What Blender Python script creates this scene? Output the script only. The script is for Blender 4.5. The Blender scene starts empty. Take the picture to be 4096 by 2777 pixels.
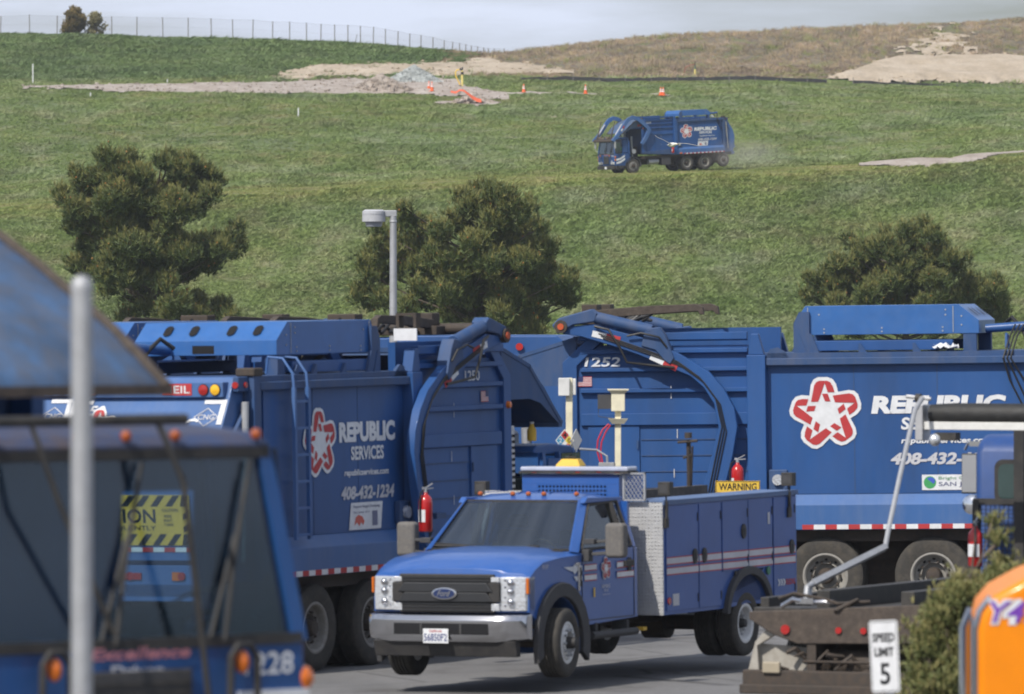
import bpy, bmesh, math, random
import numpy as np
from mathutils import Vector, Matrix, Euler
random.seed(7)
rng = np.random.default_rng(11)
PI = math.pi
S = bpy.context.scene
COL = S.collection
# ------------------------------------------------------------------ camera
FP, CAMZ, HY = 30720.0, 4.7, 1120.0      # focal length and level line in photograph pixels (4096 wide), eye height
cd = bpy.data.cameras.new('camera'); cam = bpy.data.objects.new('camera', cd); COL.objects.link(cam)
cd.sensor_width = 36; cd.lens = 270; cd.clip_start = 1; cd.clip_end = 20000
cam.location = (0, 0, CAMZ)
cam.rotation_euler = (PI/2 - math.atan((1388.5-HY)/FP), 0, 0)
cd.dof.use_dof = True; cd.dof.focus_distance = 172; cd.dof.aperture_fstop = 5.2
S.camera = cam
# ------------------------------------------------------------------ sky
SUN_EL, SUN_AZ = math.radians(47), math.atan2(-0.58, -0.81)   # azimuth of the sun from +Y towards +X
w = bpy.data.worlds.new('World'); S.world = w; w.use_nodes = True
nt = w.node_tree; nt.nodes.clear()
def N(t, typ, **kw):
    n = t.nodes.new(typ)
    for k, v in kw.items(): setattr(n, k, v)
    return n
out = N(nt, 'ShaderNodeOutputWorld'); bg = N(nt, 'ShaderNodeBackground'); bg.inputs[1].default_value = 0.078
sky = N(nt, 'ShaderNodeTexSky', sky_type='NISHITA', sun_disc=False, sun_elevation=SUN_EL, sun_rotation=SUN_AZ, air_density=1.0, dust_density=1.5, ozone_density=1.5)
tc = N(nt, 'ShaderNodeTexCoord'); mp = N(nt, 'ShaderNodeMapping'); mp.inputs['Scale'].default_value = (1, 1, 7)
cl = N(nt, 'ShaderNodeTexNoise'); cl.inputs['Scale'].default_value = 7.5; cl.inputs['Detail'].default_value = 9; cl.inputs['Roughness'].default_value = .55
cr = N(nt, 'ShaderNodeValToRGB'); cr.color_ramp.elements[0].position = .38; cr.color_ramp.elements[1].position = .64
cr.color_ramp.elements[0].color = (.15, .15, .15, 1)
mx = N(nt, 'ShaderNodeMixRGB'); mx.inputs[2].default_value = (9.8, 10.7, 12.8, 1)
nt.links.new(tc.outputs['Generated'], mp.inputs[0]); nt.links.new(mp.outputs[0], cl.inputs['Vector']); nt.links.new(cl.outputs[0], cr.inputs[0])
nt.links.new(cr.outputs[0], mx.inputs[0]); nt.links.new(sky.outputs[0], mx.inputs[1]); nt.links.new(mx.outputs[0], bg.inputs[0]); nt.links.new(bg.outputs[0], out.inputs[0])
# ------------------------------------------------------------------ sun
sd = bpy.data.lights.new('sun', 'SUN'); sd.energy = 4.3; sd.angle = math.radians(.7); sd.color = (1, .95, .87)
so = bpy.data.objects.new('sun', sd); COL.objects.link(so)
ldir = Vector((math.sin(SUN_AZ)*math.cos(SUN_EL), math.cos(SUN_AZ)*math.cos(SUN_EL), math.sin(SUN_EL)))
so.rotation_euler = (-ldir).to_track_quat('-Z', 'Y').to_euler(); so.location = (-40, -30, 60)
S.view_settings.view_transform = 'Standard'; S.view_settings.look = 'None'; S.view_settings.exposure = 0.03; S.view_settings.gamma = 1
S.cycles.max_bounces = 6; S.cycles.transparent_max_bounces = 12; S.cycles.caustics_reflective = False; S.cycles.caustics_refractive = False

def W(px, py, D):            # the place in the world that is seen at a photograph pixel at depth D
    return Vector(((px-2048)/FP*D, D, CAMZ-(py-HY)/FP*D))

# ------------------------------------------------------------------ materials
MATS = {}
def mat(name, col, rough=.5, metal=0, dust=0., dustcol=(.25, .22, .18), scale=3., coat=0., bump=0., bscale=40., var=.12, spec=.5, emit=None, streak=False):
    if name in MATS: return MATS[name]
    m = bpy.data.materials.new(name); m.use_nodes = True; t = m.node_tree; b = t.nodes['Principled BSDF']
    b.inputs['Roughness'].default_value = rough; b.inputs['Metallic'].default_value = metal
    b.inputs['Coat Weight'].default_value = coat; b.inputs['Coat Roughness'].default_value = .12; b.inputs['Specular IOR Level'].default_value = spec
    co = N(t, 'ShaderNodeTexCoord'); mpn = N(t, 'ShaderNodeMapping')
    if streak: mpn.inputs['Scale'].default_value = (1, 1, .25)
    t.links.new(co.outputs['Object'], mpn.inputs[0])
    n1 = N(t, 'ShaderNodeTexNoise'); n1.inputs['Scale'].default_value = scale; n1.inputs['Detail'].default_value = 8; n1.inputs['Roughness'].default_value = .65
    t.links.new(mpn.outputs[0], n1.inputs['Vector'])
    # value variation
    hv = N(t, 'ShaderNodeMapRange'); hv.inputs[1].default_value = .3; hv.inputs[2].default_value = .7; hv.inputs[3].default_value = 1-var; hv.inputs[4].default_value = 1+var
    t.links.new(n1.outputs[0], hv.inputs[0])
    mu = N(t, 'ShaderNodeMixRGB', blend_type='MULTIPLY'); mu.inputs[0].default_value = 1; mu.inputs[1].default_value = (*col, 1)
    t.links.new(hv.outputs[0], mu.inputs[2]); src = mu.outputs[0]
    if dust > 0:
        n2 = N(t, 'ShaderNodeTexNoise'); n2.inputs['Scale'].default_value = scale*2.3; n2.inputs['Detail'].default_value = 10; n2.inputs['Roughness'].default_value = .7
        t.links.new(mpn.outputs[0], n2.inputs['Vector'])
        dr = N(t, 'ShaderNodeMapRange'); dr.inputs[1].default_value = .42; dr.inputs[2].default_value = .78; dr.inputs[3].default_value = dust*.35; dr.inputs[4].default_value = min(1, dust*1.7)
        t.links.new(n2.outputs[0], dr.inputs[0])
        dm = N(t, 'ShaderNodeMixRGB'); dm.inputs[2].default_value = (*dustcol, 1)
        t.links.new(dr.outputs[0], dm.inputs[0]); t.links.new(src, dm.inputs[1]); src = dm.outputs[0]
        rr = N(t, 'ShaderNodeMapRange'); rr.inputs[3].default_value = rough; rr.inputs[4].default_value = min(1, rough+.35)
        t.links.new(n2.outputs[0], rr.inputs[0]); t.links.new(rr.outputs[0], b.inputs['Roughness'])
    t.links.new(src, b.inputs['Base Color'])
    if bump > 0:
        nb = N(t, 'ShaderNodeTexNoise'); nb.inputs['Scale'].default_value = bscale; nb.inputs['Detail'].default_value = 5
        t.links.new(co.outputs['Object'], nb.inputs['Vector'])
        bp = N(t, 'ShaderNodeBump'); bp.inputs['Strength'].default_value = bump; bp.inputs['Distance'].default_value = .02
        t.links.new(nb.outputs[0], bp.inputs['Height']); t.links.new(bp.outputs[0], b.inputs['Normal'])
    if emit: b.inputs['Emission Color'].default_value = (*col, 1); b.inputs['Emission Strength'].default_value = emit
    MATS[name] = m; return m
def glass(name, tint, fac=.12, film=(.25,.24,.20)):
    m = bpy.data.materials.new(name); m.use_nodes = True; t = m.node_tree; t.nodes.remove(t.nodes['Principled BSDF'])
    o = t.nodes['Material Output']; tr = N(t, 'ShaderNodeBsdfTransparent'); tr.inputs[0].default_value = (*tint, 1)
    gl = N(t, 'ShaderNodeBsdfGlossy'); gl.inputs['Roughness'].default_value = .04; gl.inputs[0].default_value = (.9, .95, 1, 1)
    df = N(t, 'ShaderNodeBsdfDiffuse'); df.inputs[0].default_value = (*film, 1)
    lw = N(t, 'ShaderNodeLayerWeight'); lw.inputs[0].default_value = .5; pw = N(t, 'ShaderNodeMath', operation='POWER'); pw.inputs[1].default_value = 3.5; t.links.new(lw.outputs['Facing'], pw.inputs[0]); fr = N(t, 'ShaderNodeMath', operation='MULTIPLY_ADD'); fr.inputs[1].default_value = .75; fr.inputs[2].default_value = .05; t.links.new(pw.outputs[0], fr.inputs[0])
    m1 = N(t, 'ShaderNodeMixShader'); m2 = N(t, 'ShaderNodeMixShader'); m2.inputs[0].default_value = fac
    t.links.new(fr.outputs[0], m1.inputs[0]); t.links.new(tr.outputs[0], m1.inputs[1]); t.links.new(gl.outputs[0], m1.inputs[2])
    t.links.new(m1.outputs[0], m2.inputs[1]); t.links.new(df.outputs[0], m2.inputs[2]); t.links.new(m2.outputs[0], o.inputs[0])
    MATS[name] = m; return m
BLUE = mat('loader_blue', (.0055, .064, .228), .40, dust=.09, scale=1.1, coat=.12, streak=True, bump=.2, bscale=1.6, dustcol=(.10, .13, .18), var=.22)
BLUED = mat('loader_blue_worn', (.008, .056, .175), .5, dust=.26, scale=2.2, streak=True, dustcol=(.15, .14, .14))
BLUEL = mat('tailgate_blue', (.020, .10, .30), .42, dust=.2, scale=1.2, coat=.15, streak=True, dustcol=(.22, .25, .32))
FBLUE = mat('pickup_blue', (.006, .082, .335), .26, dust=.08, scale=1.3, coat=.6, dustcol=(.22, .22, .24), var=.06)
HOODB = mat('weathered_hood_blue', (.035, .10, .22), .5, dust=.55, scale=2.4, dustcol=(.10, .09, .085), streak=True, var=.5)
ROOFR = mat('rusted_roof_blue', (.014, .05, .15), .6, dust=.75, scale=2.5, dustcol=(.085, .06, .045))
RUST = mat('rusty_steel', (.042, .032, .027), .7, dust=.55, scale=5, dustcol=(.12, .095, .075), bump=.3)
GREASE = mat('greasy_steel', (.035, .03, .027), .6, dust=.4, scale=6, dustcol=(.11, .075, .05))
DARK = mat('black_paint', (.012, .012, .013), .45, dust=.15, scale=4)
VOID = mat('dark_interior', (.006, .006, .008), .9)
RUBBER = mat('tyre_rubber', (.034, .033, .032), .85, dust=.45, scale=5, dustcol=(.11, .095, .075), bump=.2)
HRUB = mat('hose_rubber', (.012, .012, .013), .5)
RIMG = mat('dusty_rim', (.30, .29, .27), .55, dust=.4, scale=8, dustcol=(.16, .14, .11))
RIMW = mat('white_rim', (.72, .72, .71), .45, dust=.12, scale=8)
CHROME = mat('chrome', (.55, .55, .57), .16, metal=1, var=.05, bump=.03, bscale=5)
ALU = mat('brushed_aluminium', (.55, .55, .56), .35, metal=.9, dust=.12, scale=6)
STEELP = mat('galvanised_steel', (.42, .43, .45), .45, metal=.6, dust=.12, scale=9)
WHITE = mat('decal_white', (.68, .69, .71), .5, dust=.06, scale=6)
GREYT = mat('decal_silver', (.50, .50, .53), .5)
RED = mat('decal_red', (.42, .025, .03), .45, dust=.05)
REDX = mat('extinguisher_red', (.45, .012, .012), .3, coat=.4)
LRED = mat('red_lens', (.36, .012, .010), .25, coat=.5)
LAMB = mat('amber_lens', (.62, .14, .006), .25, coat=.5)
LYEL = mat('yellow_lens', (.85, .46, .02), .25, coat=.4)
LCLR = mat('clear_lens', (.75, .76, .78), .12, metal=.6, bump=.5, bscale=30)
PLAST = mat('grey_trim_plastic', (.034, .035, .040), .55, dust=.10, scale=6)
PLASTD = mat('dark_trim_plastic', (.014, .014, .016), .5, dust=.1)
CREAM = mat('cream_paint', (.82, .76, .56), .5, dust=.15, scale=6)
WBOX = mat('white_box_paint', (.70, .70, .68), .5, dust=.12, scale=5)
YEL = mat('yellow_paint', (.72, .44, .03), .45, dust=.15, scale=6)
YSIGN = mat('sign_yellow', (.74, .48, .05), .5, dust=.06)
BLK = mat('sign_black', (.012, .012, .014), .5)
ORANGE = mat('cone_orange', (.80, .14, .03), .5, dust=.08)
ORT = mat('orange_truck_paint', (.84, .25, .003), .45, coat=.15, var=.06, spec=.25)
REDH = mat('red_hose', (.48, .015, .04), .45)
SEAT = mat('seat_fabric', (.03, .032, .036), .9)
VEST = mat('lime_vest', (.18, .62, .05), .8)
SKIN = mat('skin', (.42, .24, .16), .55)
HAIR = mat('dark_hair', (.02, .014, .01), .7)
TARP = mat('black_mesh_tarp', (.010, .011, .012), .45, dust=.05, scale=6, bump=.4, bscale=12)
BARK = mat('pine_bark', (.085, .062, .048), .9, dust=.3, bump=.5, bscale=14)
GLASSC = glass('cab_glass', (.50, .62, .68), .04, (.04,.08,.14)); GLASSW = glass('windshield_glass', (.42, .50, .52), .22, (.10,.13,.18))
GLASSD = glass('tinted_glass', (.32, .40, .42), .04)
MIRR = mat('mirror_glass', (.8, .82, .85), .03, metal=1, var=.02)

# diamond plate
def diamond():
    m = mat('diamond_plate', (.66, .66, .66), .3, metal=.55, dust=.12, scale=4); t = m.node_tree; b = t.nodes['Principled BSDF']
    co = N(t, 'ShaderNodeTexCoord'); v = N(t, 'ShaderNodeTexVoronoi'); v.inputs['Scale'].default_value = 24; v.inputs['Randomness'].default_value = .15
    t.links.new(co.outputs['Object'], v.inputs['Vector'])
    mr = N(t, 'ShaderNodeMapRange'); mr.inputs[1].default_value = .1; mr.inputs[2].default_value = .32; mr.inputs[3].default_value = 1; mr.inputs[4].default_value = 0
    t.links.new(v.outputs['Distance'], mr.inputs[0]); bp = N(t, 'ShaderNodeBump'); bp.inputs['Strength'].default_value = 1; bp.inputs['Distance'].default_value = .02
    t.links.new(mr.outputs[0], bp.inputs['Height']); t.links.new(bp.outputs[0], b.inputs['Normal']); return m
DIAM = diamond()

# ------------------------------------------------------------------ mesh helpers
class G:
    def __init__(s): s.v = []; s.f = []
    def add(s, vs, fs):
        o = len(s.v); s.v += [tuple(map(float, p)) for p in vs]; s.f += [tuple(i+o for i in f) for f in fs]; return s
    def box(s, a, b, M=None):
        x0, y0, z0 = a; x1, y1, z1 = b
        if x0 > x1: x0, x1 = x1, x0
        if y0 > y1: y0, y1 = y1, y0
        if z0 > z1: z0, z1 = z1, z0
        vs = [(x0,y0,z0),(x1,y0,z0),(x1,y1,z0),(x0,y1,z0),(x0,y0,z1),(x1,y0,z1),(x1,y1,z1),(x0,y1,z1)]
        if M is not None: vs = [M @ Vector(p) for p in vs]
        return s.add(vs, [(0,3,2,1),(4,5,6,7),(0,1,5,4),(1,2,6,5),(2,3,7,6),(3,0,4,7)])
    def beam(s, p, q, wd, ht, up=(0,0,1)):
        p = Vector(p); q = Vector(q); d = (q-p).normalized(); u = Vector(up)
        if abs(d.dot(u)) > .99: u = Vector((1,0,0)) if abs(d.x) < .9 else Vector((0,1,0))
        r = d.cross(u).normalized(); u = r.cross(d)
        vs = []
        for c in (p, q):
            for a, b in ((-1,-1),(1,-1),(1,1),(-1,1)): vs.append(c+r*a*wd/2+u*b*ht/2)
        return s.add(vs, [(0,1,2,3),(7,6,5,4),(0,4,5,1),(1,5,6,2),(2,6,7,3),(3,7,4,0)])
    def tube(s, pts, r, n=10, r2=None):
        pts = [Vector(p) for p in pts]; k = len(pts); rings = []
        prev = None
        for i, p in enumerate(pts):
            d = ((pts[min(i+1,k-1)]-pts[max(i-1,0)])).normalized()
            if prev is None:
                a = Vector((0,0,1)) if abs(d.z) < .9 else Vector((1,0,0)); e1 = d.cross(a).normalized()
            else: e1 = (prev - d*prev.dot(d)).normalized()
            prev = e1; e2 = d.cross(e1); rr = r if r2 is None else r+(r2-r)*i/max(1,k-1)
            rings.append([p+(e1*math.cos(2*PI*j/n)+e2*math.sin(2*PI*j/n))*rr for j in range(n)])
        return s.loft(rings)
    def loft(s, rings, caps=True, closed=True):
        n = len(rings[0]); vs = [p for r in rings for p in r]; fs = []
        for i in range(len(rings)-1):
            for j in range(n if closed else n-1):
                a = i*n+j; b = i*n+(j+1)%n; fs.append((a, b, b+n, a+n))
        if caps: fs.append(tuple(range(n-1,-1,-1))); fs.append(tuple((len(rings)-1)*n+j for j in range(n)))
        return s.add(vs, fs)
    def prism(s, poly, a, b, plane='xz'):
        mk = {'xz': lambda u, v, w: (u, w, v), 'xy': lambda u, v, w: (u, v, w), 'yz': lambda u, v, w: (w, u, v)}[plane]
        return s.loft([[mk(u, v, a) for u, v in poly], [mk(u, v, b) for u, v in poly]])
    def lathe(s, prof, o, axis='y', n=28, closed=False):
        ox, oy, oz = o; rings = []
        for r, h in prof:
            ring = []
            for j in range(n):
                c, q = math.cos(2*PI*j/n)*r, math.sin(2*PI*j/n)*r
                ring.append({'y': (ox+c, oy+h, oz+q), 'x': (ox+h, oy+c, oz+q), 'z': (ox+c, oy+q, oz+h)}[axis])
            rings.append(ring)
        if closed: rings.append(rings[0]); return s.loft(rings, caps=False)
        return s.loft(rings)
    def cyl(s, c, r, h0, h1, axis='y', n=20): return s.lathe([(r, h0), (r, h1)], c, axis, n)
    def sph(s, c, r, n=12, sz=1.):
        k = n//2; prof = [(max(1e-4, r*math.sin(PI*i/k)), -r*sz*math.cos(PI*i/k)) for i in range(k+1)]
        return s.lathe(prof, c, 'z', n)
SMALL = {'lug_nuts','hand_holes','rivets','grille_slats','reflector_bowl','roof_ribs','opening_posts','shield_slots','hazard_stripes','reflective_tape','white_tape','stripe_edges','chevrons','flag_stripes','vent_slots','caught_debris','cables_and_hoses','carriage_hoses','mesh_guard','corner_marks','warning_flasher','window_seal','wire','hinge','face_features','door_gap','red_letters'}
def obj(name, g, m, parent=None, bevel=0, ang=35, seg=2, label=None, kind=None):
    me = bpy.data.meshes.new(name)
    if isinstance(g, G): me.from_pydata(g.v, [], g.f)
    else: me = g
    if isinstance(g, G):
        bm = bmesh.new(); bm.from_mesh(me); bmesh.ops.recalc_face_normals(bm, faces=bm.faces); bm.to_mesh(me); bm.free()
    me.polygons.foreach_set('use_smooth', [True]*len(me.polygons)); me.set_sharp_from_angle(angle=math.radians(ang))
    if m and not me.materials: me.materials.append(m)
    o = bpy.data.objects.new(name, me); COL.objects.link(o)
    if parent: o.parent = parent
    if bevel:
        b = o.modifiers.new('bevel', 'BEVEL'); b.width = bevel; b.segments = seg; b.limit_method = 'ANGLE'; b.angle_limit = math.radians(30); b.harden_normals = True
    if label: o['label'] = label
    if kind is None and name in SMALL: kind = 'stuff'
    if kind: o['kind'] = kind
    return o
def tag(o, label, cat, group=None):
    o['label'] = label; o['category'] = cat
    if group: o['group'] = group
    return o
def thing(name, label, cat, loc=(0,0,0), rot=(0,0,0), group=None):
    o = bpy.data.objects.new(name, None); COL.objects.link(o); o.location = loc; o.rotation_euler = rot; o.empty_display_size = .3
    return tag(o, label, cat, group)
def copy_tree(o, parent=None):
    c = o.copy(); COL.objects.link(c); c.parent = parent
    for ch in list(o.children): copy_tree(ch, c)
    return c
_tc = {}
def textmesh(txt, shear=0., off=.0):
    k = (txt, shear, off)
    if k in _tc: return _tc[k]
    c = bpy.data.curves.new('t', 'FONT'); c.body = txt; c.shear = shear; c.offset = off; c.resolution_u = 3; c.align_x = 'LEFT'
    o = bpy.data.objects.new('t', c); COL.objects.link(o); dg = bpy.context.evaluated_depsgraph_get(); dg.update()
    me = bpy.data.meshes.new_from_object(o.evaluated_get(dg)); v = np.zeros(len(me.vertices)*3); me.vertices.foreach_get('co', v); v = v.reshape(-1, 3)
    fs = [tuple(p.vertices) for p in me.polygons]; bpy.data.objects.remove(o); bpy.data.curves.remove(c); bpy.data.meshes.remove(me)
    _tc[k] = (v, fs); return _tc[k]
class Fr:    # a flat frame on a surface: o = lower-left corner, r = right, u = up
    def __init__(s, o, r, u): s.o = Vector(o); s.r = Vector(r).normalized(); s.u = Vector(u).normalized(); s.n = s.r.cross(s.u)
    def p(s, a, b, h=0): return s.o+s.r*a+s.u*b+s.n*h
def text(fr, txt, x, y, wd, ht, m, parent, h=.004, shear=0., off=.012, name='lettering'):
    v, fs = textmesh(txt, shear, off); mn = v.min(0); mxx = v.max(0)
    g = G(); g.add([fr.p(x+(a-mn[0])/(mxx[0]-mn[0])*wd, y+(b-mn[1])/(mxx[1]-mn[1])*ht, h) for a, b, _ in v], fs)
    return obj(name, g, m, parent)
def fpoly(g, fr, pts, h): g.add([fr.p(a, b, h) for a, b in pts], [tuple(range(len(pts)))])
def frect(g, fr, x0, y0, x1, y1, h): fpoly(g, fr, [(x0,y0),(x1,y0),(x1,y1),(x0,y1)], h)
def star(fr, cx, cy, R, parent, h=.004, sx=1.):
    wh = G(); rd = G()
    A = [(-.445,.35),(-.35,.83),(-.29,.92),(-.20,.965),(.03,.965),(.13,.92),(.20,.80),(.25,.63),(.05,.63),(-.04,.90),(-.135,.62),(-.235,.35)]
    B = [(-.12,.585),(.05,.585),(.13,.36),(-.03,.36)]
    O = [(-.54,.20),(-.45,.84),(-.37,1.0),(-.24,1.07),(.05,1.07),(.20,1.01),(.30,.86),(.36,.60),(.30,.50),(.36,.10),(0,-.2)]
    for k in range(5):
        a = -2*PI*k/5; c, q = math.cos(a), math.sin(a)
        T = lambda P: [(cx+sx*R*(x*c-y*q), cy+R*(x*q+y*c)) for x, y in P]
        fpoly(wh, fr, T(O), h+.0006*k); fpoly(rd, fr, T(A), h+.006); fpoly(rd, fr, T(B), h+.006)
    o = obj('star_emblem', wh, WHITE, parent); obj('red_letters', rd, RED, parent if parent.parent else o); return o
def flag(fr, x, y, wd, ht, parent, mirror=False):
    g = G(); frect(g, fr, x, y, x+wd, y+ht, .004); o = obj('flag_sticker', g, WHITE, parent)
    g = G()
    for i in range(0, 7): frect(g, fr, x, y+ht*(2*i)/13, x+wd, y+ht*(2*i+1)/13, .006)
    obj('flag_stripes', g, RED, o)
    g = G(); a = x+wd*.6 if mirror else x; frect(g, fr, a, y+ht*6/13, a+wd*.4, y+ht, .008); obj('flag_canton', g, mat('flag_blue', (.02,.03,.12), .5), o)
def tape(fr, x0, x1, y, ht, parent, step=.32, name='reflective_tape'):
    a = G(); b = G(); x = x0; i = 0
    while x < x1-.01:
        e = min(x1, x+step/2); frect(b if i % 2 else a, fr, x, y, e, y+ht, .004); x = e; i += 1
    o = obj(name, a, RED, parent); obj('white_tape', b, WHITE, parent); return o

# ------------------------------------------------------------------ wheels
_wc = {}
def wheel(parent, x, y, z, r, wd, side, rimmat, dish=0., nut=10, name='wheel', hubr=.11, steer=0):
    """side=+1: outer face looks to +y. dish>0: rim centre sunk inwards"""
    key = (r, wd, side, rimmat.name, dish)
    e = bpy.data.objects.new(name, None); COL.objects.link(e); e.parent = parent; e.location = (x, y, z); e.rotation_euler = (0, 0, steer); e.empty_display_size = .2
    if key not in _wc:
        rr = r*.57; h = wd/2; s = side
        P = [(rr,-h*.8),(rr+.02,-h*.95),(r*.80,-h*1.06),(r*.93,-h),(r*.985,-h*.86),(r,-h*.7)]
        for gx in (-.45,-.15,.15,.45): P += [(r, h*(gx-.06)),(r-.014, h*(gx-.05)),(r-.014, h*(gx+.05)),(r, h*(gx+.06))]
        P += [(r,h*.7),(r*.985,h*.86),(r*.93,h),(r*.80,h*1.06),(rr+.02,h*.95),(rr,h*.8)]
        t = G(); t.lathe([(a, b*s) for a, b in P], (0,0,0), 'y', 44, closed=True)
        o1 = obj('tyre', t, RUBBER, e)
        d = h*.82-dish; q = G()
        q.lathe([(rr+.004,-h*.8*s),(rr+.016,h*.9*s),(rr-.012,h*.93*s),(rr-.03,h*.8*s),(rr-.045,(d+.02)*s),(rr-.09,d*s),(hubr+.10,(d-.01)*s),(hubr+.06,(d+.03)*s),(hubr+.055,(d-.04)*s),(.01,(d-.04)*s)], (0,0,0), 'y', 40)
        o2 = obj('rim', q, rimmat, e)
        q = G(); q.lathe([(hubr, (d-.06)*s),(hubr,(d+.05)*s),(hubr*.8,(d+.11)*s),(.004,(d+.12)*s)], (0,0,0), 'y', 20); o3 = obj('hub_cap', q, GREASE if rimmat is RIMG else PLASTD, e)
        q = G(); 
        for k in range(nut):
            a = 2*PI*k/nut; q.cyl(((hubr+.08)*math.cos(a), 0, (hubr+.08)*math.sin(a)), .017, (d-.01)*s, (d+.045)*s, 'y', 6)
        o4 = obj('lug_nuts', q, STEELP if rimmat is not RIMG else GREASE, e)
        q = G(); nh = 10 if r > .45 else 8
        for k in range(nh):
            a = 2*PI*(k+.5)/nh; q.cyl(((rr-.075)*math.cos(a), 0, (rr-.075)*math.sin(a)), .022, (d-.05)*s, (d+.0105)*s, 'y', 12)
        o5 = obj('hand_holes', q, VOID, e)
        _wc[key] = [o1.data, o2.data, o3.data, o4.data, o5.data]
    else:
        for nm, me in zip(('tyre','rim','hub_cap','lug_nuts','hand_holes'), _wc[key]):
            o = bpy.data.objects.new(nm, me); COL.objects.link(o); o.parent = e
            if nm in SMALL: o['kind'] = 'stuff'
    return e
# ------------------------------------------------------------------ front-loading refuse truck (x forward from the body pillar, y left, z up)
def loader(label, loc, rot, number, arms='stow', ax=0., fx=0., group='blue front loading refuse trucks', sticker=None, cab=True, flagside=0, name='refuse_truck', hoodtaper=.0, detail=True):
    t = thing(name, label, 'garbage truck', loc, rot, group)
    # chassis
    g = G()
    for y in (-.42, .42): g.box((-4.5, y-.05, .72), (4.3, y+.05, .98))
    for x in (-4.3, -3, -1.6, 0, 1.4, 2.7): g.box((x, -.37, .74), (x+.12, .37, .95))
    for x in (-.91, -2.40, -3.90, 3.45): g.cyl((x, 0, .52), .11, -.9, .9, 'y', 12)
    g.box((-3.9, -1.0, 1.0), (2.5, 1.0, 1.16)); g.box((-3.0,-.38,.34),(-.35,.38,.74)); g.box((-4.5,-.5,.40),(-3.2,.5,.74)); g.box((-.2,-.5,.45),(.35,.5,.75)); obj('chassis', g, GREASE, t)  # low boxes are added to stand in for shade, hiding sunlit ground between wheels
    g = G(); g.box((.4, .5, .5), (1.1, 1.1, 1.0)); obj('battery_box', g, PLAST, t, bevel=.02)
    g = G(); g.box((1.4, -1.1, .55), (2.2, -.5, 1.05)); obj('tool_box', g, PLAST, t, bevel=.02)
    g = G(); g.tube([(1.3,.8,.75),(2.1,.8,.75)], .2, 14); obj('air_tank', g, STEELP, t)
    for sy in (1, -1):
        for x in (-.91, -2.40): wheel(t, x, .98*sy, .53, .53, .27, sy, RIMG, dish=.11); wheel(t, x, .62*sy, .53, .53, .27, sy, RIMG, dish=.11)
        wheel(t, -3.90, 1.0*sy, .60, .46, .3, sy, RIMG, dish=.02)
        wheel(t, 3.50, 1.0*sy, .53, .53, .3, sy, RIMG, dish=-.02)
    # body
    g = G(); g.box((-3.85, -1.13, 1.16), (-.1, 1.13, 3.44)); obj('body_shell', g, BLUE, t)
    g = G(); g.box((-3.9, -1.2, 3.52), (.1, 1.2, 3.60)); obj('roof', g, BLUED, t)
    for s in (1, -1):
        P = G(); P.box((-3.72, 1.135*s, 1.66), (-.14, 1.15*s, 3.43)); obj('side_panel', P, BLUE, t)
        for x in (-1.35, -2.5): 
            P = G(); P.box((x, 1.15*s, 1.66), (x+.012, 1.154*s, 3.43)); obj('panel_seam', P, BLUED, t)
        P = G(); P.prism([(-3.95,3.43),(-.12,3.43),(-.12,3.53),(-3.95,3.53)], 1.13*s, 1.25*s); obj('top_rail', P, BLUED, t, bevel=.012)
        P = G(); P.prism([(1.13*s,1.67),(1.25*s,1.51),(1.25*s,1.17),(1.10*s,1.17)], -4.0, -.14, 'yz'); obj('side_skirt', P, BLUEL, t, bevel=.008)
        P = G(); P.box((-.14, 1.10*s, 1.17), (.12, 1.29*s, 3.58)); P.prism([(-.12,3.58),(.10,3.58),(.06,3.87),(-.04,3.87)], 1.12*s, 1.27*s); obj('pillar', P, BLUE, t, bevel=.012)
        # hopper side and its ribs
        P = G(); P.box((.12, 1.08*s, 1.35), (2.5, 1.14*s, 3.72)); obj('hopper_wall', P, BLUE, t)
        for z, hh, th in ((3.80,.10,.10),(3.62,.055,.08),(3.37,.05,.085),(3.08,.055,.085),(2.63,.16,.06)):
            P = G(); P.prism([(1.13*s, z-.02),(1.13*s+th*s, z),(1.13*s+th*s, z+hh),(1.13*s, z+hh)], .12, 2.45, 'yz'); obj('rib', P, BLUE, t, bevel=.006)
        for z in (2.42, 2.20, 1.98, 1.76):
            P = G(); P.box((.12, 1.14*s, z), (1.62, 1.152*s, z+.012)); obj('panel_seam', P, BLUED, t)
        P = G(); P.box((1.64, 1.14*s, 1.5), (2.36, 1.165*s, 2.62)); d = obj('access_door', P, BLUE, t, bevel=.006)
        P = G(); P.box((1.655, 1.165*s, 1.7), (1.68, 1.185*s, 1.8)); P.box((1.655, 1.165*s, 2.3), (1.68, 1.185*s, 2.42)); obj('hinge', P, BLUED, d)
        P = G(); P.prism([(2.50,1.35),(2.70,1.35),(2.70,3.50),(2.35,3.82),(2.12,3.82),(2.50,3.45)], 1.10*s, 1.20*s); obj('front_pillar', P, BLUE, t, bevel=.01)
        # lower sill of the hopper
        P = G(); P.prism([(-.1,1.17),(2.7,1.35),(2.7,1.47),(-.1,1.62)], 1.08*s, 1.22*s); obj('sill', P, BLUED, t)
        fr = Fr((0, 1.2515*s, 0), (-s, 0, 0), (0, 0, 1))
        if s > 0: tape(fr, .62, 3.95, 1.175, .065, t)
        else: tape(fr, -3.95, -.62, 1.175, .065, t)
        P = G(); P.lathe([(.055,.0),(.055,.03),(.03,.045),(.001,.05)] if s > 0 else [(.055,0),(.055,-.03),(.03,-.045),(.001,-.05)], (-.33, 1.252*s, 1.24), 'y', 14)
        P.lathe([(.055,.0),(.055,.03),(.03,.045),(.001,.05)] if s > 0 else [(.055,0),(.055,-.03),(.03,-.045),(.001,-.05)], (-.42, 1.252*s, 1.24), 'y', 14); obj('marker_light', P, LAMB, t)
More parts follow.
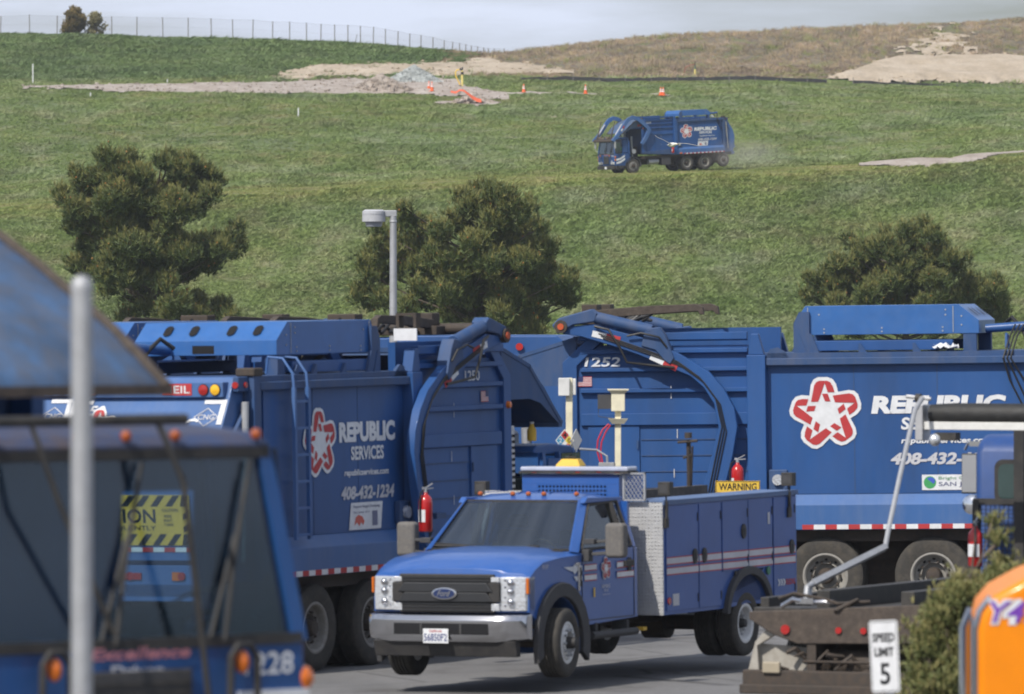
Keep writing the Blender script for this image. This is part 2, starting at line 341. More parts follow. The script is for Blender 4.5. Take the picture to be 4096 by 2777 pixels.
        # extinguisher bracket light near ledge
        P = G(); P.box((-.42, 1.15*s, 1.72), (-.16, 1.24*s, 2.0)); o = obj('light_bracket', P, BLUED, t, bevel=.02)
        P = G(); P.cyl((-.29, 1.24*s, 1.86), .075, 0, .05*s, 'y', 18); obj('work_light', P, LCLR, o)
    # hopper back/front plates
    g = G(); g.box((2.44, -1.1, 1.35), (2.50, 1.1, 3.1)); obj('hopper_front', g, BLUED, t)
    g = G(); g.box((.13, -1.07, 1.4), (2.43, 1.07, 2.2)); obj('hopper_floor', g, VOID, t)
    # hood over the cab
    tp = hoodtaper
    top = [(2.52,3.80),(2.95,3.72),(3.3,3.56),(3.7,3.33),(4.0,3.06),(4.18,2.84)]
    bot = [(2.52,3.18),(2.95,3.18),(3.3,3.18),(3.6,3.12),(3.9,2.96),(4.16,2.82)]
    rings = []
    for (x, z), (xb, zb) in zip(top, bot):
        k = (z-2.84)/(3.8-2.84); hw = 1.16-tp*k
        rings.append([(xb,1.16,zb),(x,hw,z),(x,hw*.5,z+.012),(x,-hw*.5,z+.012),(x,-hw,z),(xb,-1.16,zb),(xb+.0,-1.13,zb+.03),(x-.02,-hw+.03,z-.035),(x-.02,hw-.03,z-.035),(xb,1.13,zb+.03)])
    g = G().loft(rings); 
    if tp > .3:
        rings = []
        for x, zt_ in ((2.52,3.74),(2.77,3.64),(3.19,3.44),(3.56,3.24),(3.81,3.10),(4.02,2.95),(4.12,2.86),(4.19,2.79)):
            zz = lambda q: 2.77+(zt_-2.77)*q
            rings.append([(x,.90,2.77),(x,.90,zz(.7)),(x,.86,zz(.9)),(x,.74,zz(1)),(x,.4,zt_+.03),(x,-.4,zt_+.03),(x,-.74,zz(1)),(x,-.84,zz(.9)),(x,-.87,zz(.7)),(x,-.87,2.77)])
        g = G().loft(rings)
    hood = obj('hopper_hood', g, BLUED if arms == 'stow' else HOODB, t, ang=50)
    g = G()
    if tp > .3:
        for s in (1,-1): g.tube([(2.5,.78*s,3.73),(2.77,.78*s,3.64),(3.19,.78*s,3.44),(3.56,.78*s,3.24),(3.81,.79*s,3.10),(4.02,.81*s,2.95),(4.12,.83*s,2.86),(4.2,.85*s,2.79)], .03, 8)
        g.box((4.14,-.88,2.74),(4.22,.88,2.80))
    else:
     for s in (1, -1): g.beam((2.52, (1.14-tp)*s, 3.83), (3.32, (1.14-tp*.78)*s, 3.59), .06, .05); g.beam((3.3, (1.14-tp*.78)*s, 3.59), (4.2, 1.14*s, 2.85), .06, .05)
     g.box((4.10,-1.17,2.80),(4.19,1.17,2.86)); g.box((2.5,-1.12,3.80),(2.56,1.12,3.86))
    obj('hood_edge', g, BLUED if arms == 'stow' else RUST, hood)
    for s in (1, -1):
        if arms == 'up':
            fr = Fr((3.0 if s > 0 else 2.66, 1.172*s, 3.28), (-s,0,0), (0,0,1)); g = G(); frect(g, fr, 0, 0, .34, .13, .003); o = obj('maker_badge', g, RED, t)
            text(fr, 'HEIL', .03, .02, .28, .09, BLK, o, .006)
        g = G(); g.lathe([(.05,0),(.04,.04*s),(.001,.05*s)], (2.6, 1.2*s, 3.12), 'y', 12); obj('marker_light', g, LAMB, t)
    # ---- arms
    for s in (() if arms == 'none' else (1, -1)):
        y0, y1 = 1.30*s, 1.42*s; dx = ax if s < 0 else 0; A0 = len(bpy.data.objects); before = set(bpy.data.objects)
        if arms == 'stow':
            up = [(2.62,4.0),(2.22,4.03),(1.9,3.93),(1.56,3.84),(1.02,3.60),(.63,3.36),(.42,3.12),(.28,2.86),(.24,2.60),(.31,2.2),(.43,1.75),(.56,1.35)]
            lo = [(2.66,3.90),(2.4,3.86),(1.94,3.72),(1.6,3.60),(1.22,3.44),(.88,3.30),(.70,3.14),(.56,2.92),(.50,2.60),(.60,2.2),(.73,1.75),(.84,1.35)]
        else:
            up = [(5.28,2.42),(4.95,2.72),(4.55,3.15),(4.2,3.62),(3.9,3.92),(3.5,4.06),(3.1,3.98),(2.6,3.65),(2.15,3.2),(2.05,2.95),(2.3,2.5),(2.75,1.95)]
            lo = [(5.12,2.28),(4.78,2.56),(4.38,2.95),(4.02,3.40),(3.78,3.66),(3.48,3.78),(3.2,3.72),(2.8,3.44),(2.42,3.1),(2.36,2.98),(2.55,2.62),(2.95,2.1)]
        g = G(); g.loft([[(a, y0, b) for a, b in up+lo[::-1]], [(a, y1, b) for a, b in up+lo[::-1]]]); arm = obj('lift_arm', g, BLUE if arms == 'stow' else BLUEL, t, bevel=.012)
        if arms == 'stow':
            g = G(); g.beam((2.22, 1.36*s, 4.12), (1.40, 1.36*s, 3.92), .15, .15); 
            cy = G(); cy.tube([(2.20,1.37*s,4.12),(1.42,1.37*s,3.93)], .085, 14); obj('hydraulic_cylinder', cy, BLUED, arm)
            g = G(); g.prism([(2.72,3.90),(2.80,4.02),(2.70,4.12),(2.24,4.24),(2.16,4.18),(2.2,4.06),(2.5,4.02)], 1.24*s, 1.46*s); obj('arm_knuckle', g, BLUED, arm, bevel=.02)
            g = G(); g.cyl((2.67,1.35*s,4.0), .09, -.14, .14, 'y', 18); obj('pivot_pin', g, GREASE, arm)
            g = G(); g.cyl((2.67,1.35*s,4.0), .045, -.155, .155, 'y', 12); obj('pin_cap', g, mat('pin_orange', (.5,.08,.02), .6), arm)
            g = G(); g.prism([(1.50,3.96),(1.30,3.98),(1.22,3.86),(1.10,3.55),(1.16,3.46),(1.24,3.52),(1.36,3.66),(1.56,3.72)], 1.27*s, 1.45*s); obj('cylinder_lug', g, BLUED, arm, bevel=.015)
            path = [(2.1,3.90),(1.5,3.69),(1.0,3.50),(.70,3.28),(.48,2.98),(.40,2.6),(.49,2.2),(.62,1.6)]
            for k, dy in enumerate((0, .035, .07)):
                hz = G(); hz.tube([(a-.03*k+.05, 1.432*s, b+.0-.035*k) for a, b in path], .0085, 6); obj('hydraulic_hose', hz, HRUB, arm)
            hz = G(); hz.tube([(2.2,1.46*s,4.0),(2.0,1.5*s,3.95),(1.85,1.52*s,3.72),(1.75,1.5*s,3.5),(1.45,1.48*s,3.46),(1.1,1.44*s,3.42)], .018, 8)
            hz.tube([(1.75,1.48*s,3.86),(1.55,1.5*s,3.9),(1.3,1.49*s,3.84),(1.2,1.46*s,3.7)], .014, 8); obj('hydraulic_hose', hz, HRUB, arm)
            fr = Fr((0,1.4225*s,0), (-s,0,0), (0,0,1))
            for (xa, za) in ((2.25,3.86),(1.45,3.54)):
                ang = math.atan2(.10,.42)*(1 if xa > 2 else 1.9); d = Vector((-math.cos(ang), 0, -math.sin(ang))) 
                r_ = d*s if s > 0 else -d; f2 = Fr((xa,1.4225*s,za), d if s > 0 else -d, (math.sin(ang)*-1,0,math.cos(ang)))
                g1 = G(); frect(g1, f2, 0 if s > 0 else -.2, 0, .2 if s > 0 else 0, .085, .004); obj('white_tape', g1, WHITE, arm)
                g1 = G(); frect(g1, f2, .2 if s > 0 else -.4, 0, .4 if s > 0 else -.2, .085, .004); obj('reflective_tape', g1, RED, arm)
            arm.location.x = dx
        else:
            cy = G(); cy.tube([(4.28,1.2*s,3.5),(4.85,1.2*s,2.75)], .055, 10); obj('hydraulic_cylinder', cy, STEELP, arm)
            f2 = Fr((4.45,1.423*s,3.0), (-.55*s,0,.7*s), (.7,0,.55)); g1 = G(); frect(g1, f2, 0, 0, .2, .1, .004); obj('white_tape', g1, WHITE, arm)
            g1 = G(); frect(g1, f2, .22, 0, .42, .1, .004); obj('reflective_tape', g1, RED, arm)
    if arms == 'stow':
        fk0 = set(t.children)
        g = G(); g.tube([(2.5,-1.3,4.1),(2.5,1.3,4.1)], .07, 12); g.box((2.2,-.85,4.02),(2.62,.85,4.14)); g.box((2.28,-.75,4.14),(2.5,-.45,4.3)); g.box((2.28,.35,4.14),(2.5,.75,4.3)); obj('fork_carriage', g, GREASE, t, bevel=.015)
        for y in (-.72, .72):
            g = G(); g.prism([(2.3,4.10),(2.3,4.22),(1.6,4.27),(.9,4.29),(.80,4.25),(.78,4.14),(.83,4.14),(.87,4.19),(1.6,4.15)], y-.045, y+.045); obj('fork', g, RUST, t, bevel=.01)
        g = G()
        for i in range(9): g.tube([(2.2-.05*i,-.6+.15*i,4.05),(2.0-.06*i,-.5+.12*i,4.2+.04*math.sin(i*2.3)),(1.7,-.45+.11*i,4.06)], .022, 6)
        obj('carriage_hoses', g, HRUB, t)
        for o_ in set(t.children)-fk0: o_.location.x = fx
    elif arms == 'up':
        g = G(); g.tube([(5.15,-1.35,2.36),(5.15,1.35,2.36)], .075, 12); g.box((5.0,-1.25,2.36),(5.2,1.25,2.5)); obj('fork_carriage', g, RUST, t, bevel=.01)
        for y in (-.95, .95):
            g = G(); g.prism([(5.06,2.5),(5.16,2.5),(4.78,3.5),(4.74,3.72),(4.68,3.74)], y-.05, y+.05); obj('fork', g, RUST, t, bevel=.01)
        g = G()
        for i in range(26):
            a = rng.uniform(-.9,.9); g.tube([(5.0+rng.uniform(-.1,.1),a,2.5),(5.0+rng.uniform(-.15,.1),a+rng.uniform(-.2,.2),2.6+rng.uniform(0,.12)),(5.02,a+rng.uniform(-.3,.3),2.5)], .03, 6)
        obj('caught_debris', g, mat('debris', (.13,.10,.07), .9, dust=.4), t)
    # ---- fuel tank housing on the roof
    prof = [(-.52,3.84),(-.52,4.03),(-.66,4.24),(-2.78,4.24),(-3.06,4.02),(-3.06,3.84)]
    g = G(); g.prism(prof, -.98, .98); hs = obj('tank_housing', g, mat('housing_blue', (.013,.105,.34), .38, dust=.12, coat=.3, dustcol=(.14,.2,.3)), t, bevel=.006)
    g = G()
    for s in (1, -1):
        g.box((-.70,.981*s,3.86),(-.69,.987*s,4.22)); g.box((-2.71,.981*s,3.86),(-2.70,.987*s,4.22))
        for x, z in ((-.85,4.12),(-.92,3.92),(-.92,3.87),(-1.72,3.93),(-1.72,3.88),(-2.6,4.17),(-2.6,4.1),(-2.56,3.93),(-2.56,3.88),(-2.82,4.08),(-2.82,3.96)): g.cyl((x,.98*s,z), .012, 0, .008*s, 'y', 6)
    obj('rivets', g, STEELP, hs)
    g = G()
    for y in (-.66, -.30, .22, .58):
        u = Vector((-.28,0,-.22)).normalized(); c = Vector((-2.93, y, 4.135))+Vector((-.22,0,.28)).normalized()*.004
        n_ = Vector((-.22,0,.28)).normalized(); rr = []
        for k in range(16):
            a = 2*PI*k/16; rr.append(c+Vector((0,1,0))*.055*math.cos(a)+u*(.055*math.sin(a)+(.04 if math.sin(a) > 0 else -.04)))
        g.add([p+n_*.003 for p in rr], [tuple(range(16))])
    g.box((-3.064,-.12,3.86),(-3.06,.18,3.96)); obj('vent_slots', g, VOID, hs)
    for s in (1, -1):
        for x in (-.55, -.72, -1.4, -2.15, -2.62):
            h = 3.86 if x > -1 else 3.72
            g = G(); g.prism([(x,3.53),(x-.16,3.53),(x-.03,h),(x,h)], 1.0*s, 1.04*s); obj('roof_bracket', g, BLUED, t)
        g = G(); g.box((-2.7,.86*s,3.62),(-.75,1.0*s,3.76)); obj('roof_beam', g, BLUE, t, bevel=.01)
        g = G(); g.box((-3.02,.80*s,3.5),(-2.84,.97*s,3.86)); obj('housing_leg', g, BLUED, t)
        g = G(); g.prism([(-.50,3.53),(-.72,3.53),(-.72,4.16),(-.58,4.16),(-.50,4.0)], .985*s, 1.03*s); obj('housing_leg', g, BLUED, t)
        g = G(); g.prism([(-.12,3.53),(-.46,3.53),(-.40,3.62),(-.30,3.68),(-.2,3.66)], 1.16*s, 1.2*s); obj('lifting_eye', g, BLUED, t)
    g = G(); g.tube([(-3.1,.5,3.9),(-3.9,.55,3.95)], .06, 12); obj('packer_cylinder', g, BLUE, t)
    g = G(); g.box((-.05,-1.0,3.55),(2.3,-.9,3.95)); obj('far_wall_rail', g, BLUE, t)
    g = G()
    for i in range(3): g.tube([(-3.55-.06*i,.9,3.95),(-3.5-.05*i,1.1,3.8),(-3.42-.05*i,1.26,3.5),(-3.5-.1*i,1.22,3.2),(-3.75-.08*i,1.22,2.7)], .014, 6)
    g.tube([(-3.3,.3,3.93),(-3.45,.4,4.05),(-3.6,.5,3.9),(-3.7,.55,3.7)], .03, 8); obj('hydraulic_hose', g, HRUB, t)
    # ---- tailgate
    prof = [(-3.88,1.15),(-3.88,3.56),(-4.30,3.60),(-4.42,3.33),(-4.82,2.65),(-4.92,2.2),(-4.86,1.62),(-4.72,1.15)]
    g = G(); g.prism(prof, -1.08, 1.08); tg = obj('tailgate', g, BLUEL, t, bevel=.02)
    g = G(); g.box((-4.47,-1.02,3.36),(-4.30,1.02,3.54)); obj('light_bar', g, BLUEL, t, bevel=.01)
    for s in (1, -1):
        g = G(); g.box((-4.10,1.08*s,1.3),(-3.92,1.24*s,3.62)); g.box((-4.36,1.09*s,3.42),(-4.1,1.17*s,3.60)); obj('tailgate_post', g, BLUED, t, bevel=.015)
        g = G(); g.tube([(-4.2,1.17*s,3.3),(-4.25,1.17*s,2.2)], .045, 10); g.tube([(-4.25,1.17*s,2.3),(-4.3,1.17*s,1.4)], .028, 8); obj('tailgate_cylinder', g, STEELP, t)
        g = G(); g.prism([(-4.15,2.9),(-4.5,2.75),(-4.4,2.95),(-4.15,3.2)], 1.09*s, 1.15*s); obj('hinge_plate', g, BLUED, t)
        g = G(); g.box((-4.13,1.0*s,3.60),(-3.9,1.26*s,3.70)); obj('hinge_block', g, GREASE, t, bevel=.02)
        for y, mm in ((.76*s, LRED), (.92*s, LYEL)):
            g = G(); g.lathe([(.062,0),(.062,-.02),(.052,-.022),(.03,-.032),(.001,-.035)], (-4.47,y,3.45), 'x', 20); o = obj('tail_light', g, mm, t)
            g = G(); g.lathe([(.07,.0),(.07,-.014),(.06,-.014),(.06,0)], (-4.472,y,3.45), 'x', 20, closed=True); obj('lens_ring', g, BLK, o)
        g = G(); g.cyl((-4.3,1.13*s,3.5), .04, -.075, 0, 'x', 14); obj('marker_light', g, LRED, t)
        g = G(); g.cyl((-4.2,1.172*s,3.5), .035, 0, .02*s, 'y', 14); obj('side_reflector', g, LRED, t)
        # ladder on the rear of each side
        lx = -3.22
        if s < 0:
            L = G()
            for x in (lx, lx+.34): L.beam((x,-1.30,1.62),(x,-1.30,3.45),.045,.05); L.tube([(x,-1.30,3.4),(x,-1.28,3.62),(x,-1.15,3.80),(x,-.95,3.82),(x,-.92,3.62)], .018, 8)
            lad = obj('ladder', L, BLUEL, t)
            for k in range(6):
                L = G(); L.beam((lx,-1.30,1.68+k*.32),(lx+.34,-1.30,1.68+k*.32),.045,.03); obj('rung', L, BLUEL, lad)
            L = G(); L.tube([(-3.62,-1.2,2.2),(-3.66,-1.3,2.05),(-3.62,-1.32,1.85),(-3.56,-1.3,1.62),(-3.6,-1.25,1.45)], .03, 8); obj('air_hose', L, HRUB, t)
    fr = Fr((-4.475,0,0), (0,-1,0), (0,0,1))
    g = G(); frect(g, fr, .20, 3.385, .60, 3.525, .002); o = obj('maker_badge', g, RED, t); text(fr, 'HEIL', .225, 3.41, .35, .09, WHITE, o, .006)
    # sloped panel under the light bar
    n0 = Vector((-4.42,0,3.33)); n1 = Vector((-4.82,0,2.65)); up = (n0-n1).normalized(); L_ = (n0-n1).length
    fr = Fr(n1, (0,-1,0), up); fr.o += fr.n*.006
    text(fr, 'REPUBLIC', -.42, .36, 1.16, .17, WHITE, t, .004, shear=.25, off=.03); text(fr, 'SERVICES', -.1, .14, .60, .12, WHITE, t, .004, shear=.15)
    text(fr, number, -.98, .58, .40, .13, WHITE, t, .004, shear=.2, off=.02)
    star(fr, -.62, .42, .24, t)
    g = G()
    frect(g, fr, -1.06, L_-.06, -.76, L_-.005, .004); frect(g, fr, -1.06, L_-.34, -.99, L_-.061, .004)
    frect(g, fr, .76, L_-.06, 1.06, L_-.005, .004); frect(g, fr, .99, L_-.34, 1.06, L_-.061, .004); obj('corner_marks', g, WHITE, t)
    g = G(); c = (.83, .55)
    for sx in (1, -1):
        for sy in (1, -1):
            a = (c[0]+sx*.17, c[1]); b = (c[0], c[1]+sy*.125); k = .9
            fpoly(g, fr, [a, b, (c[0], c[1]+sy*.125*k), (c[0]+sx*.17*k, c[1])], .004)
    o = obj('fuel_diamond', g, GREYT, t); text(fr, 'CNG', c[0]-.11, c[1]-.035, .22, .07, GREYT, o, .004)
    # caution board on the lower tailgate
    f0 = Vector((-4.86,0,1.62)); f1 = Vector((-4.92,0,2.2)); fr = Fr(f0, (0,-1,0), (f1-f0)); fr.o += fr.n*.006
    g = G(); g.add([fr.p(a,b,h) for h in (0,.012) for a,b in ((-.95,.0),(.80,.0),(.80,.60),(-.95,.60))], [(0,1,2,3),(4,5,6,7),(0,1,5,4),(1,2,6,5),(2,3,7,6),(3,0,4,7)]); sg = obj('caution_board', g, YSIGN, t)
    g = G()
    for yy in (.0, .46):
        for k in range(9):
            a = -.93+k*.2; fpoly(g, fr, [(a, yy+.005), (a+.09, yy+.005), (min(.79,a+.20), yy+.135), (min(.79,a+.20)-.09, yy+.135)], .016)
    for b in (.15,.30): fpoly(g, fr, [(.70,b),(.79,b+.06),(.79,b+.13),(.70,b+.07)], .016); fpoly(g, fr, [(-.94,b),(-.85,b+.06),(-.85,b+.13),(-.94,b+.07)], .016)
    obj('hazard_stripes', g, BLK, sg)
    text(fr, 'CAUTION', -.80, .265, 1.13, .17, BLK, sg, .016, off=.02); text(fr, 'BACKS FREQUENTLY', -.80, .17, 1.13, .065, BLK, sg, .016)
    text(fr, 'CAUTION', .42, .40, .22, .04, BLK, sg, .016); text(fr, 'WIDE', .44, .33, .11, .035, BLK, sg, .016); text(fr, 'RIGHT', .44, .28, .12, .035, BLK, sg, .016); text(fr, 'TURNS', .44, .23, .13, .035, BLK, sg, .016)
    fr = Fr((-4.87,0,1.5), (0,-1,0), (0,0,1)); g = G(); g.box((-4.90,-1.08,1.44),(-4.7,1.08,1.60)); obj('rear_sill', g, BLUEL, t); fr.o.x = -4.905; tape(fr, -1.06, 1.06, .04, .055, t, .3)
    g = G(); g.box((-4.86,-1.05,1.0),(-4.6,1.05,1.16)); g.box((-4.86,-.9,.95),(-4.76,.9,1.38)); rb = obj('rear_bumper', g, BLUEL, t, bevel=.01)
    g = G()
    for y in (-.65,.05,.65): g.cyl((-4.865,y,1.25), .05, -.02, 0, 'x', 14)
    g.box((-4.88,-.1,1.21),(-4.86,.22,1.29)); obj('lower_light', g, LRED, rb)
    g = G(); g.box((-4.88,-.62,1.20),(-4.86,-.52,1.3)); obj('turn_lamp', g, LAMB, rb)
    # ---- side lettering
    for s in (1, -1):
        y = 1.156*s; fr = Fr((0,y,0), (-s,0,0), (0,0,1))
        if s > 0: c0, r0 = .96, 1.58
        else: c0, r0 = -2.33, -1.84
        fs = 1 if s > 0 else .83
        star(fr, c0, 2.76, .47 if s > 0 else .40, t, .004, 1.0)
        text(fr, 'REPUBLIC', r0, 2.75, 1.86 if s > 0 else 1.45, .25, WHITE, t, .004, shear=.12 if s > 0 else 0, off=.055)
        text(fr, 'SERVICES', r0+(.41 if s > 0 else .30), 2.53, 1.03 if s > 0 else .85, .17, WHITE, t, .004, shear=.1 if s > 0 else 0, off=.03)
        text(fr, 'republicservices.com', r0+(.41 if s > 0 else .12), 2.32, 1.25 if s > 0 else 1.15, .10, WHITE, t, .004, shear=.15, off=.03)
        text(fr, '408-432-1234', r0+(.26 if s > 0 else .03), 2.05, 1.55 if s > 0 else 1.38, .165, GREYT, t, .004, shear=.2, off=.04)
        st = sticker or 'green'
        if st == 'green':
            g = G(); x0 = r0+.69; frect(g, fr, x0, 1.70, x0+.86, 1.91, .004); o = obj('city_sticker', g, WHITE, t)
            g = G(); fpoly(g, fr, [(x0+.11+.085*math.cos(a), 1.805+.085*math.sin(a)) for a in np.linspace(0,2*PI,25)[:-1]], .007); obj('sticker_disc', g, mat('sticker_green', (.05,.30,.10), .5), o)
            g = G(); fpoly(g, fr, [(x0+.12+.06*math.cos(a), 1.825+.05*math.sin(a)) for a in np.linspace(-.9,2.5,16)], .009); obj('sticker_swirl', g, mat('sticker_blue', (.05,.10,.45), .5), o)
            text(fr, 'Bright Green', x0+.23, 1.83, .54, .055, mat('sticker_green_text', (.15,.30,.18), .5), o, .007); text(fr, 'SAN JOSE', x0+.23, 1.735, .56, .075, mat('sticker_grey', (.12,.13,.22), .5), o, .007)
        else:
            x0 = r0+.22; g = G(); fpoly(g, fr, [(x0,1.68),(x0+.83,1.68),(x0+.88,2.01),(x0+.06,2.01)], .004); o = obj('dumping_sticker', g, WHITE, t)
            text(fr, 'Report Illegal Dumping', x0+.12, 1.935, .68, .045, mat('sticker_grey', (.12,.13,.22), .5), o, .007)
            text(fr, 'San Jose 311', x0+.12, 1.875, .40, .03, mat('sticker_grey', (.12,.13,.22), .5), o, .007)
            g = G(); fpoly(g, fr, [(x0+.13,1.73),(x0+.17,1.83),(x0+.24,1.86),(x0+.34,1.84),(x0+.40,1.78),(x0+.36,1.73),(x0+.31,1.77),(x0+.26,1.72),(x0+.2,1.77)], .007); obj('sticker_figure', g, mat('sticker_red', (.55,.09,.06), .5), o)
            g = G(); frect(g, fr, x0+.60, 1.72, x0+.74, 1.90, .007); obj('sticker_phone', g, mat('sticker_grey', (.12,.13,.22), .5), o)
        yf = 1.152*s; fr = Fr((0,yf,0), (-s,0,0), (0,0,1))
        if s > 0: text(fr, number, -2.40, 3.44, .50, .13, WHITE, t, .004, shear=.12, off=.02); fa = -2.50
        else: text(fr, number, 1.52, 3.44, .40, .13, WHITE, t, .004, off=.01); fa = 1.95
        flag(fr, fa, 3.17, .20, .135, t, mirror=(s < 0))
        for (xa, za, hh) in ((1.2,2.99,.18),(1.12,2.44,.13),(1.17,1.9,.12)):
            g = G(); frect(g, fr, -s*xa, za, -s*xa+.012, za+hh, .004); obj('scratch', g, GREYT, t)
    # ---- cab
    c = bpy.data.objects.new('cab', None); COL.objects.link(c); c.parent = t; c.empty_display_size = .3
    yb, zt = 1.18, 2.58
    P = G(); P.prism([(4.93,.62),(4.98,1.0),(4.97,1.44),(4.10,1.44),(3.80,1.44),(3.78,.95),(4.08,.70),(4.12,.58)], -yb, yb); obj('cab_body', P, BLUE, c, bevel=.03)
    P = G(); P.prism([(3.74,2.44),(4.86,2.44),(4.90,2.48),(4.80,2.55),(4.2,2.59),(3.80,2.57),(3.70,2.50)], -1.0, 1.0); obj('cab_roof', P, ROOFR if arms == 'none' else BLUE, c, bevel=.03)
    xb = 4.16 if arms == 'none' else 3.70; yl = .52 if arms == 'none' else .05
    P = G(); P.box((xb,-1.16,.95),(xb+.06,1.16,1.50)); P.box((xb+.02,-1.05,2.22),(xb+.07,1.05,2.48))
    P.box((xb,-1.16,1.50),(xb+.06,-1.00,2.3)); P.box((xb,1.06,1.50),(xb+.06,1.14,2.3)); P.box((xb,-.1 if arms != 'none' else -1.1,1.5),(xb+.06,yl,2.3)); obj('cab_back', P, BLUE, c)
    for s in (1, -1):
        P = G(); P.beam((4.95,1.14*s,1.42),(4.84,.97*s,2.48),.07,.09,(0,1,0)); P.beam((4.28,1.16*s,1.42),(4.28,1.05*s,2.48),.05,.07,(0,1,0)); (P.beam((3.78,1.15*s,1.42),(3.80,1.05*s,2.48),.08,.09,(0,1,0)) if arms != 'none' else 0); obj('cab_pillar', P, BLUE, c)
        P = G(); P.prism([(4.30,1.45),(4.92,1.45),(4.83,2.46),(4.30,2.46)], 1.09*s, 1.10*s); obj('side_window', P, GLASSD, c)
        if arms != 'none': P = G(); P.prism([(3.86,1.5),(4.24,1.5),(4.24,2.4),(3.88,2.4)], 1.10*s, 1.12*s); obj('cab_panel', P, BLUE, c)
        P = G(); P.box((4.15,1.182*s,.80),(4.88,1.20*s,1.42)); P.box((4.22,1.195*s,1.28),(4.36,1.215*s,1.32)); obj('cab_door', P, BLUE, c, bevel=.01)
        # mirror
        P = G(); P.tube([(4.85,1.08*s,2.5),(5.02,1.25*s,2.48),(5.05,1.38*s,2.40),(5.05,1.40*s,1.75),(4.95,1.2*s,1.6)], .016, 8); P.box((5.0,1.28*s,1.85),(5.05,1.50*s,2.32)); obj('side_mirror', P, STEELP, c, bevel=.01)
        # fender and step
        P = G(); arc = [(3.50+.66*math.cos(a), .55+.62*math.sin(a)) for a in np.linspace(-.1,PI+.15,14)]; arc2 = [(3.50+.61*math.cos(a), .55+.57*math.sin(a)) for a in np.linspace(PI+.15,-.1,14)]
        P.prism(arc+arc2, .84*s, 1.20*s); obj('front_fender', P, PLAST, c)
        P = G(); P.box((4.22,.95*s,.40),(4.72,1.17*s,.62)); obj('step', P, DARK, c, bevel=.01)
        # decal swoosh
        fr = Fr((0,1.2025*s,0), (-s,0,0), (0,0,1)); g = G(); k = -s
        for dz in (.05, -.17):
            q = [(k*4.92,1.0+dz),(k*4.55,1.07+dz),(k*3.9,1.42+dz),(k*3.9,1.34+dz),(k*4.55,.98+dz),(k*4.92,.92+dz)]
            q = [(a, b) for a, b in q if abs(a) >= 4.14] or q
            q = [(k*4.87,1.04+dz),(k*4.55,1.10+dz),(k*4.16,1.31+dz),(k*4.16,1.17+dz),(k*4.55,.96+dz),(k*4.87,.90+dz)]
            fpoly(g, fr, q if s < 0 else q[::-1], .004)
        obj('door_stripes', g, WHITE, c)
        if arms == 'none':
            g = G(); g.box((4.93,.7*s,1.10),(4.992,1.19*s,1.165)); obj('front_stripe', g, WHITE, c)
        for z in (1.22, 1.02):
            P = G(); P.sph((4.93,1.19*s,z), .07, 10); obj('turn_signal', P, LAMB, c)
        g = G(); g.lathe([(.09,0),(.09,.03),(.001,.05)], (4.985,.92*s,.80), 'x', 16); obj('headlight', g, LCLR, c)
        g = G(); g.box((4.97,.70*s,.9),(4.99,.80*s,1.0)); g.box((4.97,.55*s,.72),(4.99,1.1*s,.88)); obj('headlight_panel', g, GREYT, c)
    for y in (-.36,-.12,.12): pass
    P = G(); P.prism([(1.12,1.46),(-1.12,1.46),(-.94,2.46),(.94,2.46)], 0, .012, 'yz')
    P.v = [(4.94+(z-1.46)*-.10+x, y, z) for x, y, z in P.v]; obj('windshield', P, GLASSC, c)
    P = G(); P.beam((4.96,-1.15,1.44),(4.96,1.15,1.44),.05,.06); obj('windshield_seal', P, PLASTD, c); P = G(); P.beam((4.86,-1.0,2.45),(4.86,1.0,2.45),.05,.07); obj('windshield_header', P, PLASTD, c)
    for y in (-.72,-.27,0,.27,.72):
        P = G(); P.sph((4.89,y*1.25,2.54), .032, 10); obj('roof_marker', P, mat('dim_amber', (.34,.07,.012), .4), c)
    P = G()
    for y0, y1 in ((-.15,-.75),(.6,.0)):
        P.tube([(4.99,y0,1.44),(4.95,y0+.1,1.9),(4.91,y0+.22,2.3)], .014, 6); P.tube([(4.99,y0-.1,1.46),(4.93,y0+.12,2.0)], .012, 6); P.beam((4.96,y0+.05,1.75),(4.89,y0+.26,2.4),.012,.02)
    obj('wiper', P, PLASTD, c)
    P = G(); P.box((4.98,-.36,.78),(5.01,.36,1.30)); o = obj('grille', P, PLAST, c, bevel=.01)
    P = G()
    for k in range(9): P.box((5.01,-.33,.82+k*.05),(5.02,.33,.84+k*.05))
    obj('grille_slats', P, DARK, c)
    P = G()
    for y in (-.64,.64): P.tube([(5.08,y-.1,.62),(5.10,y-.1,.9),(5.10,y-.09,1.36),(5.10,y-.04,1.42),(5.10,y+.04,1.42),(5.10,y+.09,1.36),(5.10,y+.1,.9),(5.08,y+.1,.62)], .02, 8)
    P.tube([(5.10,-.5,.78),(5.10,.5,.78)], .022, 8); obj('grille_guard', P, PLASTD, c)
    for y in (-.64,.64):
        P = G(); P.sph((5.08,y,1.33), .045, 10, 1.5); obj('signal_lamp', P, LAMB, c)
    P = G(); P.box((4.80,-1.2,.36),(5.06,1.2,.62)); P.box((4.2,-1.1,.5),(4.8,-.9,.62)); bp_ = obj('front_bumper', P, DARK, c, bevel=.02)
    fr = Fr((5.065,0,0), (0,1,0), (0,0,1)); g = G(); frect(g, fr, -.15, .40, .15, .56, .004); obj('licence_plate', g, WHITE, c)
    fr = Fr((4.985,0,0), (0,1,0), (0,0,1)); text(fr, number, .74, 1.25, .34, .12, WHITE, c, .004, off=.01)
    text(fr, 'Excellence', -.32, 1.36, .68, .065, mat('faded_red_print', (.42,.17,.20), .6), c, .004, shear=.2, off=.03); text(fr, 'Driven', -.18, 1.27, .36, .06, GREYT, c, .004, off=.03)
    # inside and behind the cab
    P = G(); P.box((3.85,-1.05,1.0),(4.7,1.05,1.05)); 
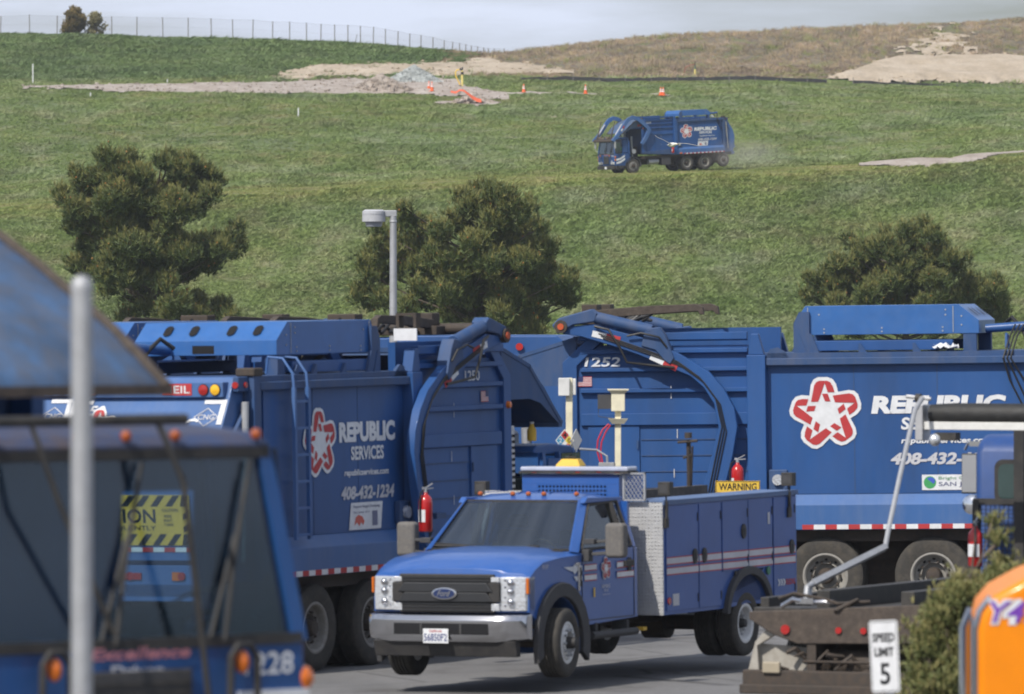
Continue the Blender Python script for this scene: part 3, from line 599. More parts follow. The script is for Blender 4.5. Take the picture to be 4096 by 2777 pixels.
    for y in (-.65,.65): P.box((3.95 if arms != 'none' else 4.3,y-.25,1.05),(4.4 if arms != 'none' else 4.6,y+.25,1.35)); P.box((3.9 if arms != 'none' else 4.24,y-.24,1.35),(4.02 if arms != 'none' else 4.32,y+.24,2.0 if y < 0 else 1.6))
    obj('cab_seats', P, SEAT, c, bevel=.04)
    P = G(); P.lathe([(.21,-.012),(.222,0),(.21,.012),(.198,0)], (0,0,0), 'x', 22, closed=True); P.tube([(0,-.2,0),(0,.2,0)], .012, 6)
    o = obj('steering_wheel', P, PLASTD, c); o.location = (4.68,.62,1.58); o.rotation_euler = (0,.9,0)
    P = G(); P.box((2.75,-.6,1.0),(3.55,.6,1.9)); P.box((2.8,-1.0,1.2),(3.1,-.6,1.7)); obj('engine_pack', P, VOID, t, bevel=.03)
    P = G(); P.tube([(3.3,.72,1.2),(3.3,.72,2.4),(3.3,.74,2.6)], .07, 14); P.tube([(3.3,.85,1.55),(3.3,1.02,1.55)], .17, 20); obj('exhaust_stack', P, STEELP, t)
    P = G(); P.box((2.76,-1.12,1.1),(2.95,-.92,2.85)); o = obj('exhaust_shield', P, ALU, t, bevel=.02)
    P = G()
    for k in range(17):
        for q in (0,1): P.box((2.78+q*.085,-1.124,1.5+k*.075),(2.85+q*.085,-1.12,1.535+k*.075))
    obj('shield_slots', P, VOID, o)
    P = G(); P.lathe([(.12,2.6),(.12,2.9)], (3.5,-.5,0), 'z', 16); obj('air_intake', P, GREYT, t)
    return t
def driver(loc, heading, label, parent=None):
    t = thing('person', label, 'person', loc, (0,0,heading))
    bm = bmesh.new(); sk = bm.verts.layers.skin.verify()
    pts = {'pel':((0,0,0),.15),'sp':((-.02,0,.22),.14),'ch':((0,0,.42),.165),'nk':((.02,0,.60),.06),'hd0':((.03,0,.68),.075),
           'sl':((0,.19,.50),.07),'el':((.16,.25,.26),.05),'wl':((.38,.16,.28),.036),'sr':((0,-.19,.50),.07),'er':((.16,-.25,.26),.05),'wr':((.38,-.16,.28),.036),
           'kl':((.42,.14,.02),.085),'fl':((.46,.14,-.40),.055),'kr':((.42,-.14,.02),.085),'fr':((.46,-.14,-.40),.055)}
    V = {k: bm.verts.new(p) for k, (p, r) in pts.items()}
    for a, b in (('pel','sp'),('sp','ch'),('ch','nk'),('nk','hd0'),('ch','sl'),('sl','el'),('el','wl'),('ch','sr'),('sr','er'),('er','wr'),('pel','kl'),('kl','fl'),('pel','kr'),('kr','fr')): bm.edges.new((V[a], V[b]))
    bm.verts.ensure_lookup_table()
    for k, (p, r) in pts.items(): V[k][sk].radius = (r, r)
    V['pel'][sk].use_root = True
    me = bpy.data.meshes.new('body'); bm.to_mesh(me); bm.free(); me.materials.append(VEST)
    o = bpy.data.objects.new('body', me); COL.objects.link(o); o.parent = t; o.modifiers.new('skin', 'SKIN'); m = o.modifiers.new('sub', 'SUBSURF'); m.levels = 1; m.render_levels = 1
    g = G(); g.sph((.04,0,.78), .105, 14, 1.22); g.sph((.15,0,.77), .018, 8); g.sph((.04,.105,.77), .022, 8); g.sph((.04,-.105,.77), .022, 8); g.tube([(.03,0,.6),(.03,0,.72)], .055, 10); hd = obj('head', g, SKIN, t)
    g = G(); g.lathe([(.112,.82),(.11,.87),(.08,.92),(.02,.945)], (.02,0,0), 'z', 16); obj('hair', g, HAIR, hd)
    g = G(); 
    for y in (-.035,.035): g.sph((.137,y,.80), .011, 8)
    g.box((.14,-.03,.715),(.147,.03,.722)); obj('face_features', g, HAIR, hd)
    for s in (1, -1):
        g = G(); g.sph((.42,.15*s,.28), .042, 10, .6)
        for k in range(4): L = (.055,.07,.075,.065)[k]; g.tube([(.44,(.12+.02*k)*s,.285),(.44+L*.6,(.12+.02*k)*s,.285),(.44+L*.8,(.12+.02*k)*s,.25),(.44+L*.55,(.12+.02*k)*s,.225)], .0095, 6)
        g.tube([(.41,.115*s,.28),(.45,.09*s,.27),(.475,.095*s,.245)], .011, 6); obj('hand', g, SKIN, t)
    return t
# ------------------------------------------------------------------ blue service pickup (x forward from the front axle, y left)
def pickup(loc, rot):
    t = thing('service_truck', 'blue service pickup with utility box body parked in the middle of the yard', 'truck', loc, rot)
    # body of the cab: side outline lofted across the width
    ax, az, ar = .02, .40, .52
    arch = [(ax+ar*math.cos(a), az+ar*math.sin(a)) for a in np.linspace(PI-(-.30), .30, 15)]
    outl = [(-2.08,.60),(-2.08,1.43),(-1.5,1.435),(-.95,1.43),(-.40,1.43),(0,1.42),(.45,1.385),(.80,1.31),(.96,1.23),(1.00,1.12),(1.00,.78),(.62,.62)]
    low = [(-.60,.56)]
    base = outl + arch[::-1] + low
    rings = []
    for y in (-.985,-.96,-.90,-.72,-.62,-.35,0,.35,.62,.72,.90,.96,.985):
        k = abs(y)/.985; ring = []
        for i, (x, z) in enumerate(base):
            xx, zz = x, z
            if x > .6 and i < 12: xx = x-.12*k**4
            if 4 <= i <= 8: zz = z+.05*(1-min(1,(k/.72))**6) - .05*max(0, (k-.9)/.1)
            if 1 <= i <= 3: zz = z-.02*max(0,(k-.93)/.07)
            ring.append((xx, y, zz))
        rings.append(ring)
    g = G().loft(rings); body = obj('cab_body', g, FBLUE, t, bevel=.018, ang=28, seg=2)
    # inner wheel wells
    for s in (1, -1):
        g = G(); a1 = [(ax+(ar+.005)*math.cos(a), az+(ar+.005)*math.sin(a)) for a in np.linspace(-.25, PI+.25, 17)]; a2 = [(ax+(ar+.20)*math.cos(a), az+(ar+.17)*math.sin(a)) for a in np.linspace(PI+.36, -.32, 17)]
        g.prism(a1+a2, .965*s, 1.035*s); obj('fender_flare', g, PLAST, t, bevel=.015)
        g = G(); g.prism([(-.72,.30),(-.55,.30),(-.46,.55),(-.62,.58)], .93*s, 1.0*s); obj('mud_flap', g, PLAST, t)
        g = G(); g.tube([(-.75,1.02*s,.44),(-1.95,1.02*s,.44)], .045, 10); g.box((-.95,.8*s,.45),(-.9,1.0*s,.58)); g.box((-1.8,.8*s,.45),(-1.75,1.0*s,.58)); obj('running_board', g, PLAST, t)
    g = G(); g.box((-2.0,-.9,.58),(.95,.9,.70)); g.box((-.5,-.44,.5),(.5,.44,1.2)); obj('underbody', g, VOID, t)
    # greenhouse
    rp = [(-1.02,1.965),(-1.20,2.03),(-1.45,2.065),(-1.80,2.055),(-2.05,2.01),(-2.05,1.965)]
    rings = []
    for y in (-.80,-.74,-.60,-.2,.2,.60,.74,.80):
        k = abs(y)/.8; rings.append([(x-.05*k**3*(1 if x > -1.3 else 0), y, z-(.075*k**5 if z > 1.97 else 0)) for x, z in rp])
    g = G().loft(rings); roof = obj('roof', g, FBLUE, t, bevel=.012, ang=40)
    g = G()
    for y in (-.62,-.2,.2,.62): g.box((-1.95,y-.008,2.062),(-1.35,y+.008,2.070))
    obj('roof_ribs', g, FBLUE, roof)
    for s in (1, -1):
        g = G(); g.loft([[( -.36,.93*s,1.42),(-.50,.985*s,1.40),(-.58,.96*s,1.43),(-.44,.88*s,1.44)], [(-1.02,.74*s,1.975),(-1.13,.80*s,1.96),(-1.16,.77*s,2.0),(-1.06,.71*s,2.0)]]); obj('windshield_pillar', g, FBLUE, t, bevel=.012)
        g = G(); g.prism([(-1.02,1.955),(-2.06,1.955),(-2.06,2.0),(-1.1,2.02)], .74*s, .815*s); g.loft([[(-1.98,.975*s,1.42),(-2.08,.975*s,1.42),(-2.08,.90*s,1.42),(-1.98,.90*s,1.42)],[(-1.90,.81*s,1.97),(-2.06,.81*s,1.97),(-2.06,.74*s,1.97),(-1.90,.74*s,1.97)]]); obj('door_frame', g, FBLUE, t, bevel=.01)
        # window and rubber
        def tw(x, z, o=0): k = (z-1.42)/.54; return (x, (.965-.165*k+o)*s, z)
        g = G(); g.add([tw(-.62,1.44),tw(-1.12,1.93),tw(-1.90,1.95),tw(-1.96,1.44)], [(0,1,2,3)]); obj('side_window', g, GLASSD, t)
        g = G(); 
        pts = [tw(-.62,1.44,.006),tw(-1.12,1.935,.006),tw(-1.90,1.955,.006),tw(-1.965,1.44,.006)]
        for a, b in zip(pts, pts[1:]+pts[:1]): g.beam(a, b, .022, .028)
        g.beam(tw(-1.72,1.45,.004), tw(-1.68,1.94,.004), .03, .09); obj('window_seal', g, PLASTD, t)
        g = G(); g.box((-.575,.985*s,.62),(-.567,.992*s,1.42)); g.box((-1.985,.985*s,.62),(-1.977,.992*s,1.42)); g.box((-1.98,.985*s,.617),(-.57,.992*s,.625)); obj('door_gap', g, PLASTD, t)
        g = G(); g.box((-1.92,.985*s,1.20),(-1.68,1.03*s,1.27)); g.box((-1.90,.985*s,1.14),(-1.80,1.0*s,1.30)); obj('door_handle', g, PLASTD, t, bevel=.012)
        # mirror
        g = G(); g.box((-.74,.98*s,1.50),(-.62,1.12*s,1.56)); g.tube([(-.68,1.0*s,1.52),(-.74,1.30*s,1.54)], .022, 8); g.tube([(-.68,1.0*s,1.38),(-.74,1.30*s,1.40)], .022, 8); g.box((-.72,.97*s,1.30),(-.60,1.06*s,1.44)); mi = obj('side_mirror', g, PLAST, t, bevel=.01)
        g = G(); g.box((-.84,1.22*s,1.34),(-.68,1.46*s,1.74)); obj('mirror_shell', g, mat('dusty_plastic', (.10,.098,.10), .8, dust=.4, scale=14), mi, bevel=.045, seg=3)
        g = G(); g.box((-.845,1.25*s,1.38),(-.842,1.43*s,1.70)); obj('mirror_glass', g, MIRR, mi)
    g = G(); n = 9; top = []; bot = []
    for i in range(n):
        k = -1+2*i/(n-1); bot.append((-.37-.10*k*k*1.2, k*.90, 1.435)); top.append((-1.03-.05*k*k, k*.735, 1.975))
    g.loft([bot, top], caps=False, closed=False); obj('windshield', g, GLASSW, t, ang=60)
    g = G()
    for i in range(n-1): g.beam(bot[i], bot[i+1], .06, .035); g.beam(top[i], top[i+1], .02, .035)
    g.beam(bot[0], top[0], .03, .03); g.beam(bot[-1], top[-1], .03, .03); g.box((-.44,-.86,1.40),(-.30,.86,1.432)); obj('windshield_seal', g, PLASTD, t)
    g = G()
    for y0 in (.55,-.25): g.tube([(-.40,y0,1.45),(-.46,y0-.25,1.475),(-.50,y0-.68,1.475)], .013, 6); g.beam((-.45,y0-.05,1.47),(-.53,y0-.68,1.50),.02,.03)
    obj('wiper', g, PLASTD, t)
    g = G(); g.box((-2.02,-.78,1.45),(-2.0,.78,1.92)); g.box((-2.06,-.9,1.40),(-2.0,.9,1.50)); g.box((-2.06,-.8,1.9),(-2.0,.8,2.0)); g.box((-2.06,-.9,1.45),(-2.0,-.62,1.95)); g.box((-2.06,.62,1.45),(-2.0,.9,1.95)); obj('cab_rear', g, FBLUE, t); g = G(); g.box((-2.04,-.62,1.48),(-2.03,.62,1.92)); obj('rear_window', g, glass('rear_tint', (.06,.08,.09), .04), t)
    g = G(); g.box((-.55,-.85,1.25),(-.35,.85,1.40)); 
    for y in (-.4,.4): g.box((-1.75,y-.26,.95),(-1.2,y+.26,1.15)); g.box((-1.85,y-.25,1.1),(-1.68,y+.25,1.62)); g.box((-1.84,y-.12,1.64),(-1.72,y+.12,1.80))
    g.box((-1.9,-.9,.7),(-.4,.9,.8)); obj('cab_seats', g, SEAT, t, bevel=.05)
    g = G(); g.lathe([(.19,-.014),(.204,0),(.19,.014),(.176,0)], (0,0,0), 'x', 22, closed=True); g.tube([(0,-.18,0),(0,.18,0)], .014, 6); g.tube([(0,0,0),(.25,0,0)], .03, 8)
    o = obj('steering_wheel', g, PLASTD, t); o.location = (-.78,.40,1.38); o.rotation_euler = (0,.45,0)
    for y in (-.62,-.20,0,.20,.62):
        g = G(); g.sph((-1.22,y,2.055), .032, 10, .9); obj('roof_marker', g, mat('smoky_amber', (.38,.09,.02), .35), roof)
    # front end
    g = G(); g.box((.97,-.60,.775),(1.03,.60,1.215)); gr = obj('grille', g, PLASTD, t, bevel=.015)
    g = G()
    for z, h in ((1.17,.018),(1.135,.014),(.80,.014),(.835,.014),(.87,.016)): g.box((1.03,-.56,z),(1.045,.56,z+h))
    obj('grille_slats', g, mat('grille_grey', (.024,.025,.028), .45), gr)
    for z in (.905, 1.015):
        g = G(); g.prism([(-.60,z),(-.52,z+.105),(.52,z+.105),(.60,z),(.52,z-.005),(-.52,z-.005)], 1.02, 1.075, 'yz'); obj('grille_bar', g, mat('grille_grey', (.024,.025,.028), .45), gr, bevel=.012)
    for s in (1,-1):
        g = G(); g.box((1.0,.54*s,.90),(1.055,.68*s,1.12)); obj('grille_vent', g, PLASTD, gr, bevel=.01)
    g = G(); e = [(.165*math.cos(a),.072*math.sin(a)) for a in np.linspace(0,2*PI,33)[:-1]]
    g.loft([[(1.07,y,.995+z) for y,z in e],[(1.10,y*.97,.995+z*.95) for y,z in e],[(1.105,y*.84,.995+z*.78) for y,z in e]]); em = obj('oval_emblem', g, CHROME, gr, ang=50)
    g = G(); g.loft([[(1.106,y*.82,.995+z*.76) for y,z in e],[(1.110,y*.80,.995+z*.74) for y,z in e]]); em2 = obj('emblem_face', g, mat('emblem_blue', (.01,.025,.10), .3, coat=.6), gr)
    text(Fr((1.111,0,.995),(0,1,0),(0,0,1)), 'Ford', -.085, -.032, .17, .07, CHROME, gr, .002, shear=.4)
    for s in (1, -1):
        g = G(); C = lambda y: 1.012-.12*(abs(y)/.985)**4+.012
        ys = [.60,.66,.72,.80,.88,.95]; L = []
        prof = lambda y: ((.80,1.19) if y > .655 else None)
        rings = []
        for y in [.665,.72,.78,.84,.90,.955,.985]:
            xf = C(y)- (.05 if y > .98 else 0); rings.append([(xf-.10-(.05 if y > .9 else 0), y*s, .795),(xf,y*s,.80),(xf+.01,y*s,.99),(xf-.005,y*s,1.18),(xf-.12-(.05 if y > .9 else 0),y*s,1.195)])
        g.loft(rings)
        g.box((.99,.565*s,1.125),(1.035,.67*s,1.185)); g.box((.99,.565*s,.80),(1.035,.67*s,.885)); hl = obj('headlight', g, LCLR, t, bevel=.008)
        g = G()
        for zz in (.90,1.02,1.12): g.sph((1.0,.80*s,zz), .042, 12)
        for zz in (.86,.95,1.07,1.15): g.sph((.985,.73*s,zz), .018, 8)
        obj('reflector_bowl', g, CHROME, hl)
        g = G(); g.box((.875,.965*s,.99),(.93,.995*s,1.17)); obj('amber_marker', g, LAMB, hl, bevel=.01)
        g = G(); g.box((1.0,.45*s,.50),(1.08,.52*s,.60)); g.sph((1.04,.36*s,.55), .05, 10); obj('tow_hook', g, DARK, t)
        # fender badge and stripes
        fr = Fr((0,.9935*s,0), (-s,0,0), (0,0,1)); sg = 1 if s > 0 else -1
        def R_(x0, x1, z0, z1, h, g): 
            a, b = sorted((-s*x0, -s*x1)); frect(g, fr, a, z0, b, z1, h)
        g = G()
        for z in (1.20, 1.085):
            R_(-.62,-.95,z,z+.055,.003,g); R_(-1.50,-1.96,z,z+.055,.003,g); R_(-.45,-.56,z,z+.055,.003,g)
        fpoly(g, fr, [(-s*-.06,1.255),(-s*-.45,1.255),(-s*-.45,1.20),(-s*-.28,1.20)][::sg], .003)
        fpoly(g, fr, [(-s*-.33,1.14),(-s*-.45,1.14),(-s*-.45,1.085),(-s*-.40,1.085)][::sg], .003)
        obj('door_stripes', g, WHITE, t)
        g = G()
        for z in (1.20, 1.085):
            for dz in (-.012, .055): R_(-.62,-.95,z+dz,z+dz+.010,.004,g); R_(-1.50,-1.96,z+dz,z+dz+.010,.004,g)
        obj('stripe_edges', g, RED, t)
        star(fr, -s*-1.20, 1.20, .125, t, .004)
        text(fr, 'REPUBLIC', -s*-1.20-.11, .975, .22, .04, GREYT, t, .004); text(fr, 'SERVICES', -s*-1.20-.06, .935, .12, .022, GREYT, t, .004)
        text(fr, 'republicservices.com', -s*-1.20-.10, .89, .20, .018, GREYT, t, .004)
        g = G(); R_(-.86,-.90,.88,.99,.004,g); obj('warning_sticker', g, YSIGN, t)
        text(fr, '9137', -s*.42-.08, 1.255, .16, .05, GREYT, t, .004)
        g = G(); fpoly(g, fr, [(-s*-.36+.055*math.cos(a), 1.225+.055*math.sin(a)) for a in np.linspace(0,2*PI,21)[:-1]], .006); obj('round_sticker', g, WHITE, t)
        g = G(); g.box((-.49,.985*s,.97),(-.44,1.005*s,1.30)); g.box((-.50,.985*s,1.26),(-.38,1.005*s,1.30)); bd = obj('fender_badge', g, CHROME, t, bevel=.006)
        g = G(); g.box((-.515,.985*s,1.02),(-.49,1.009*s,1.24)); obj('badge_inlay', g, PLASTD, bd)
    # bumper
    pr = [(1.02,.765),(1.17,.755),(1.21,.70),(1.20,.53),(1.16,.45),(1.02,.43)]
    rings = []
    for y in (-1.0,-.985,-.93,-.82,-.66,.66,.82,.93,.985,1.0):
        k = abs(y); rings.append([(x-.20*max(0,(k-.66)/.34)**2, y, z+(.035*max(0,(k-.7)/.3) if z < .6 else 0)) for x, z in pr])
    g = G().loft(rings); bu = obj('front_bumper', g, CHROME, t, bevel=.012, ang=45)
    g = G(); g.box((1.19,-.60,.535),(1.214,.60,.665)); obj('bumper_opening', g, VOID, bu, bevel=.02)
    g = G()
    for y in (-.25,.25): g.box((1.214,y-.012,.54),(1.222,y+.012,.66))
    obj('opening_posts', g, PLAST, bu)
    g = G(); g.prism([(.95,.45),(1.12,.46),(1.06,.28),(.95,.28)], -.90, .90); obj('air_dam', g, PLASTD, t, bevel=.01)
    fr = Fr((1.228,0,0),(0,1,0),(0,0,1)); g = G(); g.box((1.215,-.22,.435),(1.228,.10,.60)); pl = obj('licence_plate', g, WHITE, bu, bevel=.004)
    text(fr, '56850F2', -.205, .46, .29, .085, mat('plate_blue', (.015,.03,.16), .5), t, .003, name='plate_number'); text(fr, 'California', -.14, .562, .16, .028, RED, t, .003, shear=.3)
    # wheels
    for s in (1, -1):
        wheel(t, .02, .95*s, .40, .40, .27, s, RIMW, dish=-.005, nut=10, hubr=.07, steer=.10)
        wheel(t, -4.76, 1.06*s, .395, .395, .23, s, RIMW, dish=.10, nut=10, hubr=.06); wheel(t, -4.76, .76*s, .395, .395, .23, s, RIMW, dish=.10, nut=10, hubr=.06)
    g = G()
    for y in (-.42,.42): g.box((-6.1,y-.04,.55),(.9,y+.04,.75))
    g.cyl((.02,0,.4), .06, -.9, .9, 'y'); g.cyl((-4.76,0,.4), .09, -.9, .9, 'y'); g.tube([(-4.76,-.15,.4),(-4.76,.15,.4)], .2, 14); g.box((-3.6,-.9,.45),(-2.7,-.45,.72)); g.tube([(-2,.1,.5),(-4.7,.1,.45)], .04, 8); obj('chassis', g, GREASE, t)
    g = G(); g.box((-2.3,.9,.43),(-2.2,1.0,.47)); obj('tow_strap', g, YEL, t)
    # utility box body
    zt, zb = 1.92, .60
    for s in (1, -1):
        wa = [(-4.78+.60*math.cos(a), .48+.50*math.sin(a)) for a in np.linspace(PI, 0, 17)]
        ol = [(-2.40,zb),(-2.40,zt),(-6.26,zt),(-6.26,zb)]+[(-5.38,zb)]+[(a,max(b,zb)) for a,b in wa[::-1] if b > zb]+[(-4.18,zb)]
        g = G(); g.prism(ol, .70*s, 1.175*s); ub = obj('box_body', g, FBLUE if False else mat('service_blue', (.009,.072,.30), .35, dust=.10, coat=.4, scale=1.2, dustcol=(.18,.18,.2)), t)
        SB = MATS['service_blue']
        g = G(); g.box((-6.28,.68*s,zt),(-2.38,1.20*s,zt+.025)); g.box((-6.28,1.175*s,zt-.03),(-2.38,1.20*s,zt)); obj('box_lid', g, mat('lid_blue', (.07,.14,.30), .45, dust=.2), t, bevel=.004)
        for x0, x1, z0 in ((-2.46,-3.36,.64),(-3.39,-4.02,.64),(-4.06,-4.80,1.04),(-4.82,-5.52,1.04),(-5.56,-6.20,.64)):
            g = G(); g.box((x0,1.176*s,z0),(x1,1.187*s,zt-.05)); d = obj('compartment_door', g, SB, t, bevel=.004)
            hx = {-2.46:-3.25,-3.39:-3.52,-4.06:-4.66,-4.82:-5.4,-5.56:-6.08}[x0]; hz = 1.50 if x0 in (-4.06,) else 1.26
            if x0 != -4.82:
                g = G(); el = [(hx+.065*math.cos(a), hz+.088*math.sin(a)) for a in np.linspace(0,2*PI,21)[:-1]]; g.prism(el, 1.187*s, 1.205*s); hd = obj('paddle_latch', g, DARK, d)
                g = G(); g.box((hx-.02,1.205*s,hz-.05),(hx+.02,1.212*s,hz+.04)); obj('latch_paddle', g, PLAST, d)
            g = G(); g.box((x1+.01,1.187*s,z0+.08),(x1+.025,1.196*s,z0+.18)); g.box((x1+.01,1.187*s,zt-.25),(x1+.025,1.196*s,zt-.15)); obj('hinge', g, DARK, d)
        fr = Fr((0,1.1875*s,0), (-s,0,0), (0,0,1)); g = G(); e = G()
        for z in (1.195, 1.075):
            for x0, x1 in ((2.46,3.36),(3.39,4.02),(4.06,4.80),(4.82,5.52),(5.56,6.20)):
                a, b = sorted((s*x0, s*x1)); frect(g, fr, a, z, b, z+.068, .003); frect(e, fr, a, z-.012, b, z, .004); frect(e, fr, a, z+.068, b, z+.08, .004)
        obj('box_stripes', g, GREYT, t); obj('stripe_edges', e, RED, t)
        g = G(); a1 = [(-4.78+.61*math.cos(a), .48+.50*math.sin(a)) for a in np.linspace(.1, PI-.1, 17)]; a2 = [(-4.78+.70*math.cos(a), .48+.60*math.sin(a)) for a in np.linspace(PI-.1, .1, 17)]; g.prism(a1+a2, 1.15*s, 1.235*s); obj('wheel_arch_trim', g, PLAST, t, bevel=.01)
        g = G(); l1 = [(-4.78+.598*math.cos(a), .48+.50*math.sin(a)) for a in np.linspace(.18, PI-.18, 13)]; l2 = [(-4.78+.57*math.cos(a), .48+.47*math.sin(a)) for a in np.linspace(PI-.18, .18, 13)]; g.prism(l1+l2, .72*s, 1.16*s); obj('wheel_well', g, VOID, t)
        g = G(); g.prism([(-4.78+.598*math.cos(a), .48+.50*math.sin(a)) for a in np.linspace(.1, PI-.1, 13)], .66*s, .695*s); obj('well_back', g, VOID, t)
        g = G(); g.cyl((-5.38,1.187*s,1.0), .05, 0, .015*s, 'y', 18); obj('fuel_cap', g, mat('cap_green', (.02,.16,.08), .5), t)
        g = G(); g.cyl((-4.42,1.187*s,1.0), .035, 0, .015*s, 'y', 14); g.cyl((-2.52,1.187*s,.72), .0, 0, 0, 'y', 3); obj('lock', g, DARK, t)
        g = G(); g.cyl((-2.52,1.187*s,.76), .045, 0, .012*s, 'y', 14); obj('side_reflector', g, LRED, t)
        g = G(); frect(g, fr, min(-s*-2.62,-s*-2.80), .70, max(-s*-2.62,-s*-2.80), .84, .004); frect(g, fr, min(-s*-5.38,-s*-5.44), 1.56, max(-s*-5.38,-s*-5.44), 1.70, .004); obj('info_sticker', g, GREYT, t)
        g = G()
        for k in range(3):
            x = 5.66+.075*k; fpoly(g, fr, [(s*x,.80),(s*(x+.04),.80),(s*(x+.08),.84),(s*(x+.04),.88),(s*x,.88),(s*(x+.04),.84)][::sg if False else 1], .005)
        obj('chevrons', g, WHITE, t)
        text(fr, 'READING', (s*5.90 if s > 0 else s*6.18), .805, .28, .07, RED, t, .005, off=.02)
        # work lights
        for x in (-2.44, -6.0):
            g = G(); g.box((x-.02,1.19*s,1.70),(x+.02,1.22*s,1.93)); g.box((x-.05,1.19*s,1.62),(x+.05,1.215*s,1.74)); wl = obj('lamp_bracket', g, DARK, t, bevel=.005)
            g = G(); g.tube([(x,1.2*s,1.92),(x,1.2*s,2.0)], .012, 6); g.box((x-.06,1.12*s,2.0),(x+.06,1.27*s,2.16)); obj('work_lamp', g, DARK, wl, bevel=.02)
            g = G(); g.box((x+.06,1.14*s,2.03),(x+.064,1.25*s,2.13)); obj('lamp_lens', g, PLAST, wl)
    g = G(); g.box((-2.397,-1.178,zb),(-2.380,1.178,zt)); fp = obj('diamond_plate_panel', g, DIAM, t)
    g = G(); g.box((-6.26,-.70,.78),(-2.40,.70,.86)); g.box((-6.24,-.7,.8),(-6.2,.7,1.3)); g.box((-2.6,-.7,.86),(-2.42,.7,1.9)); obj('bed_floor', g, GREASE, t)
    g = G(); g.box((-6.45,-1.1,.55),(-6.26,1.1,.68)); obj('rear_bumper', g, DARK, t)
    # perforated rack box behind the cab
    for s in (0,):
        g = G(); g.box((-2.34,-.60,1.94),(-2.30,.66,1.985)); g.box((-2.34,-.60,2.13),(-2.30,.66,2.25)); g.box((-2.34,-.60,1.985),(-2.30,-.40,2.13)); g.box((-2.34,.50,1.985),(-2.30,.66,2.13))
        g.box((-2.95,-.60,1.94),(-2.34,-.57,2.25)); g.box((-2.95,.63,1.94),(-2.34,.66,2.25)); g.box((-2.95,-.6,2.22),(-2.3,.66,2.25)); rk = obj('headache_rack', g, FBLUE, t, bevel=.003)
        # perforated strip: a plate with round black holes cut through as rings
        pf = G(); nx, nz = 19, 3; x0, z0, dx, dz = -.40, 1.985, .90/19, .145/3
        for i in range(nx):
            for j in range(nz):
                cy_, cz_ = x0+dx*(i+.5), z0+dz*(j+.5); o8 = []; o4 = []
                for k in range(8):
                    a = 2*PI*(k+.5)/8; o8.append((-2.300, cy_+.0155*math.cos(a), cz_+.0155*math.sin(a)))
                    c_, q_ = math.cos(a), math.sin(a); m_ = max(abs(c_), abs(q_)); o4.append((-2.300, cy_+dx/2*c_/m_, cz_+dz/2*q_/m_))
                corners = [(-2.3, cy_+dx/2*u, cz_+dz/2*v) for u, v in ((1,1),(-1,1),(-1,-1),(1,-1))]
                b = len(pf.v); pf.v += o8+o4+corners
                for k in range(8): pf.f.append((b+k, b+(k+1)%8, b+8+(k+1)%8, b+8+k))
                for q in range(4): pf.f.append((b+8+2*q, b+8+(2*q+1), b+16+q))
        obj('perforated_panel', pf, FBLUE, rk)
        g = G(); g.box((-2.9,-.55,1.96),(-2.36,.6,2.21)); obj('rack_interior', g, VOID, rk)
    g = G(); g.box((-2.55,-.62,2.262),(-2.25,.80,2.285)); obj('light_bar_base', g, DARK, t)
    g = G(); g.box((-2.54,-.61,2.285),(-2.26,.79,2.34)); lb = obj('light_bar', g, mat('light_bar_lens', (.42,.45,.55), .15, coat=.6, bump=.4, bscale=18), t, bevel=.02)
    g = G()
    for y in (-.42,-.1,.15,.42,.66):
        for z in (2.255,): g.box((-2.26,y-.03,2.268),(-2.25,y+.03,2.283))
    obj('warning_flasher', g, LRED, lb)
    g = G(); g.box((-2.34,.70,1.94),(-2.31,.72,2.27)); g.box((-2.34,.97,1.94),(-2.31,.99,2.27)); g.box((-2.34,.70,2.25),(-2.31,.99,2.27)); g.box((-2.34,.70,1.94),(-2.31,.99,1.96))
    for k in range(-3, 6):
        for sg_ in (1, -1):
            pts = []
            a0 = .72+k*.05
            for q in (0,1):
                zz = 1.96+q*.29; yy = a0+q*.20 if sg_ > 0 else a0+.20-q*.20; pts.append((yy, zz))
            (ya, za), (yb_, zb_) = pts
            # clip to the frame
            def cl(ya, za, yb_, zb_):
                if ya > yb_: ya, za, yb_, zb_ = yb_, zb_, ya, za
                lo_, hi_ = .72, .97
                if yb_ <= lo_ or ya >= hi_: return None
                m_ = (zb_-za)/(yb_-ya)
                if ya < lo_: za += m_*(lo_-ya); ya = lo_
                if yb_ > hi_: zb_ -= m_*(yb_-hi_); yb_ = hi_
                return ya, za, yb_, zb_
            r_ = cl(ya, za, yb_, zb_)
            if r_: g.tube([(-2.325,r_[0],r_[1]),(-2.325,r_[2],r_[3])], .004, 5)
    obj('mesh_guard', g, STEELP, t)
    g = G(); g.box((-2.42,-1.16,1.94),(-2.38,-.66,2.05)); g.box((-2.36,-1.15,1.93),(-2.3,-.66,1.95)); obj('plate_rail', g, DIAM, t)
    # hoist post and things in the bed
    g = G(); g.tube([(-5.35,.16,.9),(-5.15,.26,2.2),(-5.10,.28,2.58)], .028, 10); g.tube([(-5.3,.20,1.6),(-5.08,.34,2.5)], .014, 8); g.tube([(-5.12,.20,2.36),(-5.12,.31,2.40)], .016, 8); g.tube([(-5.05,.16,2.55),(-5.05,.42,2.57)], .016, 8); g.cyl((-5.05,.30,2.60), .045, 0, .07, 'z'); hj = obj('jack_post', g, GREASE, t)
    g = G(); g.box((-5.6,.2,1.5),(-3.6,.3,2.02)); obj('bed_board', g, mat('dark_board', (.05,.045,.045), .8, dust=.3), t)
    g = G(); g.box((-2.8,.1,1.6),(-2.66,.55,2.08)); obj('tool_box', g, DARK, t, bevel=.01)
    return t

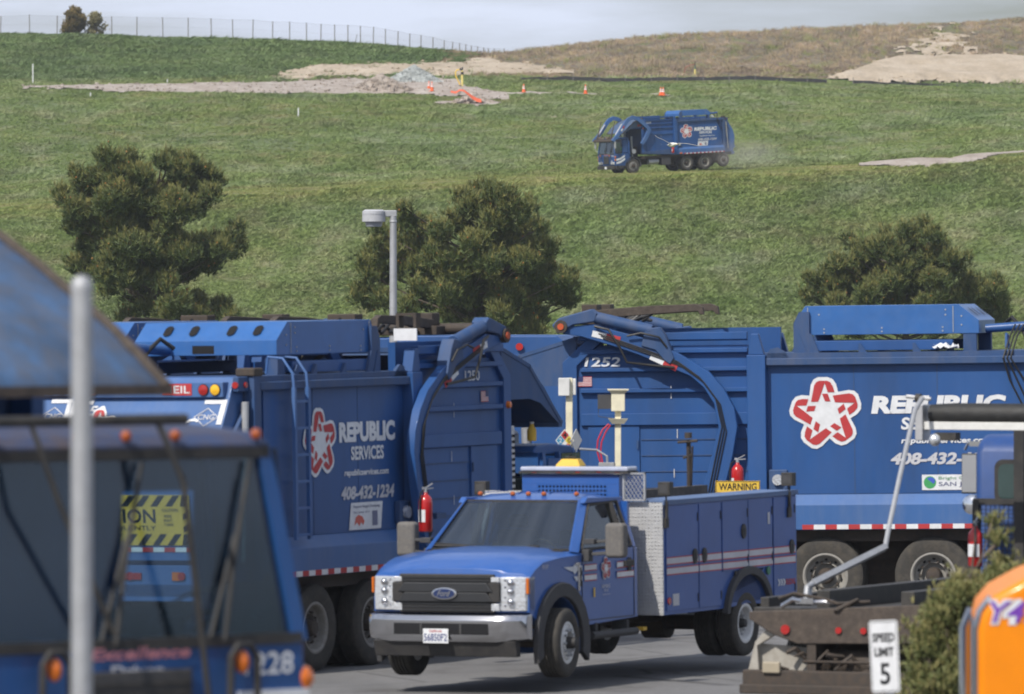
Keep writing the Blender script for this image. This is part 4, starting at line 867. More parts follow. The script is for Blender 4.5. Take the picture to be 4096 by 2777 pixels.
# ------------------------------------------------------------------ extinguisher, cones, posts
def extinguisher(loc, label, rot=0, sc=1., group=None):
    t = thing('fire_extinguisher', label, 'fire extinguisher', loc, (0,0,rot), group); t.scale = (sc,)*3
    g = G(); g.lathe([(.07,0),(.085,.015),(.085,.36),(.078,.40),(.05,.44),(.028,.455),(.026,.48)], (0,0,0), 'z', 20); obj('cylinder', g, REDX, t, ang=60)
    g = G(); g.cyl((0,0,0), .022, .47, .53, 'z', 12); g.beam((0,0,.53),(.10,0,.585),.022,.012); g.beam((0,0,.52),(.11,0,.53),.022,.012); g.beam((0,0,.53),(-.04,0,.53),.03,.03); obj('valve', g, STEELP, t)
    g = G(); g.tube([(-.04,0,.50),(-.09,-.03,.47),(-.105,-.03,.35),(-.10,-.03,.12)], .011, 8); obj('hose', g, HRUB, t)
    g = G(); g.lathe([(.0862,.12),(.0862,.27)], (0,0,0), 'z', 20); g.f = [f for f in g.f if len(f) == 4][4:13]; obj('label', g, WHITE, t)
    return t
def cone(loc, label, group='orange traffic cones beside the gravel pad'):
    t = thing('traffic_cone', label, 'traffic cone', loc, (0,0,rng.uniform(0,6)), group)
    g = G(); g.lathe([(.15,.03),(.125,.25),(.095,.42),(.06,.62),(.035,.74),(.03,.75)], (0,0,0), 'z', 16); obj('cone_body', g, ORANGE, t, ang=60)
    g = G(); g.box((-.19,-.19,0),(.19,.19,.035)); obj('cone_base', g, ORANGE, t, bevel=.01)
    g = G(); g.lathe([(.117,.32),(.0945,.435)], (0,0,0), 'z', 16); g.lathe([(.085,.50),(.069,.585)], (0,0,0), 'z', 16); obj('white_collar', g, WHITE, t)
    return t
# ------------------------------------------------------------------ ground: yard, landfill slope, bench, upper pad, mounds
def vnoise(x, y, seed=0):
    xi = np.floor(x).astype(np.int64); yi = np.floor(y).astype(np.int64); xf = x-xi; yf = y-yi
    def h(a, b):
        n = (a*374761393+b*668265263+seed*1442695041) & 0xffffffff; n = ((n ^ (n >> 13))*1274126177) & 0xffffffff; return ((n ^ (n >> 16)) & 0xffff)/65535.
    u = xf*xf*(3-2*xf); v = yf*yf*(3-2*yf)
    return (h(xi,yi)*(1-u)+h(xi+1,yi)*u)*(1-v)+(h(xi,yi+1)*(1-u)+h(xi+1,yi+1)*u)*v
def fbm(x, y, seed=0, o=4):
    r = 0; a = .5
    for i in range(o): r = r+a*(vnoise(x, y, seed+i)-.5); x = x*2.03+7.1; y = y*2.03+3.3; a *= .5
    return r
def ln(u, *kv): return np.interp(u, [k for k, v in kv], [v for k, v in kv])
def zh(X, D):
    """terrain height beyond the yard"""
    X = np.asarray(X, float); D = np.asarray(D, float); u = 2048+FP*X/np.maximum(D, 400)
    Z = lambda y, d: CAMZ+(HY-y)*d/FP
    bench = ln(u, (-4000,930),(0,815),(900,765),(2400,694),(2650,688),(2930,680),(3430,658),(4096,610),(8000,380))
    padf = ln(u, (-3000,350),(0,352),(700,378),(1200,390),(1800,403),(2050,400),(2700,396),(3400,400),(4096,400),(8000,380))
    base = ln(u, (-3000,330),(0,332),(900,322),(1500,318),(1850,318),(2100,318),(3280,328),(4096,352),(8000,360))
    crest = ln(u, (-5000,150),(0,136),(250,138),(500,146),(1000,163),(1500,183),(1850,205),(1960,212),(2050,208),(2200,188),(2500,158),(3000,126),(3500,104),(3900,86),(4096,70),(4300,58),(8000,0))
    Ds = [0, 178, 300, 478, 531, 548, 652, 716, 790, 850, 1000, 6000]
    zt = Z(bench, 541)
    Zs = [X*0-.25, X*0-.25, X*0-.1, X*0+.3, zt-.25, zt+.05, Z(padf, 652), Z(base, 716), Z(crest, 790), Z(crest, 790)-1., Z(crest, 790)-6, Z(crest,790)*0+5]
    r = np.zeros_like(D+X)
    for off, wt in ((-5,.2),(-2.5,.2),(0,.2),(2.5,.2),(5,.2)):
        d = D+off; z = np.zeros_like(r)+Zs[-1]
        for i in range(len(Ds)-1):
            k = (d-Ds[i])/(Ds[i+1]-Ds[i]); m = (k >= 0) & (k < 1); z = np.where(m, Zs[i]+(Zs[i+1]-Zs[i])*k, z)
        r = r+z*wt
    amp = np.clip((D-440)/40, 0, 1)
    flat = np.exp(-((D-541)/9.)**2)
    return r+amp*(1-.9*flat)*(fbm(X/9., D/7., 3)*.75+fbm(X/1.7, D/1.7, 9, 3)*.28)
def yard(X, D):
    k = np.clip((76-np.asarray(D, float))/30, 0, 1); return .015*np.clip(X, -60, 60)+1.33*k*k*(3-2*k)
def grid(name, us, Ds, zf, m, kind='structure', keep=None):
    U, DD = np.meshgrid(us, Ds); X = (U-2048)/FP*DD; Zv = zf(X, DD); n = len(us)
    v = np.stack([X, DD, Zv], -1).reshape(-1, 3); i = np.arange((len(Ds)-1)*(n-1)); r = i//(n-1); c = i % (n-1); a = r*n+c
    f = np.stack([a, a+1, a+n+1, a+n], 1)
    if keep is not None:
        kk = keep(U, DD).reshape(-1); f = f[kk[f].all(1)]
    me = bpy.data.meshes.new(name); me.from_pydata(v.tolist(), [], f.tolist()); me.polygons.foreach_set('use_smooth', [True]*len(me.polygons)); me.materials.append(m)
    o = bpy.data.objects.new(name, me); COL.objects.link(o); o['kind'] = kind; return o
def ramp(t, src, stops):
    r = N(t, 'ShaderNodeValToRGB'); e = r.color_ramp.elements
    while len(e) < len(stops): e.new(.5)
    for el, (p, c) in zip(e, stops): el.position = p; el.color = (*c, 1)
    t.links.new(src, r.inputs[0]); return r.outputs[0]
def wnoise(t, scale, det=5, sc=(1,1,1), rough=.55, off=(0,0,0)):
    ge = N(t, 'ShaderNodeNewGeometry'); mp_ = N(t, 'ShaderNodeMapping'); mp_.inputs['Scale'].default_value = sc; mp_.inputs['Location'].default_value = off
    t.links.new(ge.outputs['Position'], mp_.inputs[0]); n = N(t, 'ShaderNodeTexNoise'); n.inputs['Scale'].default_value = scale; n.inputs['Detail'].default_value = det; n.inputs['Roughness'].default_value = rough
    t.links.new(mp_.outputs[0], n.inputs['Vector']); return n.outputs[0]
def mixc(t, fac, a, b, bt='MIX'):
    m = N(t, 'ShaderNodeMixRGB', blend_type=bt)
    for i, s_ in ((0, fac), (1, a), (2, b)):
        if hasattr(s_, 'links'): t.links.new(s_, m.inputs[i])
        elif isinstance(s_, (int, float)): m.inputs[i].default_value = s_
        else: m.inputs[i].default_value = (*s_, 1)
    return m.outputs[0]
def mth(t, op, a, b=0.):
    m = N(t, 'ShaderNodeMath', operation=op)
    for i, s_ in ((0, a), (1, b)):
        if hasattr(s_, 'links'): t.links.new(s_, m.inputs[i])
        else: m.inputs[i].default_value = s_
    return m.outputs[0]
def grassmat(name, blades):
    m = bpy.data.materials.new(name); m.use_nodes = True; t = m.node_tree; b = t.nodes['Principled BSDF']; b.inputs['Roughness'].default_value = .6; b.inputs['Specular IOR Level'].default_value = .25
    big = wnoise(t, .085, 5, (1, .5, 1)); mid = wnoise(t, .42, 6, (1, .45, 1), .6, (30,9,0)); fine = wnoise(t, 3.2, 4, (1,1,1), .6, (3,50,0))
    c = ramp(t, mid, [(.28,(.165,.235,.07)),(.42,(.20,.27,.095)),(.50,(.23,.29,.125)),(.58,(.275,.325,.17)),(.70,(.32,.36,.22))])
    yl = ramp(t, big, [(.35,(0,0,0)),(.62,(1,1,1))]); 
    c = mixc(t, yl, c, ramp(t, mid, [(.3,(.18,.25,.06)),(.5,(.23,.28,.09)),(.68,(.30,.29,.13))]))
    # the flatter bench carries shorter, yellower grass
    ge = N(t, 'ShaderNodeNewGeometry'); sx = N(t, 'ShaderNodeSeparateXYZ'); t.links.new(ge.outputs['Position'], sx.inputs[0])
    d = mth(t, 'ABSOLUTE', mth(t, 'SUBTRACT', sx.outputs['Y'], 537.)); k = N(t, 'ShaderNodeMapRange'); k.inputs[1].default_value = 7; k.inputs[2].default_value = 14; k.inputs[3].default_value = 1; k.inputs[4].default_value = 0
    t.links.new(d, k.inputs[0]); n_ = mth(t, 'MULTIPLY', k.outputs[0], .85)
    c = mixc(t, n_, c, ramp(t, wnoise(t, .6, 6, (.5,1,1)), [(.33,(.17,.24,.05)),(.5,(.29,.32,.09)),(.66,(.38,.33,.15))]))
    for dd in (534.6, 536.6):
        rk = mth(t, 'SUBTRACT', 1., mth(t, 'MULTIPLY', mth(t, 'ABSOLUTE', mth(t, 'SUBTRACT', sx.outputs['Y'], dd)), 1.9)); rk = mth(t, 'MULTIPLY', mth(t, 'MAXIMUM', rk, 0.), ramp(t, wnoise(t, .25, 3), [(.4,(.1,.1,.1)),(.6,(.9,.9,.9))])); c = mixc(t, rk, c, (.36,.31,.19))
    # dry, thin, weedy slope on the far right mound
    q = mth(t, 'SUBTRACT', sx.outputs['Y'], 712.); xx = mth(t, 'MULTIPLY', sx.outputs['X'], 1.); q = mth(t, 'ADD', q, mth(t, 'MULTIPLY', mth(t,'SUBTRACT', fine, .5), 14.))
    k1 = mth(t, 'GREATER_THAN', q, 6.); k2 = mth(t, 'GREATER_THAN', mth(t, 'ADD', xx, mth(t, 'MULTIPLY', mth(t,'SUBTRACT', mid, .5), 30.)), -5.)
    w_ = ramp(t, mid, [(.32,(.22,.24,.09)),(.41,(.31,.28,.14)),(.48,(.25,.19,.155)),(.55,(.36,.29,.17)),(.62,(.38,.28,.20)),(.70,(.52,.44,.34))])
    hill = mth(t, 'MULTIPLY', k1, k2); c = mixc(t, hill, c, w_)
    c = mixc(t, mth(t, 'MULTIPLY', mth(t, 'MULTIPLY', k1, mth(t, 'SUBTRACT', 1., k2)), .6), c, (.11,.18,.06))
    c = mixc(t, 1., c, ramp(t, wnoise(t, .17, 6, (1,.4,1), .62, (77,5,0)), [(.33,(.72,.76,.70)),(.48,(.94,.94,.94)),(.62,(1.08,1.06,1.04))]), 'MULTIPLY')
    if blades:
        oi = N(t, 'ShaderNodeObjectInfo'); v = N(t, 'ShaderNodeMapRange'); v.inputs[3].default_value = .88; v.inputs[4].default_value = 1.2; t.links.new(oi.outputs['Random'], v.inputs[0]); c = mixc(t, 1., c, v.outputs[0], 'MULTIPLY')
        b.inputs['Transmission Weight'].default_value = 0
    else:
        c = mixc(t, 1., c, ramp(t, fine, [(.3,(.40,.42,.38)),(.7,(.84,.84,.80))]), 'MULTIPLY')
        bp = N(t, 'ShaderNodeBump'); bp.inputs['Strength'].default_value = .9; bp.inputs['Distance'].default_value = .25; t.links.new(fine, bp.inputs['Height']); t.links.new(bp.outputs[0], b.inputs['Normal'])
    t.links.new(c, b.inputs['Base Color']); return m
GRASS = grassmat('slope_turf', False); BLADE = grassmat('grass_blades', True)
def earthmat(name, cols, sc=.8):
    m = bpy.data.materials.new(name); m.use_nodes = True; t = m.node_tree; b = t.nodes['Principled BSDF']; b.inputs['Roughness'].default_value = .95
    n = wnoise(t, sc, 9, (1,.4,1), .7); c = ramp(t, n, [(.3,cols[0]),(.5,cols[1]),(.68,cols[2])])
    n2 = wnoise(t, sc*9, 5, (1,1,1), .7, (9,9,2)); c = mixc(t, 1., c, ramp(t, n2, [(.3,(.75,.75,.75)),(.7,(1.2,1.2,1.2))]), 'MULTIPLY'); t.links.new(c, b.inputs['Base Color'])
    bp = N(t, 'ShaderNodeBump'); bp.inputs['Strength'].default_value = .8; bp.inputs['Distance'].default_value = .15; t.links.new(n2, bp.inputs['Height']); t.links.new(bp.outputs[0], b.inputs['Normal']); return m
GRAVEL = earthmat('gravel', ((.30,.245,.20),(.40,.34,.29),(.50,.45,.40)), .7); EARTH = earthmat('bare_earth', ((.34,.275,.19),(.44,.36,.265),(.52,.44,.34)), .35)
# asphalt
def asphalt():
    m = bpy.data.materials.new('asphalt'); m.use_nodes = True; t = m.node_tree; b = t.nodes['Principled BSDF']; b.inputs['Roughness'].default_value = .82
    n = wnoise(t, .5, 8, (1,.35,1), .65); c = ramp(t, n, [(.32,(.125,.123,.122)),(.5,(.165,.162,.161)),(.68,(.195,.192,.19))])
    n2 = wnoise(t, 25, 3); c = mixc(t, 1., c, ramp(t, n2, [(.3,(.85,.85,.85)),(.7,(1.1,1.1,1.1))]), 'MULTIPLY')
    n3 = wnoise(t, .8, 6, (.6,.5,1), .6, (5,2,0)); c = mixc(t, ramp(t, n3, [(.54,(0,0,0)),(.66,(.75,.75,.75))]), c, (.075,.07,.066))
    vo = N(t, 'ShaderNodeTexVoronoi', feature='DISTANCE_TO_EDGE'); vo.inputs['Scale'].default_value = .35; ge = N(t, 'ShaderNodeNewGeometry'); t.links.new(ge.outputs['Position'], vo.inputs['Vector']); c = mixc(t, ramp(t, vo.outputs[0], [(.0,(.8,.8,.8)),(.012,(0,0,0))]), c, (.05,.048,.046)); t.links.new(c, b.inputs['Base Color']); return m
grid('ground', np.concatenate([np.linspace(-9000,-500,40), np.arange(-480,4600,16), np.linspace(4620,13000,40)]),
     np.concatenate([np.linspace(176,440,30), np.arange(445,800,1.25), np.linspace(802,1000,20), np.linspace(1050,4000,20)]), zh, GRASS)
g = G(); g.add([(-6000,-3000,-1.5),(6000,-3000,-1.5),(6000,9000,-1.5),(-6000,9000,-1.5)], [(0,1,2,3)]); obj('plain', g, GRASS, kind='structure')
xs = np.linspace(-90, 90, 121); ys = np.concatenate([np.linspace(-25, 80, 60), np.linspace(84, 185, 40)])
XX, YY = np.meshgrid(xs, ys); ZZ = yard(XX, YY); nn = len(xs); i = np.arange((len(ys)-1)*(nn-1)); a = (i//(nn-1))*nn+i % (nn-1)
me = bpy.data.meshes.new('asphalt_yard'); me.from_pydata(np.stack([XX,YY,ZZ],-1).reshape(-1,3).tolist(), [], np.stack([a,a+1,a+nn+1,a+nn],1).tolist()); me.materials.append(asphalt()); me.polygons.foreach_set('use_smooth', [True]*len(me.polygons))
o = bpy.data.objects.new('asphalt_yard', me); COL.objects.link(o); o['kind'] = 'structure'
# regions on the hill (u = photograph column of the bearing, D = distance)
def ytoD(u, y, lo, hi):      # distance on the bearing u at which the slope shows at image row y
    d = np.linspace(lo, hi, 200); X = (u-2048)/FP*d; z = zh(X, d); yy = HY-(z-CAMZ)*FP/d; return float(d[np.argmin(abs(yy-y))])
def band(u, top, bot, lo=600, hi=790):
    tb = [(a, ytoD(a, b, lo, hi)) for a, b in top]; bb = [(a, ytoD(a, b, lo, hi)) for a, b in bot]; return tb, bb
def region(top, bot, lo=600, hi=790, rag=1.5, seed=1):
    tb, bb = band(None, top, bot, lo, hi); ua, ub = min(a for a, _ in tb), max(a for a, _ in tb)
    def f(u, D, amt=False):
        X = (u-2048)/FP*D; nz = fbm(X/1.5, D/3., seed, 4)*rag*2
        far = np.interp(u, [a for a,_ in tb], [b for _,b in tb]); near = np.interp(u, [a for a,_ in bb], [b for _,b in bb])
        m = np.minimum(far-(D+nz*2), (D+nz*2)-near); m = np.minimum(m, np.minimum(u-ua, ub-u)*.1)
        if amt: return m
        return m > 0
    return f
pad = region([(85,353),(300,348),(500,345),(900,336),(1300,322),(1500,318),(1700,316),(1830,322),(1870,352),(1950,362),(2040,385)], [(85,356),(300,362),(500,370),(900,378),(1300,378),(1500,378),(1700,382),(1830,388),(1870,392),(1950,402),(2040,400)], 600, 730, 1.5, 1)
track = region([(1950,368),(2200,374),(2450,378),(2700,385)], [(1950,377),(2200,380),(2450,384),(2700,388)], 600, 740, .5, 2)
spoil = region([(1090,314),(1150,288),(1300,262),(1500,262),(1700,256),(1960,240),(2100,262),(2300,290)], [(1090,316),(1150,318),(1300,316),(1500,310),(1700,312),(1960,300),(2100,300),(2300,302)], 690, 800, 3.5, 3)
stock = region([(3300,318),(3450,275),(3560,236),(3700,226),(3900,226),(4200,226),(4500,226)], [(3300,322),(3450,332),(3560,334),(3700,338),(3900,340),(4200,335),(4500,335)], 690, 800, 1.6, 4)
patch = region([(3560,225),(3640,170),(3720,128),(3820,118),(3880,165),(3930,220)], [(3560,228),(3620,226),(3720,226),(3850,226),(3900,226),(3930,224)], 700, 795, 14, 5)
road = region([(3430,657),(3600,650),(3800,638),(3950,618),(4096,606),(4400,590)], [(3430,665),(3600,672),(3800,666),(3950,636),(4096,614),(4400,600)], 500, 560, .7, 6)
scar = region([(1725,410),(1760,407),(1860,412),(1960,410),(2010,412)], [(1725,413),(1760,418),(1860,422),(1960,423),(2010,418)], 600, 700, 1.2, 7)
scar2 = region([(2050,478),(2100,478),(2160,500),(2200,470),(2400,458)], [(2050,484),(2100,488),(2160,505),(2200,474),(2400,462)], 560, 680, 2.2, 8)
def overlay(name, f, m, u0, u1, D0, D1, du=8, dD=.8, lift=.16): return grid(name, np.arange(u0,u1,du), np.arange(D0,D1,dD), lambda X, D: zh(X, D)+.07+np.clip(f(2048+FP*X/D, D, True)/5.,0,1)*lift, m, keep=f)
overlay('gravel_pad', pad, GRAVEL, 60, 2060, 600, 735, lift=.12); overlay('gravel_track', track, GRAVEL, 1930, 2720, 600, 740, dD=.5)
overlay('bare_earth_bank', spoil, EARTH, 1080, 2310, 690, 800, lift=.2); overlay('earth_stockpile', stock, EARTH, 3290, 4500, 690, 800, lift=.45); overlay('earth_patch', patch, EARTH, 3550, 3940, 700, 800, lift=.05)
overlay('gravel_road', road, GRAVEL, 3420, 4400, 505, 560, dD=.4); overlay('eroded_scar', scar, GRAVEL, 1715, 2020, 590, 700, dD=.4); overlay('thin_soil', scar2, EARTH, 2040, 2410, 560, 690, dD=.5)
regs = [pad, track, spoil, stock, patch, road, scar]
# ------------------------------------------------------------------ grass tufts (instanced blades)
def tuft(seed, n=26, h=.23, r=.21, lean=.07, wd=.024):
    rr = np.random.default_rng(seed); g = G()
    for i in range(n):
        a = rr.uniform(0,2*PI); q = r*math.sqrt(rr.uniform(0,1)); p = Vector((q*math.cos(a), q*math.sin(a), -.05)); hh = h*rr.uniform(.5,1.2)
        ln_ = Vector((rr.normal(lean,.16), rr.normal(0,.16), 0)); w_ = Vector((math.cos(a+1.57), math.sin(a+1.57), 0))*wd*rr.uniform(.6,1.3)
        m_ = p+Vector((0,0,hh*.6))+ln_*.4; e = p+Vector((0,0,hh))+ln_*1.2
        g.add([p-w_, p+w_, m_+w_*.7, m_-w_*.7, e], [(0,1,2,3),(3,2,4)])
    me = bpy.data.meshes.new('tuft'); me.from_pydata(g.v, [], g.f); me.materials.append(BLADE); return me
def scatter(name, P, rotz, scl, meshes, mt=None, kind='stuff', label=None, cat=None):
    tc_ = bpy.data.collections.new(name+'_source')
    for k, me in enumerate(meshes): 
        o = bpy.data.objects.new('tuft', me); tc_.objects.link(o)
    pm = bpy.data.meshes.new(name); pm.from_pydata(P.tolist(), [], [])
    at = pm.attributes.new('rot', 'FLOAT_VECTOR', 'POINT'); at.data.foreach_set('vector', np.stack([rotz*0, rotz*0, rotz], 1).reshape(-1))
    at = pm.attributes.new('scl', 'FLOAT_VECTOR', 'POINT'); at.data.foreach_set('vector', scl.reshape(-1))
    o = bpy.data.objects.new(name, pm); COL.objects.link(o); ng = bpy.data.node_groups.new(name, 'GeometryNodeTree')
    ng.interface.new_socket('Geometry', in_out='INPUT', socket_type='NodeSocketGeometry'); ng.interface.new_socket('Geometry', in_out='OUTPUT', socket_type='NodeSocketGeometry')
    gi = ng.nodes.new('NodeGroupInput'); go = ng.nodes.new('NodeGroupOutput'); ip = ng.nodes.new('GeometryNodeInstanceOnPoints'); ci = ng.nodes.new('GeometryNodeCollectionInfo')
    ci.inputs['Collection'].default_value = tc_; ci.inputs['Separate Children'].default_value = True; ci.inputs['Reset Children'].default_value = True
    a1 = ng.nodes.new('GeometryNodeInputNamedAttribute'); a1.data_type = 'FLOAT_VECTOR'; a1.inputs[0].default_value = 'rot'
    a2 = ng.nodes.new('GeometryNodeInputNamedAttribute'); a2.data_type = 'FLOAT_VECTOR'; a2.inputs[0].default_value = 'scl'
    ip.inputs['Pick Instance'].default_value = True
    L = ng.links.new; L(gi.outputs[0], ip.inputs['Points']); L(ci.outputs[0], ip.inputs['Instance']); L(a1.outputs[0], ip.inputs['Rotation']); L(a2.outputs[0], ip.inputs['Scale']); L(ip.outputs[0], go.inputs[0])
    mo = o.modifiers.new('scatter', 'NODES'); mo.node_group = ng; o['kind'] = kind
    if label: o['label'] = label
    if cat: o['category'] = cat
    return o
def hillpts(n, D0, D1, u0=-900, u1=5000):
    D = np.sqrt(rng.uniform(D0*D0, D1*D1, n)); u = rng.uniform(u0, u1, n); ok = np.ones(n, bool)
    for f in regs: ok &= ~f(u, D) | (rng.uniform(0,1,n) < {id(spoil):.22, id(patch):.4, id(stock):.015}.get(id(f), 0))
    return u[ok], D[ok]
def addgrass(name, n, D0, D1, meshes, smin, smax, label, bench=True, fl=None, u0=-900, u1=5000):
    u, D = hillpts(n, D0, D1, u0, u1)
    if fl is not None: k = fl(u, D); u, D = u[k], D[k]
    X = (u-2048)/FP*D; m = fbm(X/6., D/8., 21, 3)+.5; sc = smin+(smax-smin)*np.clip(m*1.6-.3+rng.normal(0,.22,len(u)),0,1.4)
    if bench: sc = sc*np.where(abs(D-539) < 8, .42, 1)
    z = zh(X, D); scl = np.stack([sc*rng.uniform(.8,1.5,len(u)), sc*rng.uniform(.8,1.3,len(u)), sc*rng.uniform(.7,1.2,len(u))], 1)
    return scatter(name, np.stack([X, D, z], 1), rng.uniform(-.7,.7,len(u)), scl, meshes, label=label, cat='grass')
tfs = [tuft(1), tuft(2), tuft(3, 30, .18, .28, .12), tuft(4, 22, .28, .16, .10)]
addgrass('meadow_grass', 220000, 455, 560, tfs, .45, 1.15, 'long green grass on the slope below the far truck')
addgrass('upper_grass', 195000, 560, 735, tfs, .4, 1.0, 'green grass on the slope between the far truck and the gravel pad')
addgrass('mound_grass', 95000, 700, 800, tfs, .7, 1.5, 'dark green grass on the left mound below the fence', fl=lambda u, D: (u < 1930))
tw = [tuft(11, 16, .34, .25, .1, .03), tuft(12, 14, .45, .2, .05, .025)]
addgrass('dry_weeds', 18500, 716, 800, tw, .3, 1.3, 'dry brown weeds on the right mound', fl=lambda u, D: (u > 1850), bench=False)
def clod(seed, m):
    r_ = np.random.default_rng(seed); b = np.array([(x,y,z) for x in (-1,1) for y in (-1,1) for z in (-1,1)])*.6+r_.normal(0,.3,(8,3)); me = bpy.data.meshes.new('clod'); me.from_pydata((b*.16).tolist(), [], [(0,1,3,2),(4,6,7,5),(0,4,5,1),(2,3,7,6),(0,2,6,4),(1,5,7,3)]); me.materials.append(m); return me
def clods(name, f, n, u0, u1, D0, D1, m, smax, label):
    u = rng.uniform(u0,u1,n*6); D = rng.uniform(D0,D1,n*6); k = f(u, D); u, D = u[k][:n], D[k][:n]; X = (u-2048)/FP*D; sc = rng.uniform(.15,1,len(u))**3*smax+.35
    scatter(name, np.stack([X,D,zh(X,D)+.2],1), rng.uniform(0,6,len(u)), np.stack([sc,sc,sc*.8],1), [clod(1,m),clod(2,m),clod(3,m)], label=label, cat='soil')
clods('earth_clods', stock, 900, 3290, 4500, 690, 800, EARTH, 1.8, 'clods of tan earth strewn over the sandy stockpile'); clods('soil_lumps', spoil, 400, 1080, 2310, 690, 800, EARTH, 1.5, 'rough lumps of soil along the bare bank'); clods('loose_gravel', pad, 700, 60, 2060, 600, 735, GRAVEL, 1.0, 'loose stones scattered over the gravel pad')
# ------------------------------------------------------------------ pines
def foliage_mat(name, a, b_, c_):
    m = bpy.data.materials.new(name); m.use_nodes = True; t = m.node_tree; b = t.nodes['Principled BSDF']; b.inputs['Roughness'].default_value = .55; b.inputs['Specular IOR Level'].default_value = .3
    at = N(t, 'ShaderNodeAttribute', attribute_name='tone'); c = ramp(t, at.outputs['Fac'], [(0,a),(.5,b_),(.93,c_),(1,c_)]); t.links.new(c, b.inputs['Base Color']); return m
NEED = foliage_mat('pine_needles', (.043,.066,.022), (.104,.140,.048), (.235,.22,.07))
BUSH = foliage_mat('bush_leaves', (.08,.10,.035), (.17,.19,.07), (.30,.27,.11))
def spray(P, Dr, n, L, w_, rr, tone):
    """n thin blades fanning out of each point P along Dr"""
    k = len(P); A = np.repeat(P, n, 0); d = np.repeat(Dr, n, 0)+rr.normal(0,.55,(k*n,3)); d /= np.linalg.norm(d,axis=1,keepdims=True)
    s_ = np.cross(d, rr.normal(0,1,(k*n,3))); s_ /= np.linalg.norm(s_,axis=1,keepdims=True)+1e-6; ll = L*rr.uniform(.6,1.2,(k*n,1)); A = A-d*ll*.15
    v = np.stack([A-s_*w_, A+s_*w_, A+d*ll], 1).reshape(-1,3); f = np.arange(k*n*3).reshape(-1,3); return v, f, np.repeat(np.repeat(tone, n), 3)
def blobtree(name, label, cat, root, lobes, dens, L, w_, m, bark, trunk_r, group=None, seed=1, nb=9, cones=0, depthf=1., kindname='crown'):
    """lobes: (x, y, z, r) in metres relative to root"""
    rr = np.random.default_rng(seed); t = thing(name, label, cat, root, (0,0,0), group); V=[]; F_=[]; T=[]; off = 0; C = []
    sub_ = []
    for (x, y, z, r) in lobes:
        sub_.append((x,y,z,r*.64))
        for q_ in range(5 if r > .25 else 0):
            dv = rr.normal(0,1,3); dv /= np.linalg.norm(dv); f_ = rr.uniform(.45,.85); sub_.append((x+dv[0]*r*f_, y+dv[1]*r*f_, z+dv[2]*r*f_*.9, r*rr.uniform(.28,.54)))
    if len(lobes[0]) == 4 and lobes[0][3] < .2: sub_ = lobes
    for (x, y, z, r) in sub_:
        k = int(dens*r*r); th = rr.uniform(0,2*PI,k); cz = rr.uniform(-.75,1,k); q = np.sqrt(1-cz**2); d = np.stack([q*np.cos(th), q*np.sin(th), cz],1)
        rad = r*1.2*rr.uniform(.3,1.1,(k,1))**.6; P = np.array([x,y,z])+d*rad*np.array([1,1,.85]); P += rr.normal(0,.13 if r > .12 else .03,P.shape)
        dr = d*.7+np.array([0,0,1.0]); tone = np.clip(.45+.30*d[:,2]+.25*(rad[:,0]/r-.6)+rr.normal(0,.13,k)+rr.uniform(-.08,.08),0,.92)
        v, f, tt = spray(P, dr, nb, L, w_, rr, tone); V.append(v); F_.append(f+off); T.append(tt); off += len(v)
        if cones: kk = int(cones*r*r); i_ = rr.integers(0, k, kk); C.append((P[i_]+d[i_]*.10+np.array([0,0,.05]))[d[i_,2] > -.1])
    V = np.concatenate(V); F_ = np.concatenate(F_); T = np.concatenate(T); me = bpy.data.meshes.new(kindname); me.from_pydata(V.tolist(), [], F_.tolist()); at = me.attributes.new('tone','FLOAT','POINT'); at.data.foreach_set('value', T); me.materials.append(m)
    o = bpy.data.objects.new(kindname, me); COL.objects.link(o); o.parent = t
    g = G(); lz = sorted(lobes, key=lambda l: l[2]); cx = np.mean([l[0] for l in lobes]); topz = max(l[2] for l in lobes)
    tr = [Vector((0,0,-.3)), Vector((.05,0,topz*.25)), Vector((cx*.4,0,topz*.5)), Vector((cx*.7,.1,topz*.78)), Vector((cx,0,topz*.95))]; g.tube(tr, trunk_r, 9, trunk_r*.15); obj('trunk', g, bark, t)
    g = G()
    for (x, y, z, r) in lobes:
        bz = max(topz*.12, min(topz*.85, z-.35*math.hypot(x,y)-.4)); k = bz/topz; base = Vector((cx*k*.9, 0, bz)); e = Vector((x,y,z)); md = base.lerp(e,.5)+Vector((rr.normal(0,.12),rr.normal(0,.12),-.12)); g.tube([base, md, e], trunk_r*.32, 5, trunk_r*.07)
        for q in range(3): g.tube([md.lerp(e,.6), e+Vector(rr.normal(0,r*.5,3))], .02, 4, .006)
    obj('limbs', g, bark, t)
    if cones:
        C = np.concatenate(C); g = G()
        for p in C: s_ = rr.uniform(.03,.06); g.add([(p[0]-s_,p[1],p[2]),(p[0]+s_,p[1],p[2]),(p[0],p[1]-s_,p[2]),(p[0],p[1]+s_,p[2]),(p[0],p[1],p[2]+s_*1.3),(p[0],p[1],p[2]-s_)], [(0,2,4),(2,1,4),(1,3,4),(3,0,4),(2,0,5),(1,2,5),(3,1,5),(0,3,5)])
        o = obj('pollen_cones', g, mat('pollen_cone', (.34,.15,.04), .8), t); o['kind'] = 'stuff'
    return t
def pxlobes(L, x0, y0, sc, D, rx, rz, flat=.8, seed=3, rs=1.):
    rr = np.random.default_rng(seed); out = []; xm = np.mean([l[0] for l in L])*sc+x0; hw = max(abs(l[0]*sc+x0-xm) for l in L)
    for a, b, r in L:
        px = a*sc+x0; p = W(px, b*sc+y0, D); q = math.sqrt(max(.05, 1-((px-xm)/hw)**2))*hw*D/FP*flat; r_ = r*sc*D/FP*rs; out.append((p.x-rx, rr.uniform(-1,1)*q*.55-q*.25, p.z-rz, r_))
    return out
